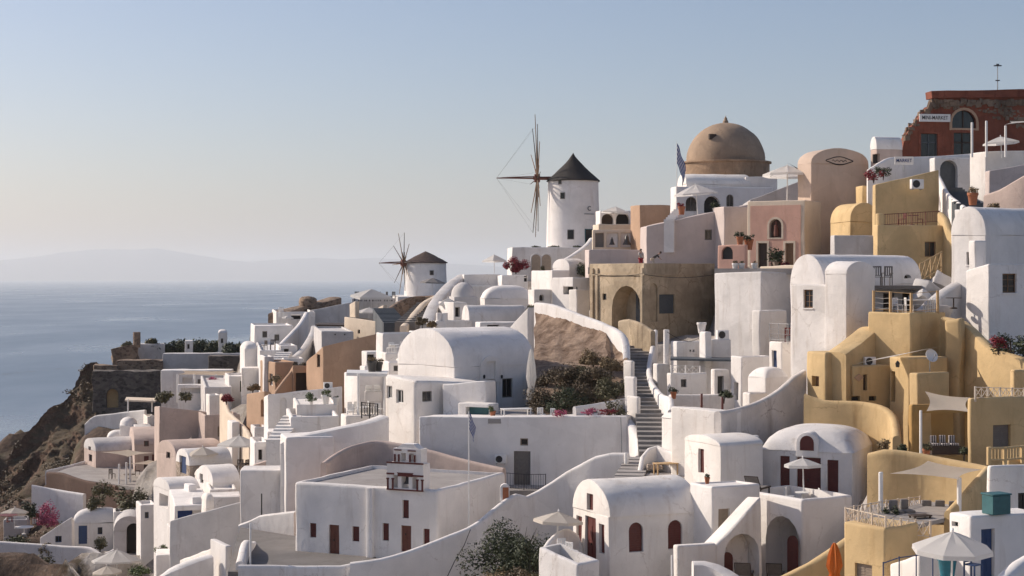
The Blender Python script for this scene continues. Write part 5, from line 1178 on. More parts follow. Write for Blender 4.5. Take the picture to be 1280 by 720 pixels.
# ================================================================== LEFT RIDGE HOUSES
b = bld('tan_slanted_house', 'big tan house with a slanting roofline and one tall slit window', HW, (404,150), 26, 478, 383, (452,433,415), 6.5, 'plain', 'tan', ops=[('L','w',396,443,400,459,'r','darkwood')], bev=.08)
bld('tan_cube_house', 'tan cube with two pale windows on its bright side', HW, (344,158), 26, 372, 325, 453, 5.5, 'flat', 'tan', par=.15, ops=[('L','w',328,467,332,479,'r','whitepaint'),('L','w',337,467,341,482,'r','whitepaint')])
bld('tan_link_house', 'tan link house with a sloping stair and dark square opening', HW, (366,155), 20, 404, 358, (470,456,458), 5, 'plain', 'tan', ops=[('F','h',368,466,385,491,'r','darkwood',.7)])
run('tan_stair_wall', 'tan sloping stair wall between the tan cube and tan link house', 'wall', [(343,490,154),(352,478,154.4),(360,468,155),(368,459,155.6)], .4, 4, 'tan')
bld('tan_tower_wall', 'tall tan wall with an arched doorway above the dining terrace', 'wall', (331,148), 34, 338, 308, (492,489,489), 6, 'plain', 'tan', ops=[('L','h',326,499,330,521,'a','darkwood',.4)])
bld('cream_house', 'cream house with a bright side and tiny dark window', HW, (472,180), 40, 502, 430, (396,402,404), 4, 'flat', 'cream', par=.2, ops=[('L','w',447,412,450,417,'r','darkwood')])
for i,(px,a,c,lb) in enumerate((((441),376,398,'cream gate pillar with sloping side nearer the white arcs'),((476),381,404,'cream gate pillar with sloping side by the grey steps'))):
    bld('cream_pillar', lb, 'pillar', (px+3,186), 30, px+8, px-4, (a+4,a,a), 2.4, 'plain', 'cream', group='cream gate pillars')
bld('grey_back_house', 'grey-shaded flat house behind the tan link house', HW, (402,168), 10, 442, 392, 414, 3, 'flat', 'grey_white', par=.2, ops=[('F','h',418,417,420,419,'r','painted_void',.2),('F','h',430,417,432,419,'r','painted_void',.2)])
bld('two_window_house', 'white house with two dark windows facing the sea cliff', HW, (318,198), 12, 366, 313, 407, 4.5, 'flat', 'white', par=.2, ops=[('F','w',328,414,334,422,'r','greywood'),('F','w',343,418,349,426,'r','greywood')])
bld('sea_edge_house', 'white flat house at the top of the sea-side arcs', HW, (345,213), 10, 394, 340, 390, 4, 'flat', 'white', par=.4, ops=[('F','h',364,393,376,399,'r','painted_void',.5)])
chair('small white chair on the sea-edge roof', 352, 396, 210, .4, 'whitepaint', 1.4); umbrella('white folded-edge parasol on the sea-edge roof', 359, 394, 212, .8, h=1.4, sides=4, rot=.5)
run('outer_arc_wall', 'outer white arc wall sweeping from the two-window house to the ridge', 'wall', [(343,437,188),(352,428,190),(364,416,194),(374,405,199),(380,396,204),(383,390,208)], .6, 2.5)
run('inner_arc_wall', 'pale swooping wall ending in an upright horn above the tan link house', 'wall', [(366,446,176),(376,438,178),(385,426,182),(391,415,186),(393,407,189)], .8, 3, 'grey_white')
bld('white_box_house', 'small white box house within the white arcs', HW, (350,178), 14, 372, 344, 432, 3, 'flat', 'white', par=.2, ops=[('F','h',355,436,361,446,'r','painted_void',.4)])
bld('ledge_house', 'low white ledge house under the two-window house', HW, (325,176), 10, 352, 320, 438, 4, 'flat', 'white_b', par=.3, ops=[('F','w',333,444,338,450,'r','greywood')])
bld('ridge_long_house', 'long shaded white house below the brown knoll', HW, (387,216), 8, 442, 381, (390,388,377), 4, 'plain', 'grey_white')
slab('dark_pergola', 'flat dark pergola roof among the ridge houses', 'pergola', [(394,192),(436,190),(438,198),(398,200)], 405, 194, .3, 'darkwood', None, False)
bm = bmesh.new(); lathe(bm, [(1.25,-.6),(1.3,.4),(1.2,.85),(.8,1.1),(0,1.2)], 20); wobble(bm,.1,5,1.2); o = obj('stone_hut', bm, 'brownstone'); o.location = W(385,381,232); tag(o, 'round dark stone hut on the ridge knoll', 'hut')
bld('white_pillar_shrine', 'narrow white pointed shrine beside the dark clifftop trees', 'shrine', (273,262), 10, 284, 268, 416, 4, 'pillow', 'white', rise=.5, ops=[('F','w',276,423,279,429,'r','greywood')])
bld('white_stair_pier', 'rounded white pier stepping down from the two-window house', 'wall', (306,190), 16, 322, 300, 436, 5, 'pillow', 'white', rise=.8)
bld('white_pier_base', 'white stepped base in front of the rounded white pier', 'wall', (302,182), 10, 325, 297, 460, 4, 'plain', 'white')
# clifftop ruins
b = bld('dark_stone_ruin', 'dark stone fort wall with a timber door on the sea cliff', 'ruin', (115,246), 8, 200, 109, 464, 5.5, 'plain', 'darkstone', wob=.3, bev=.12, ops=[('F','h',133,486,148,510,'a','palewood',.8)])
bld('brown_stone_ruin', 'brown stone bastion on top of the dark fort wall', 'ruin', (146,252), 10, 203, 139, 451, 4, 'plain', 'brownstone', wob=.25)
bld('upper_stone_ruin', 'jagged brown stone remnant at the clifftop edge', 'ruin', (140,258), 12, 172, 134, (440,435,431), 4, 'plain', 'brownstone', wob=.5)
bld('low_stone_ledge', 'low flat stone ledge on the seaward corner of the fort', 'ruin', (116,250), 8, 146, 112, 457, 3, 'plain', 'brownstone', wob=.3)
bld('grey_clifftop_house', 'grey-white plain house beside the stone chimney', HW, (172,262), 8, 206, 166, 430, 3, 'plain', 'grey_white')
post('brown stone chimney with a thin spike on the clifftop', 171, 415, 432, 260, .6, 'brownstone', 'chimney', 'chimney')
bld('long_concrete_wall', 'long grey concrete wall below the clifftop trees', 'wall', (203,254), 4, 304, 198, 442, 4, 'plain', 'grey_white')
bld('low_dark_wall', 'dark stone terrace wall beside the grey concrete wall', 'wall', (260,240), 4, 304, 255, 445, 4, 'plain', 'darkstone', wob=.2)
bld('white_hut', 'tiny white hut among the dark clifftop trees', 'hut', (231,260), 10, 241, 227, 426, 3, 'plain', 'white', ops=[('F','h',234,430,237,436,'r','painted_void',.3)])
for i,(px,py,s_,lb) in enumerate(((160,433,1.2,'brown shrub on the clifftop beside the chimney'),(188,430,1.6,'olive shrub behind the grey clifftop house'),(214,441,2.3,'dark tree left standing before the tiny white hut'),(224,436,2.2,'dark tree crown just behind the tiny white hut'),(250,440,2.6,'tallest dark tree beyond the tiny white hut'),(263,438,2.2,'dark tree between hut and white shrine'),(292,440,2.6,'dense dark tree beside the narrow white shrine'),(205,436,1.8,'dark tree at the end of the grey concrete wall'))):
    bush(lb, px, py+3, 264 if i != 6 else 258, s_, 'leaf_dark' if i > 1 else 'leaf_olive', 1000, .28, 110+i, (1,1,.95), 'clifftop_tree', 'tree', 'dark trees along the clifftop')
bld('white_long_house', 'white house under the sand-coloured pergola canopy', HW, (201,215), 6, 290, 196, 463, 4.5, 'plain', 'white', ops=[('F','h',228,472,240,488,'r','white_b',.5),('F','d',247,474,252,490,'r','greywood')])
sail('sand_canopy', 'sand-coloured flat canopy over the white cliff house', [(222,468,206),(292,470,206),(296,464,212),(226,463,212)], 'cream', 'canopy', .05)
for px,lb in ((222,'seaward'),(243,'middle'),(270,'landward')): post(lb+' white post of the sand-coloured canopy', px, 468, 500, 206, .12, group='canopy posts')
bush('pink bougainvillea under the sand-coloured canopy', 268, 482, 200, 1.5, 'leaf_pink', 700, .16, 130, (1.2,1,.8), 'bougainvillea', 'bougainvillea')
bush('grey agave-like plant beside the white cliff house', 206, 500, 205, 1.3, 'leaf_olive', 400, .25, 131); 
# ================================================================== SMALLER THINGS ON TERRACES AND ROOFS
def cable(label, pts, r=.02, name='cable', col='darkcloth', sag=0):
    P = catmull([W(*p) for p in pts], .6); org = P[0].copy(); n = len(P)-1
    bm = bmesh.new(); tube(bm, [p-org-Vector((0,0,sag*4*(i/n)*(1-i/n))) for i, p in enumerate(P)], r, 5); o = obj(name, bm, col); o.location = org
    return tag(o, label, 'cable')
cable('thin dark cable slung along the brown house front', [(740,342,139),(770,344,139.2),(803,342,138.5)], .025, sag=.1); cable('thin dark cable slung along the shaded side of the brown house', [(806,343,138.6),(850,345,139),(893,343,140)], .025, sag=.15)
cable('dark conduit running down the sweeping wall below the flagpole', [(588,662,90.9),(580,682,90.4),(568,702,90),(556,728,89.5)], .025, 'conduit')
run('ledge_wall', 'low white ledge wall carrying the street lamp above the chapel forecourt', 'wall', [(300,655,108.8),(314,650,108.6),(326,644,108.3),(345,641,107.6),(372,638,106.5)], .7, 2.5, 'white_b')
cable('thin pipe down the long terrace wall beside the stepped blocks', [(776,522,105.2),(777,545,105.2),(777,566,105.2)], .03, 'pipe', 'greymetal')
cable('black cable strung from the vent house to the high blank wall', [(834,415,117),(860,424,118),(888,412,122)], .02, sag=.2)
run('dry_stone_bank', 'brown dry-stone bank along the ridge knoll', 'wall', [(346,391,226),(360,386,230),(380,381,232),(398,377,233),(418,371,236)], 2.6, 1.6, 'brownstone')
bm = None
W5 = [  # name, label, cat, B, yaw, C, A, top, down, roof, col, kw
 ('terrace_step', 'white terrace step inside the inner swooping wall', 'wall', (354,170), 14, 380, 350, 448, 2.5, 'flat', 'white', dict(par=.3)),
 ('terrace_step', 'white landing step at the foot of the outer arc wall', 'wall', (330,170), 14, 350, 325, 452, 2.5, 'flat', 'white', dict(par=.25)),
 ('low_house', 'low white house with a dark doorway behind the pink bougainvillea canopy', 'house', (286,186), 14, 318, 281, 470, 3, 'flat', 'white', dict(par=.3, ops=[('F','h',300,476,306,490,'r','painted_void',.4)])),
 ('low_house', 'low grey-white house below the dark stone terrace wall', 'house', (256,182), 12, 290, 251, 484, 3, 'flat', 'grey_white', dict(par=.3)),
 ('garden_cube', 'small white garden cube left of the cream scallop wall', 'wall', (262,174), 20, 276, 257, 494, 2.5, 'flat', 'white', dict(par=.2)),
 ('recess_wall', 'white wall with a long shaded recess under the sand-coloured canopy', 'wall', (222,203), 8, 262, (1.2,), 481, 2.5, 'plain', 'white', dict(ops=[('F','h',226,485,256,492,'r','white_b',.6)])),
 ('cliff_cube', 'white cube on the bare cliff top beside the curved low wall', 'wall', (184,214), 20, 195, 179, 521, 2.5, 'flat', 'white', dict(par=.2)),
 ('cliff_dome_house', 'tiny domed white house between cliff wall and pinkish house', 'house', (150,212), 14, 172, 145, 532, 3, 'dome', 'white', dict(rise=1.0)),
 ('cliff_vault', 'tiny white vault beside the curved low cliff wall', 'house', (170,210), 20, 190, 164, 540, 2.5, 'vx', 'white', dict(rise=.8)),
 ('ridge_cube', 'small white cube at the foot of the ochre stairs', 'wall', (516,152), 16, 534, 511, 414, 2.5, 'flat', 'white', dict(par=.2)),
 ('ridge_step', 'white step block in front of the flat grey roof', 'wall', (500,128), 16, 522, 495, 449, 3, 'flat', 'white', dict(par=.2)),
 ('ridge_room', 'small white room with a dark square window below the flat grey roof', 'house', (486,126), 18, 506, 480, 452, 3, 'flat', 'white', dict(par=.2, ops=[('F','w',492,457,498,464,'r','greywood')])),
 ('ridge_niche', 'white niche house between cushion dome and dark-window house', 'house', (668,160), 24, 690, 660, 362, 3, 'plain', 'white', dict(ops=[('F','h',674,368,680,376,'a','painted_void',.4)])),
 ('ridge_ledge', 'white ledge block beneath the cushion-shaped dome', 'wall', (604,158), 10, 662, 598, 384, 2.5, 'flat', 'white', dict(par=.15)),
 ('alley_step', 'white step block beside the stone cottage corner', 'wall', (214,134), 20, 232, 208, 660, 3, 'flat', 'white', dict(par=.2)),
 ('roof_hatch', 'small white hatch on the bright vaulted porch', 'wall', (236,133), 28, 246, 230, 606, 1.5, 'plain', 'white', {}),
 ('balcony_block', 'white balcony block between lattice balcony house and staircase wall', 'wall', (822,117), 20, 838, 816, 455, 3, 'flat', 'white', dict(par=.4)),
 ('stair_house', 'small white house with a dark gate beside the white flat-roofed cube', 'house', (893,109), 16, 912, 888, 462, 4, 'flat', 'white_b', dict(par=.2, ops=[('F','h',897,470,905,492,'r','blackmetal',.3)])),
 ('porch_step', 'white step block in front of the round-topped bastion', 'wall', (937,96), 24, 960, 928, 492, 3, 'flat', 'white', dict(par=.2)),
]
for n_, lb, ct, B, yw, C, A, tp, dn, rf, cl, kw in W5: bld(n_, lb, ct, B, yw, C, A, tp, dn, rf, cl, **kw)
slab('flat_canopy', 'pale flat canopy beside the agave-like plant', 'canopy', [(156,214),(194,212),(196,217),(158,219)], 499, 215, .2, 'cream', None, False)
for px, lb in ((160,'seaward thin post of the pale flat canopy'),(190,'landward thin post of the pale flat canopy')): post(lb, px, 499, 512, 213.5, .1)
for i,(px,py,d,c_,lb) in enumerate(((438,521,119.5,'whitepaint','white chair at the pergola, nearest the potted plants'),(450,519,120,'whitepaint','white chair in the middle of the pergola terrace'),(464,517,120,'whitepaint','white chair at the scroll railing end of the pergola'),(474,519,120,'whitepaint','white chair against the two-window block wall'),
   (488,442,131,'whitepaint','white chair on the roof terrace below the flat grey roof'),(498,441,131.5,'whitepaint','white chair nearer the great gable on the upper roof terrace'),(330,438,179,'darkwood','dark chair on the ledge house terrace'),(341,437,179,'darkwood','dark chair under the two-window house'),
   (140,598,192,'darkwood','dark chair on the shade-sail terrace, seaward side'),(172,594,193,'darkwood','dark chair on the shade-sail terrace near the maroon doors'),(184,592,194,'darkwood','dark chair close to the maroon doors'),(12,652,175,'redframe','red chair at the edge of the far cliff terrace'),(44,654,175,'redframe','red chair beside the dark cypress-like shrub'))):
    chair(lb, px, py, d, i*.9, c_, 1.25 if d > 150 else 1.05)
for i in range(7):
    px = 446+i*8; chair(('dark ridge-terrace seat at the seaward end of the marquee','dark ridge-terrace seat second along under the marquee','dark ridge-terrace seat just seaward of the marquee middle','dark ridge-terrace seat in the middle of the marquee','dark ridge-terrace seat just landward of the marquee middle','dark ridge-terrace seat last but one toward the small windmill','dark ridge-terrace seat nearest the small windmill')[i], px, 376, 234, i*.4, 'darkcloth', 1.5, 'dark seats under the ridge marquee')
table('white table between the pergola chairs', 456, 521, 119.6, .45); table('white table on the upper roof terrace below the flat grey roof', 493, 442, 130.6, .4); table('low dark table on the shade-sail terrace', 162, 598, 191, .7, .5, col='darkwood')
for i,(px,py,d,s_,mt,lb) in enumerate(((316,486,160,.7,'leaf_dry','dry plant beside the tall tan wall'),(283,500,160,.8,'leaf_red','reddish plant on the cream scallop wall'),(374,460,156,.8,'leaf_brown','brown plant on the tan link house roof'),
   (232,498,190,1.0,'leaf_olive','grey-green agave below the shaded recess'),(205,690,136,.8,'leaf_green','green plant by the stone cottage corner'),(60,690,163,1.0,'leaf_brown','brown plant behind the long low wall'),(345,476,146,.7,'leaf_dry','dry plant on the tan stair wall'),(540,407,150,.6,'leaf_dry','dry plant at the bottom of the ochre stairs'),
   (528,404,152,.7,'leaf_brown','brown plant beside the ochre stairs'),(1240,262,116,.6,'leaf_dry','dry plant on the white parapet house'),(905,495,106,.6,'leaf_dark','dark plant beside the maroon gate posts'),(1126,566,84,.5,'leaf_dark','dark plant at the blue-grey slot of the ochre houses'))):
    bush(lb, px, py, d, s_, mt, 500, .09 if d < 150 else .14, 200+i, (1,1,.9), 'small_plant', 'plant', 'small plants between the houses')
for i,(px,py,d,lb) in enumerate(((1112,657,63.5,'terracotta pot on the lattice deck near the thick pale post'),(1186,660,64,'terracotta pot at the end of the lattice deck'),(1158,572,82,'terracotta pot at the foot of the white awning post'),(842,498,107.4,'terracotta pot by the lattice balcony house'),(616,522,109,'terracotta pot at the terrace kiosk'),(698,524,108,'terracotta pot by the terrace flower bed'))):
    pot(lb, px, py, d, .45, 'terracottapot', ('leaf_dark','leaf_green','leaf_olive')[i%3], .38, seed=40+i)
bench_set('cushioned white bench against the long terrace flower bed', 722, 524, 109, 1.4, .6, .4, .1, 'white', cushions=2, ccol='greycloth', name='bench', cat='bench')
aircon('white air conditioner on the roof step of the small vaulted house', 940, 556, 86, .4, .8); aircon('small air conditioner on the white terrace house roof', 410, 486, 139, .2, .9)

stairs('white_steps', 'short white steps climbing to the planter blocks', (345,552,117), (366,519,127), 1.4, 8, 'white_b'); stairs('white_steps', 'white steps between the inner arc wall and the tan cube', (340,462,164), (356,440,176), 1.6, 8, 'white_b')
bld('low_parapet_house', 'small white parapet house tucked above the retaining block', 'house', (318,134), 14, 336, 312, 553, 3.5, 'flat', 'white', par=.35, ops=[('F','h',323,562,328,575,'r','painted_void',.4)])
bld('terrace_box', 'white terrace box with low parapet behind the big dining parasol', 'wall', (318,146), 16, 334, 313, 534, 3, 'flat', 'white', par=.4)
bld('lane_house', 'white lane house with blue shutter beside the bright vaulted porch', 'house', (176,150), 20, 196, 170, 632, 3, 'flat', 'white', par=.3, ops=[('F','w',181,640,186,648,'r','blue')])
bld('lane_step', 'white step terrace beneath the maroon planter wall', 'wall', (142,168), 14, 172, 136, 640, 2.5, 'flat', 'white', par=.3)
bld('cliff_terrace', 'white sunlit terrace parapet on the far cliff terrace', 'wall', (4,178), 10, 34, (3,), 650, 2, 'flat', 'grey_white', par=.4)
bld('flat_lane_roof', 'flat white lane roof in front of the small arched vault', 'house', (262,131), 14, 296, 256, 612, 2, 'flat', 'white', par=.25)
bld('tiny_roof_room', 'tiny white roof room on the pergola back house', 'house', (456,134), 22, 472, 450, 458, 2, 'flat', 'white', par=.2, ops=[('F','h',460,461,465,467,'r','painted_void',.4)])
bld('gallery_house', 'slim white house squeezed between tan cube and white arcs', 'house', (330,160), 14, 342, 325, 446, 3, 'flat', 'white', par=.2)
# ================================================================== WHITE TERRACES, MIDDLE LEFT
b = bld('white_terrace_house', 'white terrace house with a blind arched niche beside the tan tower wall', HW, (335,137), 14, 428, 330, (496,493,483), 6.5, 'plain', 'white', ops=[('F','h',350,497,358,522,'a','white_b',.15)])
bld('planter_block', 'white planter block bearing two potted plants', 'wall', (371,128), 10, 422, 366, 506, 3, 'flat', 'white', par=.12)
bld('lower_planter_block', 'long white step below the planter block', 'wall', (363,122), 10, 424, 358, 521, 3.5, 'flat', 'white', par=.45)
pot('white pot with a bushy green plant on the planter block', 389, 506, 128.6, .4, 'whitepaint', 'leaf_green', .6, seed=21); pot('white tub with a small green plant on the planter block', 407, 505, 129, .75, 'whitepaint', 'leaf_green', .5, seed=22); pot('narrow white pot at the end of the planter block', 420, 506, 129, .6, 'whitepaint', 'leaf_dark', .25, seed=23)
bld('furnished_terrace', 'white terrace block furnished with white benches above the retaining wall', 'terrace', (432,118), 14, 480, 426, 520, 4, 'plain', 'white')
railing('scroll_railing', 'white and dark scroll iron railing on the furnished terrace', [(452,503,117),(462,504,117),(472,505,117.4)], 1.0, 'blackmetal', 'scroll', .03, .05)
slab('white_pergola', 'thin white pergola beam over the furnished terrace', 'pergola', [(433,120),(484,119),(486,123),(434,124)], 465, 121, .22, 'whitepaint', None, False)
for px,lb in ((448,'white pergola post nearer the potted plants'),(481,'white pergola post against the two-window block')): post(lb, px, 467, 522, 119.5, .1, group='white pergola posts')
bench_set('white cushioned bench under the pergola beam', 434, 523, 121, 1.0, .7, .7, .2, 'white', cushions=2, ccol='canvaswhite', name='bench', cat='bench'); bench_set('white built-in seat behind the scroll railing', 456, 500, 124, 1.3, .8, .6, .1, 'white', cushions=2, ccol='canvaswhite', name='bench', cat='bench')
bld('pergola_back_house', 'small white house behind the pergola with dark pots', HW, (447,130), 22, 480, 430, 468, 5, 'flat', 'white', par=.3)
pot('dark glazed urn on the pergola, seaward of its twin', 465, 465, 121.5, .85, 'bronze', 'leaf_dry', .45, seed=25); pot('dark glazed urn on the pergola nearest the great gable', 473, 465, 122, .75, 'bronze', 'leaf_dry', .4, seed=26)
bld('tan_side_slot', 'grey-shaded lean-to with a dark slot behind the tan slanted house', 'shed', (458,146), 14, 480, 452, 440, 4, 'plain', 'white_b', ops=[('F','h',459,443,468,455,'r','painted_void',.5)])
# dining terrace
bld('pinkish_house', 'large pinkish-white house with plain weathered walls', HW, (199,176), 14, 262, 193, (508,508,515), 4.2, 'flat', 'pinkwhite', par=.3)
bld('pinkish_back_house', 'pinkish terrace house behind the large weathered walls', HW, (256,172), 20, 300, 248, 519, 4, 'flat', 'pinkwhite', par=.5, ops=[('F','h',272,533,277,546,'r','shutter',.3),('F','h',281,533,286,546,'r','shutter',.3)])
run('sea_white_wall', 'curved low white wall on the bare cliff top', 'wall', [(106,530,226),(118,520,226),(140,517,225),(162,514,224),(182,512,222)], .4, 1.6, ext=.6)
run('cream_scallop_wall', 'pale scalloped wall stepping down to the dining terrace', 'wall', [(277,492,166),(282,502,162),(286,514,158),(292,520,155),(302,529,151),(310,540,148),(314,556,145)], .4, 3, 'cream')
bld('white_slot_house', 'small white pier house with a slit beside the dining terrace', HW, (290,150), 20, 300, 284, 528, 4, 'plain', 'white')
umbrella('biggest white parasol above the stone dining terrace', 298, 544, 141, 1.95, h=2.8, sides=8, slope=.4)
umbrella('cream parasol beside the stone-fronted vault', 254, 558, 143, 1.35, h=2.3, sides=6, col='canvas', slope=.42)
bld('stone_vault_house', 'grey vaulted house with a stone arch front and blue door', HW, (237,142), 28, 290, 220, 582, 3.4, 'vx', 'palestone', rise=1.3, roofcol='white_b', ops=[('L','d',225,570,233,592,'r','blue')])
bld('round_gable_house', 'pinkish-white vaulted house with a tiny slit in its round gable', HW, (220,156), 30, 280, 196, 572, 4, 'vx', 'pinkwhite', rise=1.4, roofcol='pinkwhite', ops=[('L','w',208,565,213,573,'r','darkwood')])
bld('dining_terrace', 'stone-faced dining terrace with dark blue awning', 'terrace', (296,138), 14, 356, 288, 594, 4, 'flat', 'palestone', par=.3)
sail('blue_awning', 'dark blue awning hanging behind the biggest white parasol', [(322,548,140),(334,552,140),(334,569,138),(320,572,138)], 'bluecloth', 'awning', .03)
for i,px in enumerate((300,312,324)): chair(('dark dining chair nearest the parasol pole','dark dining chair in the middle of the dining terrace','dark dining chair below the dark blue awning')[i], px, 590, 139, i*1.1, 'darkwood', 1.2)
table('dark dining table under the biggest white parasol', 306, 590, 140, .6, col='darkwood')
bld('white_steps_block', 'white stepped block between dining terrace and retaining wall', 'wall', (334,131), 8, 358, 328, 540, 4, 'plain', 'white')
bld('pink_ramp_block', 'pinkish block with a sloping top beside the retaining wall', 'wall', (316,126), 8, 358, 310, (580,581,568), 5, 'plain', 'pinkwhite')
b = bld('small_arch_house', 'small bright white vault with a narrow shuttered gable window', HW, (266,134), 28, 300, 246, 604, 3, 'vx', 'white', rise=1.25, ops=[('L','w',250,592,254,604,'r','greywood')])
bld('white_awning_roof', 'flat white slab roof above the large blank wall', 'roof', (240,126), 10, 300, 232, 622, 1.2, 'plain', 'white', bev=.06)
bld('porch_house', 'white porch with a shaded opening and blue door above the blank wall', HW, (218,125), 14, 262, 212, 632, 3, 'plain', 'white', ops=[('F','h',222,638,254,652,'r','bluecloth',1.0)])
bld('porch_pier', 'white arched pier beside the shaded porch', 'pillar', (258,122), 24, 268, 252, 626, 3, 'pillow', 'white', rise=.5)
bld('lit_vault_porch', 'bright white vaulted porch above the stone cottage', HW, (212,136), 30, 250, 192, 614, 3, 'vx', 'white', rise=.9, ops=[('L','h',199,618,210,634,'r','white_b',.8)])
bld('white_arch_pier', 'white arched wall slit above the vaulted porch', 'wall', (250,140), 24, 262, 243, 596, 3, 'pillow', 'white', rise=.6)
# lower left
b = bld('sail_house', 'beige-white gabled house with two slit windows beside the shade sails', HW, (120,204), 30, 178, 105, 564, 4, 'vx', 'pinkwhite', rise=1.4, roofcol='grey_white', ops=[('L','w',111,568,115,577,'r','darkwood'),('L','w',111,558,114,563,'r','darkwood')])
bld('brown_roof_house', 'long pinkish house with maroon doors behind the shade sails', HW, (168,200), 16, 222, 162, 556, 4.5, 'vx', 'pinkwhite', rise=1.6, ops=[('F','d',180,570,186,586,'r','red'),('F','d',190,568,198,592,'r','red'),('F','w',180,551,186,558,'r','red')])
bld('dome_bump_house', 'white bumpy roof peeking above the long pinkish house', HW, (134,216), 14, 166, 128, 548, 3, 'pillow', 'white', rise=1.0)
sail('beige_shade_sail', 'beige triangular shade sail before the gabled house', [(126,565,196),(160,562,200),(192,566,196),(160,571,190)], 'canvas', sag=.3)
sail('cream_shade_sail', 'cream shade sail in front of the maroon doors', [(158,580,188),(186,575,194),(216,579,190),(204,581,186)], 'canvas', sag=.3)
for px,a,c,lb in ((149,580,608,'seaward pale post of the shade sails'),(163,571,600,'slanted pale post under the beige shade sail'),(158,578,606,'pale post of the cream shade sail')): post(lb, px, a, c, 188, .12)
run('maroon_terrace_wall', 'maroon-brown terrace wall curving below the shade sails', 'wall', [(60,590,196),(78,591,194),(92,596,192),(110,601,190),(128,604,188),(146,607,186)], .5, 2, 'maroon')
run('maroon_planter_wall', 'maroon-brown planter wall nearer the stone cottage', 'wall', [(138,612,182),(160,613,180),(180,609,179),(196,606,178)], .5, 2.6, 'maroon')
slab('sail_terrace', None, None, [(62,197),(150,187),(200,182),(205,200),(110,212)], 597, 194, .4, 'floor', 'structure')
run('thin_sea_wall', 'thin pale wall running seaward from the gabled house', 'wall', [(58,588,200),(76,584,203),(92,580,206),(106,576,208)], .3, 1)
run('bougainvillea_wall', 'tall white garden wall behind the pink bougainvillea', 'wall', [(40,606,182),(62,610,182),(85,614,181),(106,617,180)], .5, 3, 'white')
bush('bright pink bougainvillea in front of the white garden wall', 58, 652, 176, 1.5, 'leaf_pink', 1500, .13, 140, (1.1,1,1.5), 'bougainvillea', 'bougainvillea')
bush('dark cypress-like shrub at the garden wall end', 37, 644, 176, 1.3, 'leaf_dark', 500, .16, 141, (.7,.7,1.4)); bush('olive tree in front of the maroon planter wall', 166, 642, 172, 2.3, 'leaf_olive', 1300, .2, 142, (1,1,1.5), 'olive_tree', 'tree'); bush('leafy shrub at the end of the white garden wall', 120, 633, 174, 1.4, 'leaf_olive', 600, .16, 143); bush('olive shrub above the maroon terrace wall', 129, 616, 180, 1.5, 'leaf_olive', 700, .16, 144)
bush('broad olive shrub in the bottom corner below the long white wall', 34, 722, 158, 2.4, 'leaf_olive', 1500, .16, 145, (1.2,1,.95)); bush('dark low hedge behind the outdoor tables', 12, 690, 172, 2.6, 'leaf_dark', 1200, .2, 146, (1.2,1,.6)); bush('round olive shrub beside the grey vaulted porch', 125, 684, 166, 1.1, 'leaf_olive', 600, .14, 147); bush('low brown brush beyond the long white wall', 102, 718, 156, 1.4, 'leaf_dry', 700, .14, 148)
for px,py,s_,lb in ((10,640,8,'maroon sunshade table on the cliff terrace'),(30,655,8,'white outdoor table on the cliff terrace')): table(lb, px, py+12, 172, 1.0, col='redframe' if 'maroon' in lb else 'whitepaint')
umbrella('pale parasol on the far cliff terrace', 18, 634, 174, 1.5, h=2, sides=6, col='canvas')
b = bld('blue_window_cottage', 'white cottage with blue door and blue window under a lumpy roof', HW, (90,172), 10, 152, 62, (646,654,654), 3.2, 'pillow', 'white', rise=1.4, ops=[('F','d',98,657,109,680,'r','blue'),('F','w',122,659,128,668,'r','blue')])
bld('cottage_step_wall', 'white stepped wall with a small blue window beside the cottage', 'wall', (50,166), 10, 90, 44, (676,672,646), 3, 'plain', 'white', ops=[('F','w',69,670,77,678,'r','blue')])
bld('grey_vault_porch', 'grey arched vault porch with a deep dark opening', HW, (142,164), 12, 181, (5,), 664, 3, 'vy', 'grey_white', rise=1.5, ops=[('F','h',158,654,176,694,'a','painted_void',1.4)])
run('long_lower_wall', 'long low white wall along the bottom corner', 'wall', [(-10,676,164),(40,679,163),(80,682,162),(112,684,161),(128,692,160),(142,686,160)], .4, 3)
b = bld('stone_cottage', 'rough stone cottage with a pale gable patch', HW, (194,158), 34, 212, 178, 640, 4.5, 'plain', 'palestone', ops=[('L','h',184,672,188,690,'r','painted_void',.4),('F','w',199,668,205,680,'r','blue')])
umbrella('large white parasol in the lower corner beside the stone cottage', 146, 687, 148, 2.3, h=2.6, sides=8, slope=.42)
umbrella('smaller cream parasol under the large one by the stone cottage', 135, 707, 145, 1.35, h=2.0, sides=8, col='canvas', slope=.4)
umbrella('small white parasol against the large blank wall', 207, 672, 140, .9, h=1.8, sides=6)
bush('leafy green hedge beside the large corner parasol', 176, 716, 142, 1.3, 'leaf_green', 800, .12, 149, (1.5,1,.7))
bld('alley_house', 'low white alley house at the bottom beside the corner parasol', HW, (195,126), 12, 230, 190, 694, 3, 'plain', 'white')
for px,py,d,sz,mt,nn,sd,lb in ((624,726,87,1.9,'leaf_dark',4200,150,'thick dark bush against the foot of the sweeping wall'),(650,712,85,2.1,'leaf_dark',5200,151,'tallest dark bush between sweeping wall and red-door terrace'),(670,716,82,1.5,'leaf_dark',3400,152,'dark bush tucked behind the red-door terrace'),
    (622,742,84,1.2,'leaf_dry',2200,153,'straw-dry brush at the bottom of the sweeping wall'),(648,742,80,1.3,'leaf_brown',2400,154,'brown brush at the bottom edge below the dark bushes'),(668,745,78,.9,'leaf_olive',1600,155,'grey-green prickly brush beside the red-door terrace')):
    bush(lb, px, py, d, sz, mt, nn, .085, sd, (1.1,1,1.25))
bush('tufty dry plant on the corner of the white pillow roof', 1106, 560, 78, .55, 'leaf_dry', 500, .06, 154)
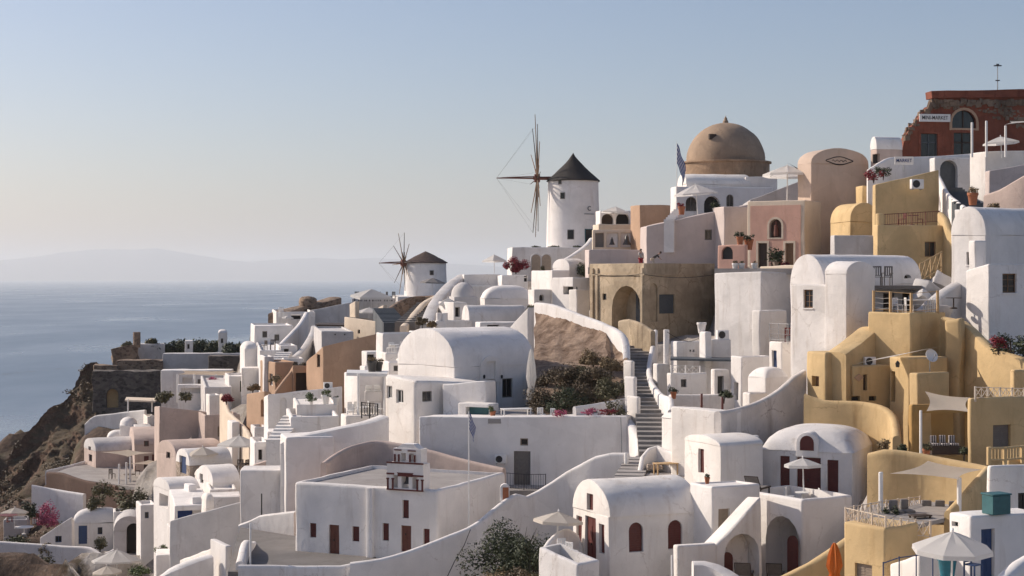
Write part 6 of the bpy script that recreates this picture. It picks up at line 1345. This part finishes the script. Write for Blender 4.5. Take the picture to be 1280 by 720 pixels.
# ================================================================== SETTING
for q in ((20,720,215),(60,660,218),(100,612,230),(100,640,215),(70,640,225),(60,620,248),(20,700,240),(110,560,246),(75,590,250),(40,620,250),(10,760,200),(118,560,232),
          (-40,720,230),(-100,800,230),(-220,900,240),(0,660,300),(60,620,300),(100,560,300),(160,520,300),(250,480,310),(330,460,300),(420,440,300),(500,420,290),(560,400,290),(640,390,270),(720,380,270),(900,370,270),(1100,320,270),(1250,300,270),
          (100,900,320),(400,620,340),(700,560,340),(1000,520,340),(1250,500,340),(640,1300,25),(200,1400,25),(1100,1200,25),(300,1000,60),(640,900,55),(900,860,55),(1150,760,50),(1300,745,48),(100,800,110),(0,800,140),(-80,760,180),
          (250,720,98),(230,710,110),(190,722,130),(640,730,78),(600,730,82),(660,735,75),(1130,530,76),(1140,560,74)):
    p = W(*q); ANCH.append(tuple(p))
A = np.array(ANCH); 
gx = np.arange(-215, 150, 1.15); gy = np.arange(24, 400, 1.15); GX, GY = np.meshgrid(gx, gy)
num = np.zeros_like(GX); den = np.zeros_like(GX)
for x, y, z in ANCH:
    w_ = 1/((GX-x)**2+(GY-y)**2+2.0)**1.9; num += w_*z; den += w_
GZ = num/den-.7
out = np.clip((np.maximum(GX-0, 0)-110)/40, 0, 1)
# the shore drops away beyond the village
far = np.clip((GY-330)/70, 0, 1); GZ = GZ*(1-far)+(-95)*far
lft = np.clip((-(GX)-165)/55, 0, 1); GZ = GZ*(1-lft)+(-95)*lft
# under roofs and floors the ground stays below
for poly, zt in FOOT:
    P = np.array(poly); c0, c1 = P.min(0)-1.2, P.max(0)+1.2
    sel = (GX>c0[0])&(GX<c1[0])&(GY>c0[1])&(GY<c1[1])
    ins = np.ones_like(sel)
    cx_, cy_ = P.mean(0); sgn = 0
    ar = sum(P[i][0]*P[(i+1)%len(P)][1]-P[(i+1)%len(P)][0]*P[i][1] for i in range(len(P)))
    for i in range(len(P)):
        p, q = P[i], P[(i+1)%len(P)]; e = q-p; n_ = np.array((e[1], -e[0]))/max(np.hypot(*e),1e-6)*(1 if ar > 0 else -1)
        ins &= ((GX-p[0])*n_[0]+(GY-p[1])*n_[1]) < 1.0
    m_ = sel & ins; GZ[m_] = np.minimum(GZ[m_], zt-.7)
# nothing may rise in front of a house base
LOS += [(0,-60,240,137,Zp(738,137)),(0,-60,250,108,Zp(745,108)),(0,95,215,150,Zp(728,150)),(0,-20,150,165,Zp(688,165)),(0,150,230,134,Zp(724,134)),(0,600,690,86,Zp(745,86))]
PXG = CX+GX*F/GY
for bpx, xa, xb, d, zb in LOS:
    sel = (PXG > xa-6) & (PXG < xb+6) & (GY < d) & (GY > d-30)
    GZ[sel] = np.minimum(GZ[sel], (zb*GY/d-.25)[sel])
rows, colsn = GX.shape
verts = []
for j in range(rows):
    for i in range(colsn):
        x, y, z = GX[j,i], GY[j,i], GZ[j,i]; p = Vector((x,y,z))
        px = CX+x*F/y; rough = min(1, max(0, (150-px)/60)) *min(1, max(0, (y-186)/22))
        dz = noise.fractal(p*.09, 1.0, 2.0, 6)*3.2*rough + noise.ridged_multi_fractal(p*.16, 1.0, 2.0, 4, 1.0, 2.0)*1.1*rough + noise.fractal(p*.5, 1.0, 2.0, 3)*.12
        dx = noise.fractal(p*.12+Vector((9,3,1)), 1.0, 2.0, 4)*2.0*rough
        verts.append((x+dx, y, z+dz-(1.2*rough)))
faces = [(j*colsn+i, j*colsn+i+1, (j+1)*colsn+i+1, (j+1)*colsn+i) for j in range(rows-1) for i in range(colsn-1)]
me = bpy.data.meshes.new('hillside'); me.from_pydata(verts, [], faces); 
for p in me.polygons: p.use_smooth = True
hill = bpy.data.objects.new('hillside', me); COL.objects.link(hill); tag(hill, kind='structure')
m, nt, bs = nodes('hill'); L = nt.links.new; g = N(nt,'ShaderNodeNewGeometry'); sx = N(nt,'ShaderNodeSeparateXYZ'); L(g.outputs['Position'], sx.inputs[0])
n1 = N(nt,'ShaderNodeTexNoise',Scale=.35,Detail=8.0,Roughness=.65); L(g.outputs['Position'], n1.inputs['Vector'])
n2 = N(nt,'ShaderNodeTexNoise',Scale=.12,Detail=6.0,Roughness=.6); L(g.outputs['Position'], n2.inputs['Vector'])
rk = ramp(nt,.3,.72,(.05,.032,.024,1),(.17,.115,.08,1)); L(n1.outputs['Fac'], rk.inputs[0])
sc_r = ramp(nt,.5,.62); L(n2.outputs['Fac'], sc_r.inputs[0]); mx = N(nt,'ShaderNodeMix',data_type='RGBA'); mx.inputs[7].default_value=(.07,.058,.03,1); L(sc_r.outputs[0], mx.inputs[0]); fn = N(nt,'ShaderNodeTexNoise',Scale=2.2,Detail=8.0,Roughness=.75); L(g.outputs['Position'], fn.inputs['Vector']); fr_ = ramp(nt,.35,.65,(.5,.47,.45,1),(1.25,1.2,1.15,1)); L(fn.outputs['Fac'], fr_.inputs[0]); fm = N(nt,'ShaderNodeMix',data_type='RGBA',blend_type='MULTIPLY'); fm.inputs[0].default_value = 1; L(rk.outputs[0], fm.inputs[6]); L(fr_.outputs[0], fm.inputs[7]); L(fm.outputs[2], mx.inputs[6])
pv = ramp(nt,.35,.65,(.22,.19,.165,1),(.44,.40,.365,1)); L(n1.outputs['Fac'], pv.inputs[0])
# rock on the seaward side (x / y below the village edge), paving inside the village
dv = N(nt,'ShaderNodeMath',operation='DIVIDE'); L(sx.outputs[0], dv.inputs[0]); L(sx.outputs[1], dv.inputs[1])
ad = N(nt,'ShaderNodeMath',operation='MULTIPLY_ADD'); ad.inputs[1].default_value = .12; L(n1.outputs['Fac'], ad.inputs[0]); L(dv.outputs[0], ad.inputs[2])
mr = N(nt,'ShaderNodeMapRange'); mr.inputs[1].default_value=-.215; mr.inputs[2].default_value=-.195; L(ad.outputs[0], mr.inputs[0])
mz = N(nt,'ShaderNodeMapRange'); mz.inputs[1].default_value=200; mz.inputs[2].default_value=225; L(sx.outputs[1], mz.inputs[0])
sb = N(nt,'ShaderNodeMath',operation='SUBTRACT',use_clamp=True); L(mr.outputs[0], sb.inputs[0]); L(mz.outputs[0], sb.inputs[1])
m2 = N(nt,'ShaderNodeMix',data_type='RGBA'); L(sb.outputs[0], m2.inputs[0]); L(mx.outputs[2], m2.inputs[6]); L(pv.outputs[0], m2.inputs[7]); L(m2.outputs[2], bs.inputs['Base Color']); bs.inputs['Roughness'].default_value=1
bp = N(nt,'ShaderNodeBump',Strength=.9,Distance=.5); L(n1.outputs['Fac'], bp.inputs['Height']); L(bp.outputs[0], bs.inputs['Normal']); me.materials.append(m)
# slope under and behind the viewpoint, unseen, added to bounce warm light onto shaded walls
bm = bmesh.new(); gn = []
for j in range(24):
    row = []
    for i in range(30):
        x = -300+i*21; y = -330+j*15.4; z = -15.5+4*noise.noise(Vector((x,y,0))*.02)+max(0,(x-60)*.12)-max(0,(-x-150))*.9
        if y > 26: z = min(z, -15.5-abs(x)*.02)
        row.append(bm.verts.new((x,y,z)))
    gn.append(row)
for j in range(23):
    for i in range(29): bm.faces.new((gn[j][i],gn[j][i+1],gn[j+1][i+1],gn[j+1][i]))
plaster('bounce_ground', (.52,.405,.30)); o = obj('bounce_slope', bm, 'bounce_ground'); tag(o, kind='structure')
# the sea cliff: rugged faces falling from the terraces to the water
top = [(-90,780,236),(-50,715,238),(-22,655,240),(-6,618,242),(4,592,243),(10,574,244),(18,558,245),(28,548,246),(40,534,247),(54,519,248),(66,507,249),(78,503,250),(88,494,251),(94,478,252),(100,464,253),(108,456,254),(120,452,256)]
bot = [(-90,1100,205),(-50,1000,205),(-22,900,204),(-6,850,203),(4,800,202),(10,760,202),(18,735,202),(28,715,202),(40,690,203),(54,668,204),(66,650,205),(78,640,207),(88,636,209),(94,630,211),(100,624,213),(108,618,215),(120,610,217)]
bm = bmesh.new(); g = []
NU, NV = 170, 120
def lerp_list(L, f):
    q = f*(len(L)-1); i = min(int(q), len(L)-2); t = q-i; return [L[i][k]+(L[i+1][k]-L[i][k])*t for k in range(3)]
for j in range(-14, NV+1):
    row = []
    for i in range(NU+1):
        a = lerp_list(top, i/NU); b = lerp_list(bot, i/NU)
        if j < 0:
            p = W(*a); p.y += -j*3.2; p.z -= (-j)**1.3*.9; k = 0
        else:
            t = j/NV; s_ = t**.85; p = W(a[0]+(b[0]-a[0])*s_, a[1]+(b[1]-a[1])*s_, a[2]+(b[2]-a[2])*(t**1.25)); k = min(1, t*9)
        q = Vector((p.x*.11, p.y*.11, p.z*.06))
        r1 = noise.ridged_multi_fractal(q, 1.0, 2.1, 5, 1.0, 2.0)-1.1
        r2 = noise.fractal(p*.35, .9, 2.1, 5); r3 = noise.fractal(p*1.3, .8, 2.1, 3)
        d_ = 1.7*r1*k+.75*r2*(.35+.65*k)+.22*r3
        p += Vector((-.45,-.75,.35))*d_
        row.append(bm.verts.new(p))
    g.append(row)
for A_, B_ in zip(g, g[1:]):
    for i in range(NU): bm.faces.new((A_[i], B_[i], B_[i+1], A_[i+1]))
cl = obj('sea_cliff', bm, None, smooth=True); cl.data.set_sharp_from_angle(angle=math.radians(55)); tag(cl, kind='structure')
m, nt, bs = nodes('rock'); L = nt.links.new; gg = N(nt,'ShaderNodeNewGeometry'); mp = N(nt,'ShaderNodeMapping'); mp.inputs['Scale'].default_value=(1,1,.4); L(gg.outputs['Position'], mp.inputs[0])
n1 = N(nt,'ShaderNodeTexNoise',Scale=.5,Detail=9.0,Roughness=.7); L(mp.outputs[0], n1.inputs['Vector']); n2 = N(nt,'ShaderNodeTexNoise',Scale=2.2,Detail=8.0,Roughness=.75); L(gg.outputs['Position'], n2.inputs['Vector'])
r1 = ramp(nt,.34,.68,(.085,.05,.035,1),(.31,.20,.135,1)); L(n1.outputs['Fac'], r1.inputs[0]); r2 = ramp(nt,.35,.65,(.45,.42,.40,1),(1.25,1.2,1.15,1)); L(n2.outputs['Fac'], r2.inputs[0])
mx = N(nt,'ShaderNodeMix',data_type='RGBA',blend_type='MULTIPLY'); mx.inputs[0].default_value=1; L(r1.outputs[0], mx.inputs[6]); L(r2.outputs[0], mx.inputs[7])
n3 = N(nt,'ShaderNodeTexNoise',Scale=.16,Detail=5.0,Roughness=.6); L(gg.outputs['Position'], n3.inputs['Vector']); sp = N(nt,'ShaderNodeSeparateXYZ'); L(gg.outputs['Normal'], sp.inputs[0])
ml_ = N(nt,'ShaderNodeMath',operation='MULTIPLY'); L(n3.outputs['Fac'], ml_.inputs[0]); L(sp.outputs[2], ml_.inputs[1]); r3 = ramp(nt,.2,.36); L(ml_.outputs[0], r3.inputs[0])
m2 = N(nt,'ShaderNodeMix',data_type='RGBA'); m2.inputs[7].default_value=(.13,.095,.058,1); L(r3.outputs[0], m2.inputs[0]); L(mx.outputs[2], m2.inputs[6]); L(m2.outputs[2], bs.inputs['Base Color']); bs.inputs['Roughness'].default_value=1
bp = N(nt,'ShaderNodeBump',Strength=1.0,Distance=.6); L(n2.outputs['Fac'], bp.inputs['Height']); L(bp.outputs[0], bs.inputs['Normal']); cl.data.materials.append(m)
CLIFFV = [v.co.copy() for v in cl.data.vertices]
# scrub on the cliff: one mass
bm = bmesh.new(); rnd = random.Random(5); cnt = 0
vv = [v for v in CLIFFV if v.y < 262 and v.z > -46]; vh = [Vector(v) for v in verts if 150 < v[1] < 245 and -20 < CX+v[0]*F/v[1] < 125 and 540 < H0-v[2]*F/v[1] < 740]; vv = vv+vh*max(1, int(len(vv)*.6/max(1,len(vh))))
for k in range(1000):
    v = Vector(rnd.choice(vv)); 
    if noise.noise(v*.07) < .12: continue
    s_ = rnd.uniform(.25,.8)
    for i in range(26):
        c = v+Vector((rnd.gauss(0,.5)*s_, rnd.gauss(0,.5)*s_, abs(rnd.gauss(.1,.4))*s_)); a = Vector((rnd.gauss(0,1),rnd.gauss(0,1),rnd.gauss(0,1))).normalized(); b2 = a.orthogonal().normalized(); q = .16*s_+.06
        bm.faces.new([bm.verts.new(c+d_) for d_ in (a*q, b2*q*.6, -a*q, -b2*q*.6)])
o = obj('cliff_scrub', bm, 'leaf_scrub', smooth=False); tag(o, kind='stuff')
# sea
bm = bmesh.new(); S = 52000
vs = [bm.verts.new(p) for p in ((-S,-400,SEA),(S,-400,SEA),(S,S,SEA),(-S,S,SEA))]; bm.faces.new(vs); sea = obj('sea', bm, None, smooth=False); tag(sea, kind='structure')
m, nt, bs = nodes('sea'); L = nt.links.new; g = N(nt,'ShaderNodeNewGeometry'); mp = N(nt,'ShaderNodeMapping'); mp.inputs['Scale'].default_value=(.004,.0016,1); L(g.outputs['Position'], mp.inputs[0])
n1 = N(nt,'ShaderNodeTexNoise',Scale=1.0,Detail=5.0,Roughness=.6); L(mp.outputs[0], n1.inputs['Vector'])
rm = ramp(nt,.35,.65,(.05,.09,.14,1),(.095,.145,.20,1)); L(n1.outputs['Fac'], rm.inputs[0]); L(rm.outputs[0], bs.inputs['Base Color'])
rr_ = ramp(nt,.3,.7,(.20,)*3+(1,),(.48,)*3+(1,)); L(n1.outputs['Fac'], rr_.inputs[0]); L(rr_.outputs[0], bs.inputs['Roughness'])
w1 = N(nt,'ShaderNodeTexNoise',Scale=.28,Detail=5.0,Roughness=.65); L(g.outputs['Position'], w1.inputs['Vector']); bp = N(nt,'ShaderNodeBump',Strength=.32,Distance=1.2); L(w1.outputs['Fac'], bp.inputs['Height']); L(bp.outputs[0], bs.inputs['Normal']); sea.data.materials.append(m)
# faint wake across the bay
bm = bmesh.new(); va = []
for k in range(40):
    px = -60+175*k/39; py = 474-17*k/39+.5*math.sin(k*1.7); d_ = (H0*0-SEA)*F/(py-H0); x_ = Xp(px, d_); w_ = 5+3*math.sin(k*.9)
    va.append((bm.verts.new((x_, d_-w_, SEA+.06)), bm.verts.new((x_, d_+w_, SEA+.06))))
for a_, b_ in zip(va, va[1:]): bm.faces.new((a_[0], b_[0], b_[1], a_[1]))
plain('wakewater', (.02,.035,.055), .35); o = obj('boat_wake', bm, 'wakewater', smooth=False); tag(o, kind='structure')
# distant islands
prof = [(-300,332),(-120,329),(-40,327),(0,325),(40,321),(70,316),(100,313),(130,311),(165,312),(195,311),(225,315),(255,320),(285,325),(310,327),(345,324),(390,322),(430,324),(470,322),(520,326),(570,330),(640,334),(720,340),(800,345)]
bm = bmesh.new(); D = 36000; rowsv = []
for sl in range(7):
    q = [0,.35,.7,1,.75,.4,0][sl]; y = D-2400+sl*800; row = []
    for k in range(len(prof)*6-5):
        i, f = divmod(k, 6); f /= 6; a_ = prof[i]; b_ = prof[min(i+1,len(prof)-1)]; px = a_[0]+(b_[0]-a_[0])*f; py = a_[1]+(b_[1]-a_[1])*f
        X_ = Xp(px, D); hh = Zp(py, D)-SEA; n_ = noise.fractal(Vector((X_*.0011, y*.0011, 3)), 1, 2, 5)
        row.append(bm.verts.new((X_, y, SEA-2+max(0, hh*q*(1+.10*n_*(1 if q < 1 else .35))))))
    rowsv.append(row)
for a_, b_ in zip(rowsv, rowsv[1:]):
    for k in range(len(a_)-1): bm.faces.new((a_[k], a_[k+1], b_[k+1], b_[k]))
plaster('island', (.22,.20,.18)); o = obj('island_hills', bm, 'island'); tag(o, kind='structure')
# haze
HZ = 5.2e-5
bm = bmesh.new(); S2 = 53000; bx(bm, -S2, S2, -600, S2, SEA-1-4, 620); hz = obj('haze', bm, None, smooth=False); tag(hz, kind='stuff')
m = bpy.data.materials.new('haze'); m.use_nodes = True; nt = m.node_tree; nt.nodes.clear(); ou = nt.nodes.new('ShaderNodeOutputMaterial'); pv = nt.nodes.new('ShaderNodeVolumePrincipled')
pv.inputs['Density'].default_value = HZ; pv.inputs['Color'].default_value = (.93,.96,.98,1); pv.inputs['Anisotropy'].default_value = .2; nt.links.new(pv.outputs[0], ou.inputs['Volume']); hz.data.materials.append(m)
run_jobs()
# ------------------------------------------------------------------ light, sky, camera
AZ = math.atan2(-.92, .40); EL = math.radians(30)          # azimuth measured from +Y, negative = toward -X
sd = Vector((math.sin(AZ)*math.cos(EL), math.cos(AZ)*math.cos(EL), math.sin(EL)))
su = bpy.data.lights.new('sun', 'SUN'); su.energy = 4.5; su.angle = math.radians(.6); su.color = (1.0,.89,.76)
so = bpy.data.objects.new('sun', su); COL.objects.link(so); so.rotation_euler = (-sd).to_track_quat('-Z','Y').to_euler(); so.location = (0,0,60)
wd = bpy.data.worlds.new('World'); sc.world = wd; wd.use_nodes = True; nt = wd.node_tree
bg = nt.nodes['Background']; sk = nt.nodes.new('ShaderNodeTexSky'); sk.sky_type = 'NISHITA'; sk.sun_disc = False; sk.sun_elevation = EL; sk.sun_rotation = AZ
sk.altitude = 90; sk.air_density = 1.0; sk.dust_density = 1.5; sk.ozone_density = 6.0
tn = N(nt,'ShaderNodeMix',data_type='RGBA',blend_type='MULTIPLY'); tn.inputs[0].default_value = 1; tn.inputs[7].default_value = (1.31,1.05,.92,1); nt.links.new(sk.outputs[0], tn.inputs[6]); nt.links.new(tn.outputs[2], bg.inputs[0]); bg.inputs[1].default_value = .118
cd = bpy.data.cameras.new('camera'); cam = bpy.data.objects.new('camera', cd); COL.objects.link(cam); sc.camera = cam
cam.location = (0,0,0); cam.rotation_euler = (PI/2,0,0); cd.sensor_width = 36; cd.lens = 36*F/1280; cd.shift_y = -(360-H0)/1280; cd.clip_start = .5; cd.clip_end = 120000
vs_ = sc.view_settings; sc.display_settings.display_device = 'sRGB'; vs_.view_transform = 'Standard'; vs_.look = 'None'; vs_.exposure = .07; vs_.gamma = 1; vs_.use_curve_mapping = False
sc.cycles.use_denoising = True; sc.cycles.max_bounces = 8; sc.cycles.diffuse_bounces = 4; sc.cycles.volume_bounces = 2; sc.cycles.use_adaptive_sampling = True; sc.cycles.adaptive_threshold = .02
